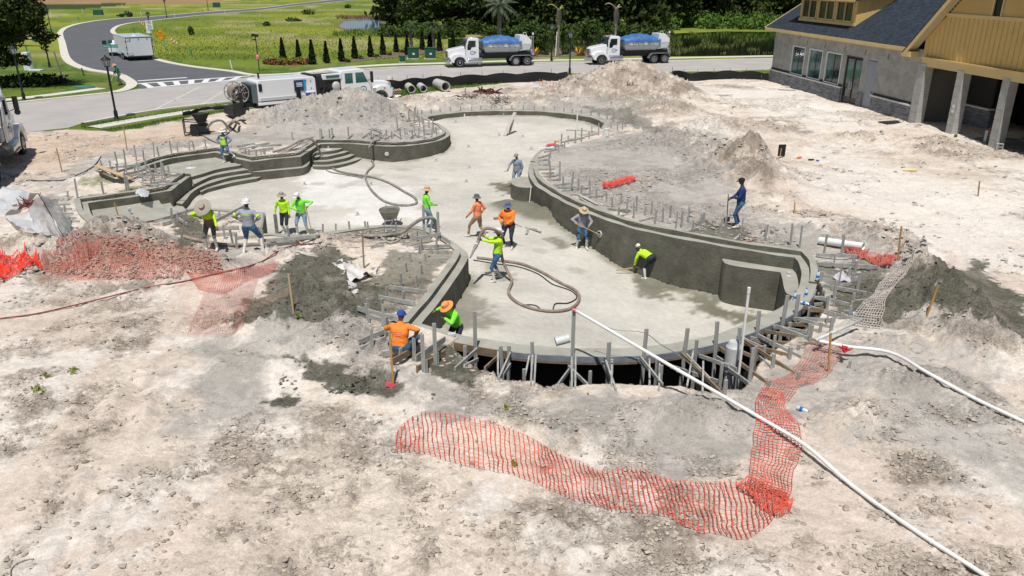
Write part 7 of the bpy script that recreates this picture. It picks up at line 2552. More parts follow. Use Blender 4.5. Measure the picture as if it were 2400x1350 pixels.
def rim_post(px, py, w_=.10, low=-1.9, m=None):
 best = min(dense, key=lambda p: (pxy((p[0], p[1], z_at(p[0], p[1], py)))[0] - px) ** 2 + (0 if p[1] < 30 else 1e6))
 zt = z_at(best[0], best[1], py)
 stake(fx_, (best[0], best[1], low), zt - low, w_, .05, random.uniform(-.2, .2), (random.uniform(-.015, .015), random.uniform(-.04, .04)), 'post', m, 0)
 return Vector((best[0], best[1], 0))
posts = {}
for (x, y) in ((1112, 729), (1180, 811), (1190, 810), (1252, 802), (1345, 726), (1427, 801), (1511, 771), (1606, 768), (1687, 753), (1739, 768), (1785, 729), (1838, 693), (1873, 690), (1910, 645), (1925, 637)):
 posts[x] = rim_post(x, y)
for (x, y, b, zz) in ((1118, 819, (1066, 868), -.02), (1120, 843, (1088, 862), -.2), (1167, 826, (1167, 884), 0), (1196, 829, (1169, 892), -.05), (1196, 855, (1178, 882), -.25), (1248, 836, (1244, 905), -.02), (1256, 836, (1252, 905), -.02), (1340, 840, (1340, 912), -.05), (1349, 840, (1348, 912), -.05), (1338, 862, (1303, 912), -.5), (1417, 840, (1443, 917), 0), (1434, 845, (1433, 908), -.1), (1500, 837, (1553, 903), -.02), (1522, 845, (1522, 904), -.2), (1546, 855, (1544, 918), .0), (1597, 829, (1688, 922), -.02), (1608, 832, (1664, 890), -.1), (1625, 825, (1610, 908), 0), (1648, 850, (1646, 924), .2), (1686, 815, (1800, 902), 0), (1680, 838, (1728, 868), -.3), (1681, 846, (1756, 903), -.4), (1742, 797, (1862, 878), 0), (1760, 820, (1808, 866), -.3), (1776, 786, (1876, 840), 0), (1819, 765, (1910, 801), 0), (1872, 748, (1952, 771), 0), (1898, 720, (2008, 752), 0), (1922, 697, (1990, 716), 0)):
 a = P(x, y, zz)
 b_ = G(b[0], b[1], .03)
 if b_.z < -.4:
  b_ = P(b[0], b[1], -.1)
 board(fx_, a, b_, .045, .11, 'brace', m_stake2 if x in (1686, 1742, 1597) else None)
for (x, y, h) in ((1756, 895, .95), (1698, 925, .4), (1810, 862, .4), (1850, 842, .35), (1898, 800, .5), (1946, 783, .5), (1990, 745, .4), (1800, 912, .25), (1870, 892, .25), (1990, 862, .2), (1655, 1, 0)):
 if h:
  stake(fx_, G(x, y), h, .09, .05, random.random())
for (x, y, z1, z0_) in ((1090, 838, .25, -.6), (1434, 850, 0, -1.5), (1540, 845, 0, -1.5), (1630, 832, .35, -1.4), (1770, 835, .2, -1.4), (1800, 800, .1, -1.4), (1850, 770, .1, -1.4), (1895, 735, .1, -1.2)):
 q = P(x, y, -.1)
 stake(fx_, (q.x, q.y, z0_), z1 - z0_, .09, .05, random.random(), name='stake', sink=0)
rb = random.Random(9)
for k, p in enumerate(dense[::9]):
 x_, y_ = pxy((p[0], p[1], 0))
 if 1690 < x_ < 1925 and y_ > 640 or (1150 < x_ < 1690 and k % 3 == 0 and y_ > 790):
  o_ = Vector((p[0] - LIP[i0 + 30][0], p[1] - 26.5, 0)).normalized()
  a = Vector((p[0], p[1], rb.uniform(-.45, .05)))
  b = a + o_ * rb.uniform(.9, 1.5) + Vector((rb.uniform(-.3, .3), 0, 0))
  b.z = max(-.25, TZ(b.x, b.y)) + rb.uniform(-.05, .1)
  board(fx_, a, b, .045, .10, 'brace', m_stake2 if rb.random() < .35 else None)
  if rb.random() < .6:
   stake(fx_, (b.x, b.y, -.6), .6 + rb.uniform(.1, .35), .08, .05, rb.random(), sink=0)
fq = thing('formwork', 'grid of grey boards and stakes on the mud right of the corner bench', 'formwork', P(1980, 640))
stakes_from(fq, [(1930, 600, .85), (1972, 600, .8), (1954, 626, .5), (1996, 630, .5), (1964, 673, .85), (2003, 650, .6), (2008, 680, .6), (1954, 700, .6), (1938, 728, .5), (2000, 708, .3), (1936, 760, .45)], w_=.085)
for (a, b, z) in (((1921, 625), (2056, 634), .12), ((1912, 603), (2008, 607), .10), ((1927, 650), (2010, 655), .03), ((1930, 672), (2030, 690), .04)):
 board(fq, G(a[0], a[1], z), G(b[0], b[1], z), .05, .12)
# ---- thin wooden survey stakes, each on its own
laths = [((853, 628), (849, 548), 'brown stake in the mud left of the near left wall', m_stake2), ((688, 732), (676, 642), 'pale stake standing in the olive mud slope', m_handle), ((922, 905), (913, 775), 'orange wooden stake with a pink ribbon in front of the seated man', m_lath),
  ((1943, 873), (1947, 780), 'brown wooden stake crossing the white pipe near the red rag', m_lath), ((2170, 742), (2198, 670), 'orange wooden stake on the grey ridge at the right', m_lath), ((2105, 612), (2113, 530), 'brown wooden stake behind the crumpled net', m_lath),
  ((418, 578), (438, 490), 'thin dark steel rod standing left of the man in the big hat', m_steel), ((278, 508), (268, 475), 'orange stake standing inside the lower left basin', m_lath), ((146, 404), (132, 347), 'orange lath in the sand near the left truck', m_lath), ((298, 353), (288, 290), 'thin orange lath behind the upper left basin', m_lath),
  ((2293, 460), (2296, 425), 'small brown stake in the white sand at the right', m_stake2), ((1862, 500), (1863, 474), 'short stake with yellow top on the sand right of the navy man', m_lath)]
for (b, t_, lab, mt_) in laths:
 q = G(*b) if b != (278, 508) else P(278, 508, -.5)
 zt = z_at(q.x, q.y, t_[1])
 top = P(t_[0], t_[1], zt)
 o = thing('survey_stake', lab, 'stake', q, 0)
 M().beam((0, 0, -.15), Vector((top.x - q.x, 0, zt - q.z)), .035, .05).obj('stake', mt_, o)
 if 'pink ribbon' in lab:
  mm = M()
  mm.add([(-.02, -.04, .12), (-.16, -.05, .16), (-.18, -.07, .03), (-.04, -.05, -.02), (.10, -.04, .05)], [(0, 1, 2, 3), (0, 3, 4)])
  mm.obj('ribbon', mat('pink_ribbon', (.75, .10, .12), .7), o)
for k, (x, y) in enumerate(((1264, 197), (1271, 198), (1289, 204), (1296, 204))):
 q = G(x, y)
 M().beam((0, 0, -.1), (0.02, 0, .48), .05, .04).obj('marker_peg', mat('orange_peg', (.75, .20, .03), .8), label='orange marker peg behind the far rim, %s of the four' % ('first', 'second', 'third', 'last')[k], category='peg', group='orange marker pegs by the silt fence').location = q
# STREET FURNITURE
m_lamp = mat('lamp_black', (.008, .010, .014), .45)
m_lglass = mat('lantern_glass', (.45, .48, .48), .3)
def lamp(label, q, group='black lantern street lamps'):
 t = thing('street_lamp', label, 'street lamp', q, .4, group)
 M().lathe([(.17, 0), (.17, .08), (.13, .12), (.13, .55), (.09, .62), (.075, .7), (.07, 3.5), (.055, 3.55)], n=12).obj('post', m_lamp, t, smooth=True)
 b = M().lathe([(.06, 3.55), (.17, 3.6), (.17, 3.64)], n=6).obj('lantern_base', m_lamp, t)
 M().lathe([(.14, 3.64), (.27, 4.06)], n=6).obj('lantern_glass', m_lglass, t)
 mm = M()
 for k in range(6):
  a = k * math.pi / 3
  mm.beam((.145 * math.cos(a), .145 * math.sin(a), 3.64), (.275 * math.cos(a), .275 * math.sin(a), 4.06), .028, .028)
 mm.obj('lantern_frame', m_lamp, t, fix=False)
 M().lathe([(.33, 4.05), (.34, 4.09), (.13, 4.26), (.05, 4.3), (.05, 4.36), (.015, 4.42)], n=12).obj('lantern_roof', m_lamp, t)
 return t
l1_ = lamp('black lantern street lamp in front of the crosswalk at the left', P(273.5, 279))
for (x, y, lab, g) in ((1335, 174, 'black lantern street lamp between the trucks, on the near side of the street', 1), (1292.5, 143.5, 'black lantern street lamp behind the street, beside the white supported palm', 1), (57, 235, 'black lantern street lamp under the dark oak at the left edge', 1), (117, 158, 'black street lamp half hidden by the oak crown at the left', 1), (356, 95, 'black lantern street lamp behind the enclosed trailer', 1), (121, 77, 'far street lamp left of the bend in the side street', 1), (391, 42, 'far street lamp at the top edge, left of the other one', 1), (488, 24.5, 'far street lamp at the top edge, right of the other one', 1)):
 dup(l1_, P(x, y), None, lab)
def sign(name, label, q, parts):
 t = thing(name, label, 'sign', q, 0)
 return t
m_signw = mat('sign_white', (.72, .74, .74), .4)
m_signy = mat('sign_yellow', (.80, .38, .01), .4)
m_signg = mat('sign_green', (.01, .33, .27), .4)
m_post = mat('sign_post', (.28, .32, .30), .5, metal=.3)
q = P(352, 97)
t = thing('speed_limit_sign', 'white speed limit 20 sign behind the trailer', 'sign', q + Vector((.7, -1.2, 0)), 0)
M().box((.15, .05, 1.5), (.08, .06, 3.0)).obj('post', m_post, t)
s_ = M().box((.1, 0, 2.5), (1.05, .03, 1.3)).obj('panel', m_signw, t, bevel=.02)
M().box((-.12, .06, 1.95), (.75, .03, 1.3), .1).obj('rear_panel', m_signw, t)
text_mesh('SPEED', .27, 'lettering', m_blk, t, (.1, -.025, 2.95), (math.pi / 2, 0, 0))
text_mesh('LIMIT', .27, 'lettering', m_blk, t, (.1, -.025, 2.68), (math.pi / 2, 0, 0))
text_mesh('20', .66, 'lettering', m_blk, t, (.1, -.025, 2.22), (math.pi / 2, 0, 0))
q = P(390, 131)
t = thing('warning_sign', 'yellow diamond NO OUTLET sign right of the trailer', 'sign', q, 0)
M().box((0, .05, 1.5), (.07, .06, 3.0)).obj('post', mat('teal_post', (.03, .38, .33), .5), t)
mm = M()
mm.prism([(0, -.78), (.78, 0), (0, .78), (-.78, 0)], -.015, .015, 'y')
mm.v = [(v[0] - .3, v[1], v[2] + 2.6) for v in mm.v]
mm.obj('panel', m_signy, t)
mm = M()
for a_0, b_0 in (((0, -.72), (.72, 0)), ((.72, 0), (0, .72)), ((0, .72), (-.72, 0)), ((-.72, 0), (0, -.72))):
 mm.beam((a_0[0] - .3, -.018, a_0[1] + 2.6), (b_0[0] - .3, -.018, b_0[1] + 2.6), .01, .035, up=(0, 1, 0))
mm.obj('border', m_blk, t, fix=False)
text_mesh('NO', .34, 'lettering', m_blk, t, (-.3, -.025, 2.80), (math.pi / 2, 0, 0))
text_mesh('OUTLET', .30, 'lettering', m_blk, t, (-.3, -.025, 2.47), (math.pi / 2, 0, 0))
q = P(272.5, 180)
zt = z_at(q.x, q.y, 108)
t = thing('street_name_sign', 'green street name sign on a thin grey post at the corner', 'sign', q, 0)
M().box((0, 0, zt / 2 + .2), (.06, .06, zt + .4)).obj('post', m_post, t)
M().box((-.02, 0, zt), (1.45, .03, .33)).obj('name_panel', m_signg, t)
M().box((0, 0, zt + .42), (.03, .9, .3)).obj('name_panel', m_signg, t)
text_mesh('Sunny Grove Dr', .215, 'lettering', m_signw, t, (-.02, -.022, zt), (math.pi / 2, 0, 0), sx=.92)
q = P(608, 167)
zt = z_at(q.x, q.y, 84)
t = thing('solar_lamp', 'tall black post with slanted solar panel on the lawn', 'solar lamp', q, 0)
M().lathe([(.05, 0), (.045, zt)], n=8).obj('post', m_lamp, t)
mm = M()
mm.T = Matrix.Translation((-.05, 0, zt + .05)) @ Matrix.Rotation(R(22), 4, 'X') @ Matrix.Rotation(R(10), 4, 'Y')
mm.box((0, 0, 0), (.72, .5, .05))
mm.obj('solar_panel', mat('solar_black', (.01, .012, .02), .2), t)
M().box((-.15, -.1, zt - .38), (.25, .3, .12)).obj('lamp_head', m_lamp, t)
M().box((0, -.06, zt * .42), (.28, .02, .48)).obj('notice', mat('pink_notice', (.75, .16, .22), .6), t)
M().box((0, -.075, zt * .44), (.16, .01, .12)).obj('notice_panel', m_signw, t)
m_ubox = mat('utility_green', (.015, .085, .06), .5)
for k, (x, y, s_, lab) in enumerate(((968, 138.5, 1.0, 'large green utility box, left of the two below the short palms'), (1008, 138.5, 1.0, 'large green utility box, right of the two below the short palms'), (942, 147, .5, 'small green utility box at the edge of the lawn'))):
 t = thing('utility_box', lab, 'utility box', P(x, y), 0, 'green utility boxes')
 M().box((0, .5, .62 * s_ + .08), (1.25 * s_, 1.0 * s_, 1.15 * s_)).obj('body', m_ubox, t, bevel=.03)
 M().box((0, .5, 1.22 * s_ + .08), (1.32 * s_, 1.08 * s_, .08)).obj('lid', m_ubox, t)
 M().box((0, .5, .04), (1.5 * s_, 1.3 * s_, .08)).obj('pad', m_walk, t)
 if s_ == 1:
  M().box((.1, -.01, .62), (.28, .015, .22)).obj('warning_label', m_signw, t)
for (x, y, w_, h, lab, mt_) in ((231, 35, 2.6, 1.3, 'dark green box on the far field left of the mower', m_ubox), (508, 17, 2.4, 1.5, 'dark green box at the top of the far field', m_ubox), (69, 165, .7, 1.9, 'narrow grey metal cabinet on the lawn below the oak', m_signw)):
 t = thing('utility_box', lab, 'utility box', P(x, y), 0)
 M().box((0, 0, h / 2), (w_, .8, h), top=.9).obj('body', mt_, t, bevel=.04)
 if h > 1.6:
  M().box((.9, -.2, .06), (1.3, .9, .12)).obj('base_pad', mt_, t)
t = thing('valve_cover', 'teal low rounded valve cover on the lawn near the corner', 'cover', P(199, 206), 0)
M().lathe([(.95, 0), (.9, .12), (.6, .22), (.02, .26)], n=16, sy=.6).obj('lid', mat('teal_cover', (.05, .16, .11), .6), t, smooth=True)
for k, (x, y, h, mt_, lab) in enumerate(((147, 185, 2.6, m_post, 'tall thin grey pole on the lawn left of the bend'), (11, 240, 1.6, m_signw, 'thin white pole at the left edge of the path'), (545, 165, 1.1, m_signw, 'white pipe stake on the lawn left of the solar lamp'), (121, 39, 1.3, m_signw, 'leaning white pole on the far left field'), (195, 32, 1.3, m_signw, 'thin white pole on the far field above the bend'), (332, 37, 1.2, m_signw, 'orange topped white stake beyond the mower'), (288, 18, 1.2, m_signw, 'far thin white pole above the mower'), (451, 136, .9, m_signg, 'teal tube stake on the meadow right of the yellow sign'), (315, 78, 1.0, m_signg, 'teal tube stake right of the bend in the side street'), (67, 130, 1.2, m_signg, 'teal tube stake under the oak, lower one'), (78, 98, 1.4, m_signg, 'teal tube stake under the oak, upper one'), (197, 178, .8, m_ubox, 'short dark marker post at the kerb left of the corner'), (185, 48, .9, m_signg, 'teal marker at the far kerb'), (410, 40, .9, m_signw, 'white stake beyond the street lamp by the far kerb'), (527, 30, .8, m_signw, 'white stake at the kerb of the far street'), (475, 28, .8, m_ubox, 'dark stake at the kerb of the far street'), (1740, 92, 0, None, ''))):
 if h:
  t = thing('marker_post', lab, 'post', P(x, y), 0)
  M().beam((0, 0, 0), (-.12 * h, 0, h), .09 if mt_ != m_signg else .2, .09).obj('post', mt_, t)
for (x, y, lab) in ((410, 105, 'orange striped leaning barrier board right of the yellow sign'), (333, 60, 'red and white leaning barrier board behind the trailer')):
 t = thing('barrier_board', lab, 'barrier', P(x, y), 0)
 M().beam((-.6, 0, 1.0), (.5, 0, .15), .06, .3).obj('board', mat('barrier_orange', (.55, .16, .06), .6), t)
 for k in range(3):
  c = Vector((-.45 + k * .35, -.035, .88 - k * .27))
  M().beam(c, c + Vector((.14, 0, -.11)), .01, .3).obj('stripe', m_signw, t)
 M().beam((.35, 0, .3), (.55, .3, 0), .05, .05).obj('leg', m_post, t)
# SILT FENCES
m_silt = mat('black_silt_fabric', (.006, .006, .007), .75, bump=.4, bscale=2)
def silt(label, pts, h=.75, n=8):
 w_ = catmull([P(x, y, 0) for x, y in pts], n)
 t = thing('silt_fence', label, 'silt fence', w_[0], 0)
 o = w_[0]
 mm = M()
 for i, p in enumerate(w_):
  sag = h * (.80 + .2 * abs(math.sin(i * .41)))
  mm.v += [tuple(p - o + Vector((0, 0, -.05))), tuple(p - o + Vector((.03, .10 * math.sin(i * .9), sag * .5))), tuple(p - o + Vector((0, .05, sag)))]
  if i:
   b = 3 * (i - 1)
   for k in range(2):
    mm.f.append((b + k, b + 3 + k, b + 4 + k, b + 1 + k))
    mm.m.append(0)
 mm.obj('fabric', m_silt, t, smooth='full', fix=False)
 for i in range(0, len(w_), max(3, n // 2 + 1)):
  p = w_[i] - o
  M().beam(p + Vector((0, .12, -.1)), p + Vector((0, .12, h + .22)), .05, .04).obj('stake', m_stake2, t)
 return t
silt('black silt fence along the near side of the street behind the concrete pipes', [(888, 214), (940, 211), (1000, 204), (1070, 201), (1150, 196), (1230, 193), (1330, 190)], .95)
silt('black silt fence right of the big sand mound', [(1575, 183), (1620, 190), (1680, 186), (1740, 186), (1800, 190)], .85)
t = silt('collapsed black silt fabric on the left verge', [(428, 272), (450, 268), (470, 262), (500, 258), (560, 253)], .3)
# CONCRETE PIPES, PALLET, SCRAPS BY THE FENCE
m_cp = mat('concrete_pipe', (.46, .45, .41), .85, var=.12, vscale=2, bump=.3, bscale=20)
def pipe(label, a, b, r_, wall=.2, m=m_cp, cat='concrete pipe', name='concrete_pipe', group=None):
 a, b = Vector(a), Vector(b)
 t = thing(name, label, cat, a, 0, group)
 d = (b - a)
 dn = d.normalized()
 mm = M()
 mm.tube([(0, 0, 0), d], r_, 22, caps=False)
 mm.tube([d, (0, 0, 0)], r_ * (1 - wall), 22, caps=False)
 n = 22
 for base in (0, 1):
  o1 = base * n
  o2 = (2 * n) + (1 - base) * n
 mm.v, mm.f, mm.m = [], [], []
 sx_ = dn.cross(Vector((0, 0, 1))).normalized()
 sy_ = sx_.cross(dn)
 for (p, rr) in ((Vector(), r_), (d, r_), (d, r_ * (1 - wall)), (Vector(), r_ * (1 - wall))):
  for k in range(n):
   q_ = p + (sx_ * math.cos(k * 2 * math.pi / n) + sy_ * math.sin(k * 2 * math.pi / n)) * rr
   mm.v.append(tuple(q_))
 for i in range(4):
  for k in range(n):
   k2 = (k + 1) % n
   mm.f.append((i * n + k, i * n + k2, ((i + 1) % 4) * n + k2, ((i + 1) % 4) * n + k))
   mm.m.append(0)
 mm.obj('pipe', m, t, smooth=True)
 return t
for k, (x, y, x2, y2, r_, lab) in enumerate(((965, 219, 950, 206, .36, 'short grey concrete pipe by the silt fence, leftmost of three'), (993, 217, 975, 203, .33, 'short grey concrete pipe by the silt fence, middle of three'), (1045, 215, 1012, 203, .44, 'largest concrete pipe by the silt fence, rightmost of three'))):
 a, b = P(x, y), P(x2, y2)
 d = (b - a)
 d = d.normalized() * (1.7 if k < 2 else 2.3)
 pipe(lab, a + Vector((0, 0, r_)), a + d + Vector((0, 0, r_)), r_, group='concrete pipes lying by the silt fence')
t = thing('pallet', 'wooden pallet tilted on scraps left of the concrete pipes', 'pallet', P(922, 222), .3)
for k in range(7):
 M().box((-.6 + k * .2, 0, .30 + .02 * k), (.12, 1.1, .03)).obj('slat', mat('pallet_wood', (.52, .36, .22), .85, var=.2, vscale=4), t)
for k in range(3):
 M().box((0, -.5 + k * .5, .22), (1.3, .08, .10)).obj('bearer', m_stake2, t)
t = thing('bag', 'teal bag lying on the wooden pallet', 'bag', P(915, 214, .3), .3)
M().sph((0, 0, .2), .32, 10, 6, (1, .7, .6)).obj('bag_body', mat('teal_bag', (.12, .55, .48), .6, bump=.6, bscale=8), t, smooth='full')
for k in range(5):
 y0 = 223 + k * 2.6
 a, b = P(893, y0 + 2, .08), P(940 - 6 * (k % 3), y0 + 1, .08)
 t = thing('white_pipe', 'white plastic pipe on the ground by the pump truck, %s from the back' % ordn[k], 'pipe', a, 0, 'white plastic pipes on the ground by the pump truck')
 M().tube([(0, 0, 0), b - a], .07, 10).obj('pipe', m_white, t, smooth=True)
m_rust = mat('rusty_roots', (.10, .035, .018), .95, var=.3, vscale=5, bump=.8, bscale=10)
m_drift = mat('grey_roots', (.20, .165, .15), .95, var=.3, vscale=5)
def tangle(label, q, L, n, r_, m, seed, flat=.4, cat='roots', name='root_tangle', sx=1.0):
 rnd_ = random.Random(seed)
 mm = M()
 for i in range(n):
  p = Vector((rnd_.uniform(-.5, .5) * L * sx, rnd_.uniform(-.25, .25) * L, rnd_.uniform(0, .2) * L * flat))
  d = Vector((rnd_.uniform(-1, 1) * sx, rnd_.uniform(-1, 1), rnd_.uniform(-.3, .6) * flat)).normalized()
  pts = [p]
  for k in range(4):
   d = (d + Vector((rnd_.uniform(-.6, .6), rnd_.uniform(-.6, .6), rnd_.uniform(-.5, .4) * flat))).normalized()
   nx = pts[-1] + d * L * .14
   nx.z = max(nx.z, 0.0)
   pts.append(nx)
  mm.tube(pts, [r_, r_ * .9, r_ * .75, r_ * .6, r_ * .35], 5)
 o = mm.obj(name, m, fix=False, label=label, category=cat)
 o.location = q
 return o
tangle('dark rusty brown root ball behind the far rim', G(1140, 219), 1.5, 40, .09, m_rust, 1, .7)
tangle('grey driftwood roots left of the rusty root ball', G(1098, 226), 1.6, 14, .06, m_drift, 2, .3)
tangle('thin upright dead branches right of the rusty root ball', G(1172, 238), 1.3, 26, .03, m_drift, 3, 1.0)
tangle('reddish cut roots piled under the plastic sheet at the left', G(80, 482), 1.0, 60, .03, mat('red_roots', (.22, .07, .06), .9), 4, .7)
tangle('twigs on top of the big sand mound', G(1478, 200), .8, 12, .03, m_drift, 5, .6)
tangle('dark sticks on the sand right of the navy man', G(1800, 545), .6, 5, .03, m_drift, 6, .3)
tangle('pale driftwood stick on the mud below the navy man', G(1770, 562), 1.0, 4, .035, mat('pale_stick', (.36, .25, .20), .9), 7, .2)
# PIPES, HOSES AND CABLES
def follow(pts, lift=0.0, floor=False):
 out = []
 for p in pts:
  if len(p) == 3:
   out.append(P(*p))
  else:
   q = PF(*p) if floor else G(*p)
   out.append(q + Vector((0, 0, lift)))
 return catmull(out, 6)
def hose(name, label, cat, pts, r_, m, n=8):
 t = pts[0]
 mm = M()
 mm.tube([p - t for p in pts], r_, n)
 o = mm.obj(name, m, smooth='full', label=label, category=cat)
 o.location = t
 return o
m_hose = mat('grey_hose', (.25, .23, .205), .75, var=.3, vscale=4)
m_hose2 = mat('brown_hose', (.26, .21, .165), .75, var=.3, vscale=4)
m_redh = mat('dark_red_hose', (.22, .035, .035), .5, var=.2, vscale=4)
m_cable = mat('black_cable', (.02, .02, .022), .6)
top = P(1345, 728, 0)
pz = posts[1345]
tz = z_at(pz.x, pz.y, 727)
start = Vector((P(1348, 728, tz).x, pz.y, tz))
e1 = G(1795, 994, .07)
line = [start, start.lerp(e1, .3), start.lerp(e1, .65), e1] + [G(x, y, .06) for x, y in ((1885, 1064), (1995, 1146), (2150, 1254), (2310, 1360), (2520, 1500))]
zs_ = [p.z for p in line]
for i in range(4, len(line)):
 line[i].z = max(zs_[i], (zs_[i - 1] + zs_[i]) / 2 if i < len(line) - 1 else zs_[i])
lwp = hose('long_white_pipe', 'long white pipe from the tall grey post down to the bottom right corner', 'pipe', catmull(line, 5), .042, m_white, 12)
for k in (9, 17, 24, 31):
 lp = catmull(line, 5)
 if k + 1 < len(lp):
  M().tube([lp[k] - lp[0], lp[k].lerp(lp[k + 1], .12) - lp[0]], .052, 12).obj('coupling', m_frame_w, lwp)
M().lathe([(.055, -.06), (.055, .07)], (0, 0, 0), 12, 'x').obj('pipe_cap', mat('pink_cap', (.6, .12, .15), .5), lwp, label='pink wrapped end of the pipe')
a = P(1913, 798, .30)
ln = catmull([a, P(1985, 812, .30), G(2080, 841, .20), G(2175, 883, .09), G(2285, 941, .07), G(2400, 996, .07), G(2600, 1092, .07)], 5)
hose('white_pipe', 'second white pipe running from the net to the right edge of the photo', 'pipe', ln, .045, m_white, 12)
hose('grey_pipe', 'short cement grey pipe resting between the formwork and the second white pipe', 'pipe', [P(1912, 797, .36), P(2019, 749, .40)], .05, m_pvc, 12)
t = tangle('red rag tied round the second white pipe', P(1980, 822, .28), .28, 14, .03, mat('red_rag', (.55, .01, .03), .8), 8, 1.0, 'rag', 'red_rag', .5)
q = P(1712, 885, -.6)
zt = z_at(q.x, q.y, 800)
t = thing('drain_pipe', 'thick light grey vertical drain pipe in the trench between the braces', 'pipe', Vector((q.x, q.y, -2.1)), 0)
M().lathe([(.17, 0), (.17, 1.2 + zt), (.21, 1.25 + zt), (.21, 2.1 + zt - .15), (.17, 2.1 + zt - .1), (.14, 2.1 + zt)], n=20).obj('pipe', m_pvc, t, smooth=True)
q = P(1728, 905, -.5)
zt = z_at(q.x, q.y, 687)
t = thing('white_upright_pipe', 'tall thin white pipe standing beside the thick grey drain pipe', 'pipe', Vector((q.x, q.y, -2.1)), 0)
M().lathe([(.035, 0), (.035, zt + 2.1), (.044, zt + 2.1), (.044, zt + 2.25)], n=12).obj('pipe', m_white, t, smooth=True)
pipe('grey plastic pipe lying on the ground above the crumpled net at the right', G(1920, 572, .15), G(2022, 587, .15), .135, .08, m_white, 'pipe', 'grey_pipe')
l_ = P(1322, 818, -.06)
pipe('short grey pipe stub poking up behind the front rim of the pool', (l_.x - .22, l_.y + .30, .02), (l_.x + .16, l_.y + .36, .10), .13, .08, m_pvc, 'pipe', 'pipe_stub')
hose('concrete_hose', 'grey hose dropping over the angular wall and looping across the pale floor', 'hose', catmull([P(640, 356, .10), P(675, 345, .22), P(703, 330, .55), P(725, 325, .62), P(740, 337, .25), P(751, 358, -.4), P(768, 382, -1.0)] + [PF(x, y) + Vector((0, 0, .06)) for x, y in ((790, 402), (825, 410), (870, 417), (910, 430), (945, 450), (974, 468), (972, 481), (945, 484), (908, 477), (882, 460), (864, 438), (857, 416), (862, 403), (875, 390))] + [P(872, 374, -.95), P(866, 358, -.5), P(866, 343, -.06), P(874, 332, .08), P(890, 328, .06)], 6), .062, m_hose)
hose('concrete_hose', 'second thinner hose beside the hose loop near the half round steps', 'hose', catmull([P(752, 362, -.5)] + [PF(x, y) + Vector((0, 0, .05)) for x, y in ((758, 392), (775, 405), (810, 411), (850, 418))], 5), .035, m_hose)
hose('hose_bundle', 'thin grey hoses piled on the ground left of the angular wall corner', 'hose', catmull([G(665, 352, .05), G(690, 342, .12), G(715, 338, .1), G(735, 327, .15), G(712, 332, .08), G(690, 346, .05), G(672, 354, .05), G(700, 349, .05), G(722, 340, .08)], 6), .03, m_hose)
hose('delivery_pipe', 'thick brownish hose lying along the ground behind the booted men', 'hose', follow([(428, 557), (455, 565), (480, 570), (513, 576), (563, 578), (630, 574), (697, 565), (747, 557)], .06), .075, m_hose2, 10)
hose('delivery_pipe', 'thick grey hose rising over the upright stakes beside the green shirted man', 'hose', catmull([G(850, 556, .08), G(883, 558, .08), G(913, 556, .10), P(942, 545, .25), P(967, 526, .55), P(992, 512, .80), P(1013, 511, .82), P(1022, 530, .35), P(1026, 547, -.05)], 6), .07, m_hose, 10)
hose('thin_hose', 'thin pale hose curling below the thick hose at the near left stakes', 'hose', follow([(893, 556), (900, 565), (915, 572), (935, 565), (950, 548)], .06), .022, mat('pale_hose', (.5, .45, .38), .7))
hose('thin_hose', 'thin grey hose lying behind the brown stake at the near left', 'hose', follow([(738, 575), (790, 580), (835, 581), (870, 577), (898, 566)], .03), .022, mat('pale_hose', (.5, .45, .38), .7))
hA = hand_w(p9, 0)
hB = hand_w(p9, 1)
nz = P(1102, 604, .05)
nd = (hA - nz).normalized()
t = thing('nozzle', 'steel spraying nozzle aimed at the near left wall', 'nozzle', nz, 0)
M().tube([(0, 0, 0), nd * .5, nd * .55, nd * 1.1], [.03, .05, .065, .065], 10).obj('nozzle_tube', m_steel, t, smooth=True)
M().lathe([(.09, -.04), (.09, .04)], tuple(nd * .75), 12, 'x').obj('valve', m_steel, t)
fb_ = q9 + Vector((.42, .05, .06))
hose('spray_hose', 'brown hose from the spraying nozzle looping round the pool floor', 'hose', catmull([nz + nd * 1.0, hA + Vector((-.02, -.08, .02)), hA + Vector((.22, 0, .42)), q9 + Vector((.16, -.12, 1.9)), q9 + Vector((.12, .28, 1.35)), q9 + Vector((.20, .26, .7)), fb_ + Vector((0, 0, .2)), fb_ + Vector((.12, -.2, .02))] + [PF(x, y) + Vector((0, 0, .06)) for x, y in ((1192, 690), (1212, 712), (1250, 727), (1295, 733), (1335, 727), (1357, 706), (1350, 685), (1310, 664), (1262, 637), (1215, 620), (1165, 613), (1118, 607))], 6), .055, m_hose2, 10)
hose('air_line', 'thin dark air line running beside the big hose loop on the pool floor', 'hose', catmull([PF(x, y) + Vector((0, 0, .03)) for x, y in ((1110, 611), (1160, 619), (1212, 626), (1260, 643), (1296, 668), (1320, 676), (1340, 684), (1352, 698), (1330, 712), (1303, 713), (1296, 726))], 6), .02, m_cable)
hose('air_line', 'short dark air line end lying inside the hose loop', 'hose', catmull([PF(x, y) + Vector((0, 0, .03)) for x, y in ((1232, 716), (1248, 716), (1258, 719), (1268, 727))], 5), .018, m_cable)
hb8 = hand_w(p8, 1)
hose('hose_end', 'grey hose piece carried under the arm of the man in orange and black shorts', 'hose', [q8 + Vector((-.62, .30, 1.20)), q8 + Vector((-.3, .22, 1.27)), q8 + Vector((0, .15, 1.15)), q8 + Vector((.55, 0, .92))], [.06, .06, .03, .015], m_hose)
hose('thin_red_hose', 'thin dark red hose winding over the sand from the left edge to the workers', 'hose', follow([(-60, 757), (0, 749), (60, 742), (110, 733), (200, 712), (280, 692), (350, 675), (430, 662), (500, 645), (545, 636), (590, 624), (620, 612), (650, 592), (690, 578), (720, 574), (745, 573)], .04), .022, m_redh)
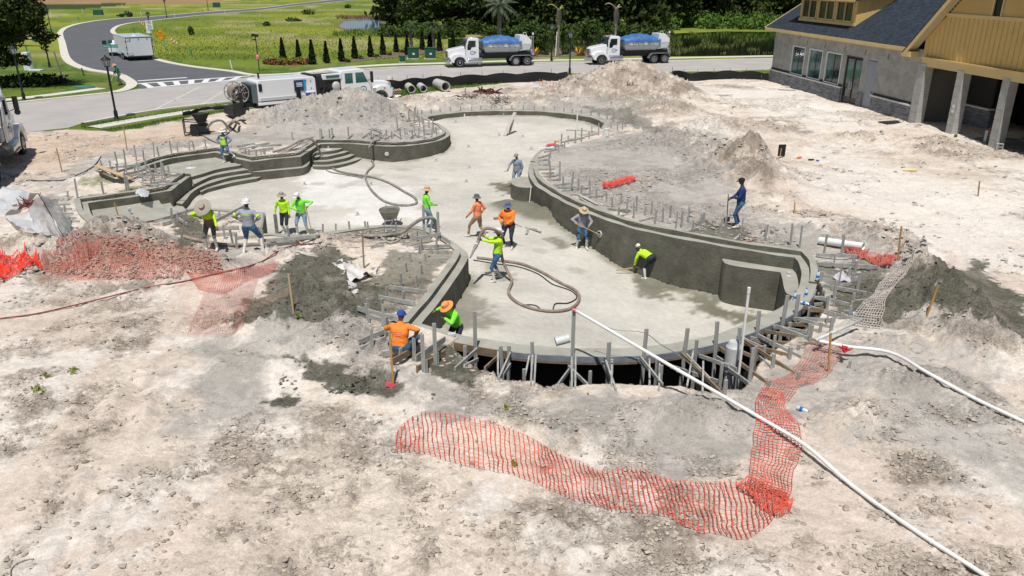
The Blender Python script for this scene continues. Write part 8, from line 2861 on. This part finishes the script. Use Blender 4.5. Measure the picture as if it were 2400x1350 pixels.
hose('black_cable', 'black cable on the ground behind the upper left basin', 'cable', follow([(62, 424), (110, 425), (150, 423), (180, 412), (205, 400), (225, 385), (237, 368)], .03), .025, m_cable)
hose('black_cable', 'black cable from the pump equipment towards the man in the denim shirt', 'cable', follow([(455, 312), (480, 322), (500, 333), (515, 338)], .05), .022, m_cable)
hose('wire', 'thin wire strung between the white pipe and the tall posts', 'wire', catmull([P(1395, 754, 1.0), P(1440, 772, .9), P(1511, 780, .85), P(1545, 805, .5), P(1590, 832, .1), P(1650, 880, .0), P(1700, 915, .05)], 4), .010, m_steel, 5)
hose('cable', 'thin curled wire at the bottom left corner', 'wire', follow([(25, 1352), (28, 1335), (42, 1322), (62, 1314), (80, 1312)], .02), .010, m_steel, 5)
for k, (pts, r_) in enumerate((([(485, 300, .5), (500, 285, .9), (520, 283, .9), (535, 300, .4), (545, 312, .05), (560, 300, .15)], .07), ([(560, 290, .5), (548, 285, .9), (535, 297, .3), (522, 312, .1)], .09), ([(575, 282, .7), (560, 283, .6), (545, 305, .2), (530, 316, .1)], .06))):
 hose('supply_hose', ('grey hose arching from the black hopper machine', 'thick pale hose hanging from the rear of the pump truck', 'dark hose behind the pale hose at the pump truck')[k], 'hose', catmull([P(*p) for p in pts], 6), r_, (m_hose, m_hose2, m_cable)[k])
t = thing('hopper_machine', 'small black machine with open hopper behind the denim shirted man', 'machine', G(470, 316), .3)
M().box((0, 0, .42), (1.1, .7, .5)).obj('engine_block', m_blk, t, bevel=.06)
mm = M()
for a, b in (((-.9, -.4, .1), (.6, -.4, .1)), ((-.9, .4, .1), (.6, .4, .1)), ((-.9, -.4, .1), (-.9, -.4, 1.1)), ((-.9, .4, .1), (-.9, .4, 1.1)), ((-.9, -.4, .95), (.5, -.4, .8)), ((-.9, .4, .95), (.5, .4, .8)), ((-.9, -.4, 1.0), (-.9, .4, 1.0))):
 mm.beam(a, b, .06, .06)
mm.obj('frame', m_blk, t, fix=False)
mm = M()
mm.lathe([(.22, .7), (.55, 1.35)], (.15, 0, 0), 4, cap=False)
mm.lathe([(.52, 1.35), (.2, .72)], (.15, 0, 0), 4, cap=True)
mm.obj('hopper', mat('dark_hopper', (.025, .03, .025), .7), t)
for s_ in (-1, 1):
 M().lathe([(.1, -.06), (.28, -.06), (.28, .06), (.1, .06)], (-.3, s_ * .48, .28), 14, 'y').obj('wheel', m_rub, t, smooth=True)
# BASIN OBJECTS
q = PF(915, 530)
t = thing('wheelbarrow', 'grey mud filled wheelbarrow standing on the pool floor', 'wheelbarrow', q, R(180))
mm = M()
mm.lathe([(.30, .42), (.46, .80), (.485, .80), (.32, .40), (.02, .40)], n=16, sy=1.25, cap=False)
mm.obj('tray', mat('muddy_steel', (.24, .24, .22), .8, var=.25, vscale=4), t, smooth=True)
M().lathe([(.44, .72), (.25, .78), (.02, .80)], n=16, sy=1.25).obj('wet_mix', m_wet, t, smooth=True)
mm = M()
for s_ in (-1, 1):
 mm.tube([(s_ * .10, .75, .22), (s_ * .2, .3, .38), (s_ * .30, -.5, .55), (s_ * .30, -.95, .75)], .022, 6)
 mm.tube([(s_ * .24, -.35, .5), (s_ * .26, -.4, 0)], .02, 6)
mm.obj('frame', m_steel, t, fix=False)
M().lathe([(.08, -.06), (.2, -.06), (.2, .06), (.08, .06)], (0, .72, .2), 16, 'x').obj('wheel', m_rub, t, smooth=True)
q = G(1421, 318)
t = thing('bucket', 'white plastic bucket on the ground at the right end of the far rim', 'bucket', q, 0)
M().lathe([(.17, 0), (.19, .42), (.205, .42), (.205, .46), (.185, .46), (.165, .03)], n=18, cap=False).obj('body', m_white, t, smooth=True)
M().lathe([(.18, .40), (.01, .405)], n=16).obj('contents', m_tg, t)
a = PF(1186, 316)
t = thing('straightedge', 'tall pale board propped up on the pool floor near the far rim', 'board', a, 0)
zt = z_at(a.x + .3, a.y + .6, 263)
M().beam((-.1, -.3, .0), (.62, .5, zt - a.z), .26, .05).obj('board', mat('grey_pale_board', (.50, .47, .42), .8, var=.1, vscale=2), t)
M().beam((.25, .1, .1), (.5, .3, 1.0), .12, .10).obj('prop', m_stake, t)
for k, (x, y, y2, lab) in enumerate(((1089, 286, 267, 'short white pipe standing on the floor near the far rim'), (1352, 307, 266, 'tall white survey rod standing on the floor at the far right of the pool'))):
 q = PF(x, y)
 zt = z_at(q.x, q.y, y2)
 t = thing('white_rod', lab, 'rod', q, 0)
 M().lathe([(.045, 0), (.045, zt - q.z)], n=8).obj('rod', m_white, t)
 if k:
  M().beam((-.75, .1, .05), (.75, -.1, .05), .05, .05).obj('cross_bar', m_stake, t)
for k, (x, y, a_) in enumerate(((1236, 543, 1.45), (1250, 540, -.75))):
 q = PF(x, y)
 t = thing('float_tool', 'long handled finishing tool lying on the pool floor, %s of the two' % ('left', 'right')[k], 'tool', q + Vector((0, 0, .02)), a_)
 M().box((0, 0, .03), (.95, .10, .03)).obj('blade', m_stake, t)
 M().box((.1, 0, .06), (.25, .03, .06)).obj('grip', m_handle, t)
t = thing('straw_hat', 'straw hat lying on the curved wall above the red cloth', 'hat', P(1305, 335, .12), 0)
M().lathe([(.26, 0), (.12, .04), (.11, .14), (.02, .16)], n=18).obj('hat_body', C_STRAW, t, smooth=True)
t = thing('red_cloth', 'pinkish red cloth draped on the curved wall', 'cloth', P(1292, 341, .06), .5)
M().box((0, 0, .05), (.75, .22, .14), top=.7).obj('cloth', mat('red_cloth_m', (.75, .08, .10), .8, bump=.6, bscale=8), t, bevel=.05)
t = thing('white_bag', 'flat white bag with blue print on the curved wall below the red cloth', 'bag', P(1280, 347, .06), .25)
M().box((0, 0, .02), (1.0, .26, .06), top=.9).obj('sheet', m_signw, t, bevel=.02)
M().box((.1, 0, .055), (.35, .1, .008)).obj('print', m_logo, t)
t = thing('plastic_strip', 'white plastic strip draped over the peninsula rim', 'plastic', P(1012, 287, .06), -.4)
M().box((0, 0, .03), (1.2, .16, .08), top=.8).obj('strip', m_signw, t, bevel=.02)
m_bot = mat('clear_bottle', (.55, .66, .72), .12, spec=.8)
def bottle(label, q, lying=False):
 t = thing('water_bottle', label, 'bottle', q, .6, 'small water bottles')
 mm = M()
 mm.lathe([(.04, 0), (.042, .14), (.035, .18), (.015, .22)], n=10)
 o = mm.obj('bottle', m_bot, t, smooth=True)
 c = M().lathe([(.018, .22), (.018, .25)], n=8).obj('bottle_cap', mat('blue_plastic', (.01, .14, .55), .4), t)
 M().lathe([(.043, .06), (.043, .12)], n=10).obj('bottle_label', mat('blue_plastic', (.01, .14, .55), .4), t)
 t.scale = (1.25, 1.25, 1.25)
 if lying:
  t.rotation_euler = (R(88), 0, .7)
  t.location = Vector(q) + Vector((0, 0, .06))
 return t
bottle('upright water bottle on the pool rim right of the bench corner, leftmost', P(1862, 704, -.06))
bottle('small upright bottle on the pool rim, rear one of the two', P(1888, 696, -.06))
bottle('bottle lying on the pool rim between the two upright ones', P(1877, 712, -.06), True)
bottle('bottle on top of the form post at the right rim', P(1915, 655, .1))
bottle('bottle lying in the mud right of the right hand braces', G(1988, 735), True)
bottle('blue labelled bottle lying on the ground right of the net', G(1868, 960), True)
t = thing('phone_box', 'small grey box lying on the front rim beside the orange hat', 'box', P(1058, 788, -.06), .3)
M().box((0, 0, .05), (.22, .12, .10)).obj('body', m_pvc, t, bevel=.02)
# NETS AND SHEETS
def net(label, A, Bl, nu, nv, m, lift=.035, fold=0.0, wc=.011, wl=.006, seed=0, zf=None, group=None, name='safety_net', tn=3):
 """open mesh lying over the ground between two edges"""
 def res(pts, n):
  w_ = catmull([Vector((x, y, 0)) for x, y in pts], 8)
  L = [0]
  for i in range(1, len(w_)):
   L.append(L[-1] + (w_[i] - w_[i - 1]).length)
  out = []
  for k in range(n):
   s__ = L[-1] * k / (n - 1)
   i = next(j for j in range(1, len(L)) if L[j] >= s__ - 1e-6)
   out.append(w_[i - 1].lerp(w_[i], (s__ - L[i - 1]) / max(1e-6, L[i] - L[i - 1])))
  return out
 a, b = res(A, nu), res(Bl, nu)
 pts = np.zeros((nu, nv, 3))
 for i in range(nu):
  for j in range(nv):
   p = a[i].lerp(b[i], j / (nv - 1))
   pts[i, j] = ray(p.x, p.y)
 zz = np.zeros((nu, nv))
 for _ in range(14):
  tt_ = (zz - CAM_H) / pts[..., 2]
  x, y = pts[..., 0] * tt_, pts[..., 1] * tt_
  zz = .5 * zz + .5 * terrain(x, y)
 x = x + .05 * fbm(x, y, .5, 3, seed) + fold * fbm(x, y, .45, 3, seed + 1)
 y = y + .05 * fbm(x + 9, y, .5, 3, seed) + fold * fbm(x + 5, y, .4, 3, seed + 2)
 z = terrain(x, y) + lift + np.maximum(0, .10 * fbm(x, y, .6, 3, seed + 3)) + fold * 1.3 * np.abs(fbm(x * 1.3, y, .35, 3, seed + 4))
 pts = np.stack([x, y, z], -1)
 V, Fc = [], []
 def ribbon(line, wd, thick):
  n = len(line)
  d = np.gradient(line, axis=0)
  d /= np.linalg.norm(d, axis=1)[:, None] + 1e-9
  s1 = np.cross(d, [0, 0, 1.0])
  s1 /= np.linalg.norm(s1, axis=1)[:, None] + 1e-9
  s2 = np.array([0, 0, 1.0])
  o = sum(len(v) for v in V)
  ring = np.stack([line - s1 * wd, line + s1 * wd, line + s2 * thick], 1)
  V.append(ring.reshape(-1, 3))
  k = np.arange(n - 1)[:, None] * 3 + o
  for e, g in ((0, 1), (1, 2), (2, 0)):
   Fc.append(np.concatenate([k + e, k + g, k + g + 3, k + e + 3], 1))
 for j in range(nv):
  ribbon(pts[:, j], wl, wl)
 for i in range(nu):
  ribbon(pts[i], wc, wc)
 V_ = np.concatenate(V)
 F_ = np.concatenate(Fc)
 o0 = V_.mean(0)
 me = bpy.data.meshes.new(name)
 me.from_pydata((V_ - o0).tolist(), [], F_.tolist())
 me.materials.append(m)
 o = bpy.data.objects.new(name, me)
 o.location = o0
 COL.objects.link(o)
 return tag(o, label, 'safety net', group)
m_net = mat('orange_net', (.62, .10, .06), .7, var=.3, vscale=2)
m_netp = mat('dusty_pink_net', (.50, .20, .15), .8, var=.2, vscale=2)
m_netg = mat('cement_covered_net', (.46, .41, .37), .9, var=.2, vscale=3)
m_netr = mat('bright_red_net', (.78, .045, .02), .6, var=.15, vscale=2)
m_neth = mat('faded_red_net', (.55, .13, .09), .8, var=.2, vscale=2)
net('long orange safety net spread across the sand in front of the pool', [(931, 1012), (967, 979), (1025, 969), (1087, 979), (1158, 996), (1233, 1025), (1300, 1062), (1354, 1087), (1412, 1108), (1483, 1104), (1550, 1121), (1608, 1129), (1671, 1133), (1750, 1137), (1845, 1170)],
 [(927, 1067), (1004, 1067), (1030, 1078), (1108, 1096), (1208, 1121), (1275, 1144), (1346, 1175), (1437, 1202), (1492, 1202), (1554, 1212), (1608, 1233), (1692, 1258), (1745, 1265), (1790, 1240), (1845, 1180)], 84, 15, m_net, wc=.010, wl=.004, seed=1, fold=.07)
net('orange safety net running up under the white pipe to the braces', [(1745, 1150), (1757, 1120), (1762, 1080), (1767, 1025), (1771, 983), (1775, 942), (1785, 915)], [(1848, 1190), (1856, 1133), (1871, 1083), (1879, 1037), (1871, 1000), (1840, 955), (1835, 920)], 40, 13, m_net, wc=.009, wl=.006, fold=.08, seed=2)
net('dense orange heap of folded net at the corner of the long net', [(1748, 1150), (1775, 1140), (1810, 1140), (1850, 1150)], [(1765, 1180), (1795, 1200), (1825, 1215), (1848, 1200)], 24, 12, m_net, fold=.30, wc=.008, wl=.006, seed=3)
net('dusty pink net draped over the brace ends below the red rag', [(1778, 935), (1795, 905), (1840, 882), (1870, 855), (1890, 825), (1915, 802)], [(1850, 945), (1875, 912), (1915, 900), (1945, 878), (1965, 850), (1992, 818)], 40, 13, m_netp, wc=.008, wl=.006, fold=.10, seed=4)
net('cement covered net strip climbing the mud slope at the right', [(1990, 762), (2015, 722), (2048, 690), (2062, 668), (2085, 640), (2100, 605)], [(2060, 772), (2070, 735), (2078, 700), (2098, 672), (2122, 642), (2142, 600)], 34, 11, m_netg, wc=.014, wl=.012, fold=.05, seed=5)
net('crumpled faded red net below the grey pipe at the right', [(1968, 590), (2000, 586), (2050, 600), (2105, 605)], [(1985, 600), (2020, 612), (2060, 625), (2100, 632)], 44, 8, m_neth, wc=.011, wl=.009, fold=.26, seed=6)
net('bright red net heap at the left edge', [(-60, 595), (0, 592), (30, 606), (60, 598), (88, 612)], [(-60, 700), (0, 668), (30, 650), (60, 640), (90, 628)], 70, 24, m_netr, wc=.010, wl=.007, fold=.30, seed=7)
net('fine faded red net covering the reddish mound', [(95, 612), (150, 570), (220, 560), (330, 556), (420, 572), (500, 590)], [(110, 640), (180, 655), (260, 656), (350, 655), (430, 650), (525, 645)], 90, 18, m_neth, wc=.003, wl=.003, fold=.03, seed=3)
net('thin red net stretched under the red hose left of the olive mud', [(440, 640), (500, 640), (550, 632), (620, 622), (655, 615)], [(465, 680), (520, 690), (560, 672), (600, 655), (640, 640)], 50, 13, m_neth, wc=.006, wl=.005, seed=4)
net('pale thin net lying on the sand down to the left of the mud slope', [(480, 690), (520, 680), (560, 672), (605, 655)], [(440, 785), (490, 790), (535, 790), (570, 765)], 34, 16, m_netp, wc=.004, wl=.003, seed=5)
t = net('rolled orange net bundle on the ground behind the curved wall', [(1412, 436), (1440, 428), (1468, 421), (1488, 420)], [(1415, 446), (1445, 440), (1470, 433), (1490, 428)], 44, 10, m_netr, wc=.010, wl=.008, fold=.10, seed=6, lift=.10)
hose('stick', 'thin wooden stick poking out of the rolled orange net', 'stick', [G(1484, 426, .08), G(1524, 426, .06)], .022, m_handle, 6)
m_plast = bpy.data.materials.new('plastic_sheet')
m_plast.use_nodes = True
b_ = m_plast.node_tree.nodes['Principled BSDF']
b_.inputs['Base Color'].default_value = (.62, .64, .66, 1)
b_.inputs['Roughness'].default_value = .35
b_.inputs['Alpha'].default_value = .80
b_.inputs['Transmission Weight'].default_value = .0
def sheet_cloth(name, label, cat, pts, tris, m, sub=5, amp=.06, seed=0):
 bm = bmesh.new()
 vs = [bm.verts.new(p) for p in pts]
 for f in tris:
  bm.faces.new([vs[i] for i in f])
 bmesh.ops.subdivide_edges(bm, edges=bm.edges, cuts=sub, use_grid_fill=True)
 bmesh.ops.triangulate(bm, faces=bm.faces)
 bmesh.ops.smooth_vert(bm, verts=bm.verts, factor=.5)
 bm.normal_update()
 for v in bm.verts:
  x, y, z = v.co
  v.co += v.normal * float(amp * (fbm(np.array([x * 1.5 + z]), np.array([y + z * 1.2]), .5, 3, seed)[0] * 2))
 o0 = Vector(pts[0])
 for v in bm.verts:
  v.co -= o0
 me = bpy.data.meshes.new(name)
 bm.to_mesh(me)
 bm.free()
 me.polygons.foreach_set('use_smooth', [True] * len(me.polygons))
 me.materials.append(m)
 o = bpy.data.objects.new(name, me)
 o.location = o0
 COL.objects.link(o)
 return tag(o, label, cat)
apex = P(87, 548, 0)
top_ = Vector((G(140, 560).x - .35, G(140, 560).y + .25, 0))
zt = z_at(top_.x, top_.y, 458)
bx = G(155, 562, .03)
apx = P(90, 456, zt)
apx = Vector((apx.x, bx.y + .7, z_at(apx.x, bx.y + .7, 456)))
apx.x = ray(90, 456)[0] / ray(90, 456)[1] * (bx.y + .7)
pl = [apx, bx, G(168, 530, .1), G(140, 500, .55), G(70, 520, .35), G(10, 512, .1), G(60, 545, .05), G(110, 552, .04)]
sheet_cloth('plastic_sheet', 'white plastic sheet hanging like a tent from a thin pole at the left', 'plastic sheet', pl, [(0, 1, 2), (0, 2, 3), (0, 4, 7), (0, 7, 1), (4, 5, 6), (4, 6, 7)], m_plast, 7, .12, 2)
t = thing('tent_pole', 'dark pole holding up the white plastic sheet', 'pole', bx, 0)
M().tube([(0, 0, -.1), (apx - bx) + Vector((.02, -.03, .05))], .018, 6).obj('pole', m_cable, t)
pl = [G(-20, 470, .1), G(25, 450, .35), G(85, 455, .3), G(60, 475, .25), G(45, 500, .25), G(5, 510, .1), G(-20, 500, .1)]
sheet_cloth('plastic_sheet', 'crumpled white plastic sheet on the ground behind the tent', 'plastic sheet', pl, [(0, 1, 3), (1, 2, 3), (0, 3, 4), (0, 4, 5), (0, 5, 6)], m_plast, 6, .22, 4)
m_paper = mat('torn_white_sacks', (.62, .60, .58), .7, var=.12, vscale=6)
for k, (pp, lab) in enumerate(((((778, 620), (800, 612), (810, 640), (790, 650)), 'torn white sack on the olive mud, left piece'), (((800, 622), (838, 618), (860, 655), (820, 665)), 'torn white sack on the olive mud, large middle piece'), (((850, 640), (885, 632), (880, 650), (850, 655)), 'torn white sack on the olive mud, right piece'), (((812, 668), (835, 662), (842, 690), (822, 682)), 'torn white sack on the olive mud, lower piece'), (((1975, 640), (2000, 650), (1990, 665), (1950, 655)), 'dirty white plastic in the mud behind the grid of boards'), (((1920, 695), (1950, 690), (1945, 715), (1920, 712)), 'dirty white plastic in the mud beside the right braces'), (((890, 905), (905, 870), (925, 880), (905, 900)), ''), (((322, 452), (350, 447), (345, 462), (318, 458)), 'white crumpled plastic between the two left basins'))):
 if lab:
  sheet_cloth('torn_sack', lab, 'sack', [G(x, y, .07) for x, y in pp], [(0, 1, 2, 3)], m_paper if k < 4 else m_plast, 8, .16, k)
# SCRAPS ON THE RIGHT
q = G(1826, 372)
t = thing('sign_board', 'upright black panel on a thin wooden stake in the white sand', 'panel', q, .1)
zt = z_at(q.x, q.y, 339)
M().box((.10, 0, (zt - q.z) * .60), (.42, .03, (zt - q.z) * .82), top=1.0).obj('panel', m_silt, t)
M().beam((.0, 0, -.1), (.05, 0, .6), .06, .04).obj('stake', m_handle, t)
m_scrap = mat('white_foam_board', (.66, .68, .69), .6)
for k, (x, y, w_, d_, a_, lab, mt_) in enumerate(((1862, 204, 1.6, .9, .1, 'white foam board lying by the building wall', m_scrap), (1890, 207, 1.3, .6, -.3, 'second white foam board overlapping the first by the wall', m_tg), (1687, 224, 2.2, .14, .05, 'grey plank on the white sand behind the mounds', m_stake), (1838, 212, 2.0, .12, -.25, 'brown plank on the sand in front of the stone base', m_stake2), (1873, 371, .35, .18, .9, 'orange scrap on the sand right of the black panel', mat('orange_peg', (.75, .20, .03), .8)), (1901, 376, .3, .14, 0, 'dark scrap on the sand right of the orange scrap', m_cable), (1916, 378, .14, .1, 0, 'small blue scrap on the sand', m_logo), (2133, 402, .7, .12, 0, 'yellow stick on the white sand', mat('yellow_stick', (.6, .45, .12), .8)), (2003, 239, .5, .3, .2, 'white container lying beside the steel door', m_white), (1620, 210, .0, 0, 0, '', None), (1918, 220, .25, .2, 0, 'small dark blue scrap near the building wall', m_logo), (2090, 288, 1.6, .9, .3, 'added dark sheet standing in for a shadow at the corner of the portico', m_cable), (1150, 1, 0, 0, 0, '', None))):  # the dark sheet at the portico corner is an added shadow patch
 if w_:
  t = thing('scrap_board', lab, 'scrap', G(x, y), a_)
  M().box((0, 0, .05), (w_, d_, .05)).obj('board', mt_, t)
for k, (x, y, s_, lab) in enumerate(((2090, 266, 1.25, 'white bucket by the stone base, left of two'), (2104, 268, .8, 'white narrow container by the stone base, right of two'))):
 t = thing('white_container', lab, 'container', G(x, y), 0)
 M().lathe([(.17 * s_, 0), (.2 * s_, .45), (.21 * s_, .46), (.17 * s_, .47)], n=14).obj('body', m_tg if k == 0 else m_white, t, smooth=True)
def cblock(label, q, rz, upright=True):
 t = thing('concrete_block', label, 'concrete block', q, rz, 'concrete blocks beside the columns')
 mm = M()
 h, L, w_ = .39, .19, .19
 wall_with_holes(mm, -L, L, 0, h, [(-L + .035, -.02, .03, h - .03), (.02, L - .035, .03, h - .03)] if not upright else [(-L + .04, L - .04, .035, h / 2 - .02), (-L + .04, L - .04, h / 2 + .02, h - .035)], -w_ / 2, w_ / 2)
 mm.obj('block', m_colblk, t, fix=False)
 return t
cq = G(2312, 336)
cblock('concrete block on its end left of the right column, top of the stack', cq + Vector((0, 0, .40)), .3)
cblock('concrete block lying left of the right column, under the other one', cq, .3, False)
cblock('concrete block standing right of the right column', G(2340, 352), -.2)
t = thing('spray_can', 'small red can standing on the stacked concrete block', 'can', cq + Vector((0, 0, .80)), 0)
M().lathe([(.05, 0), (.05, .14), (.02, .17)], n=10).obj('can', m_redl, t)
for k, (x, y) in enumerate(((105, 885), (170, 872), (88, 915), (1188, 960), (1205, 1092), (2240, 322), (700, 745))):
 bush('weed', ('small green weed in the sand, upper left one', 'small green weed in the sand, right of the other', 'small green weed in the sand, lowest at the left', 'tiny weed between rim and orange net', 'tiny weed under the orange net', 'weeds growing at the foot of the middle column', 'tiny weed at the edge of the mud slope')[k], 'weed', G(x, y), .15 if k < 3 else .07, .07 if k != 5 else .25, 34 if k != 5 else 150, lf_grass, .06, 200 + k)
NOCLOD = [gpoly(OLIVEP[i]) for i in (0, 1, 2, 3, 4, 5, 6)] + [gpoly([(95, 605), (170, 560), (330, 556), (480, 590), (525, 640), (400, 652), (250, 655), (110, 640)])]
def clods(name, label, n, seed, region, smin, smax, m, sel=None):
 rng = np.random.RandomState(seed)
 px = region[0] + rng.rand(n) * (region[2] - region[0])
 py = region[1] + rng.rand(n) * (region[3] - region[1])
 Pw = np.array([P(a, b)[:] for a, b in zip(px, py)])
 x, y = Pw[:, 0], Pw[:, 1]
 ok_ = inside(DIRT, x, y) & ~inside(offset_loop(.7), x, y) & ~inside(TRENCH, x, y)
 ok_ &= (.02 + rough_w(x, y)) * (fbm(x, y, .9, 3, 1) + .45) > rng.rand(n) * .9 + .01
 for g in NOCLOD:
  ok_ &= ~inside(g, x, y)
 x, y = x[ok_], y[ok_]
 n = len(x)
 z = terrain(x, y)
 base = np.array([(1, 0, 0), (-1, 0, 0), (0, 1, 0), (0, -1, 0), (0, 0, .75), (0, 0, -.6), (.6, .6, .35), (-.6, .55, .3), (-.55, -.6, .35), (.6, -.55, .3)])
 fcs = np.array([(0, 6, 4), (6, 2, 4), (2, 7, 4), (7, 1, 4), (1, 8, 4), (8, 3, 4), (3, 9, 4), (9, 0, 4), (0, 2, 6), (2, 1, 7), (1, 3, 8), (3, 0, 9)])
 s__ = smin + (smax - smin) * rng.rand(n) ** 3
 V = base[None] * (1 + .35 * rng.randn(n, 10, 1)) * s__[:, None, None] * np.array([1, 1, .7])
 a = rng.rand(n) * 6.28
 ca_, sa_ = np.cos(a)[:, None], np.sin(a)[:, None]
 vx = V[..., 0] * ca_ - V[..., 1] * sa_ * 1.2
 vy = V[..., 0] * sa_ + V[..., 1] * ca_
 V = np.stack([vx + x[:, None], vy + y[:, None], V[..., 2] + z[:, None] + s__[:, None] * .15], -1).reshape(-1, 3)
 Fx = (fcs[None] + (np.arange(n) * 10)[:, None, None]).reshape(-1, 3)
 me = bpy.data.meshes.new(name)
 me.vertices.add(len(V))
 me.vertices.foreach_set('co', V.astype(np.float32).ravel())
 me.loops.add(Fx.size)
 me.loops.foreach_set('vertex_index', Fx.astype(np.int32).ravel())
 me.polygons.add(len(Fx))
 me.polygons.foreach_set('loop_start', np.arange(0, Fx.size, 3, dtype=np.int32))
 me.polygons.foreach_set('loop_total', np.full(len(Fx), 3, np.int32))
 me.update(calc_edges=True)
 me.materials.append(m)
 o = bpy.data.objects.new(name, me)
 COL.objects.link(o)
 return tag(o, label, 'clods', None, 'stuff')
def clodmat(name, c1, c2):
 m = leaf_mat(name, c1, c2, 1.5)
 m.node_tree.nodes['Principled BSDF'].inputs['Roughness'].default_value = .95
 return m
clods('soil_clods', 'small clods and crumbs scattered over the foreground sand', 90000, 5, (-60, 640, 2460, 1400), .008, .06, clodmat('clod_sand', (.25, .205, .165), (.54, .475, .40)))
clods('soil_clods', 'clods and crumbs over the mounds and the ground further back', 60000, 6, (-60, 185, 2460, 660), .02, .11, clodmat('clod_grey', (.24, .21, .18), (.50, .46, .41)))
def crumbs(name, label, n, seed, polys, smin, smax, m):
 global NOCLOD
 keep, NOCLOD = NOCLOD, []
 ro = globals()['rough_w']
 globals()['rough_w'] = lambda x, y: np.where(np.any([inside(g, x, y) for g in polys], 0), 1.0, -1.0)
 a = [p for g in polys for p in g]
 pp = [pxy((p[0], p[1], 0)) for p in a]
 o = clods(name, label, n, seed, (min(p[0] for p in pp), min(p[1] for p in pp), max(p[0] for p in pp), max(p[1] for p in pp)), smin, smax, m)
 globals()['rough_w'] = ro
 NOCLOD = keep
 return o
crumbs('mud_crumbs', 'dark olive crumbs of sprayed concrete on the mud slopes', 26000, 7, NOCLOD[:3] + [NOCLOD[5]], .012, .055, clodmat('clod_olive', (.06, .06, .045), (.17, .165, .125)))
crumbs('mud_crumbs', 'dark olive crumbs on the right hand slope', 14000, 8, [NOCLOD[3], NOCLOD[4], NOCLOD[6]], .012, .05, clodmat('clod_olive2', (.07, .07, .05), (.19, .185, .14)))
crumbs('rusty_crumbs', 'rusty red soil crumbs on the reddish mound', 24000, 9, [NOCLOD[7]], .012, .05, clodmat('clod_red', (.27, .17, .135), (.50, .36, .29)))
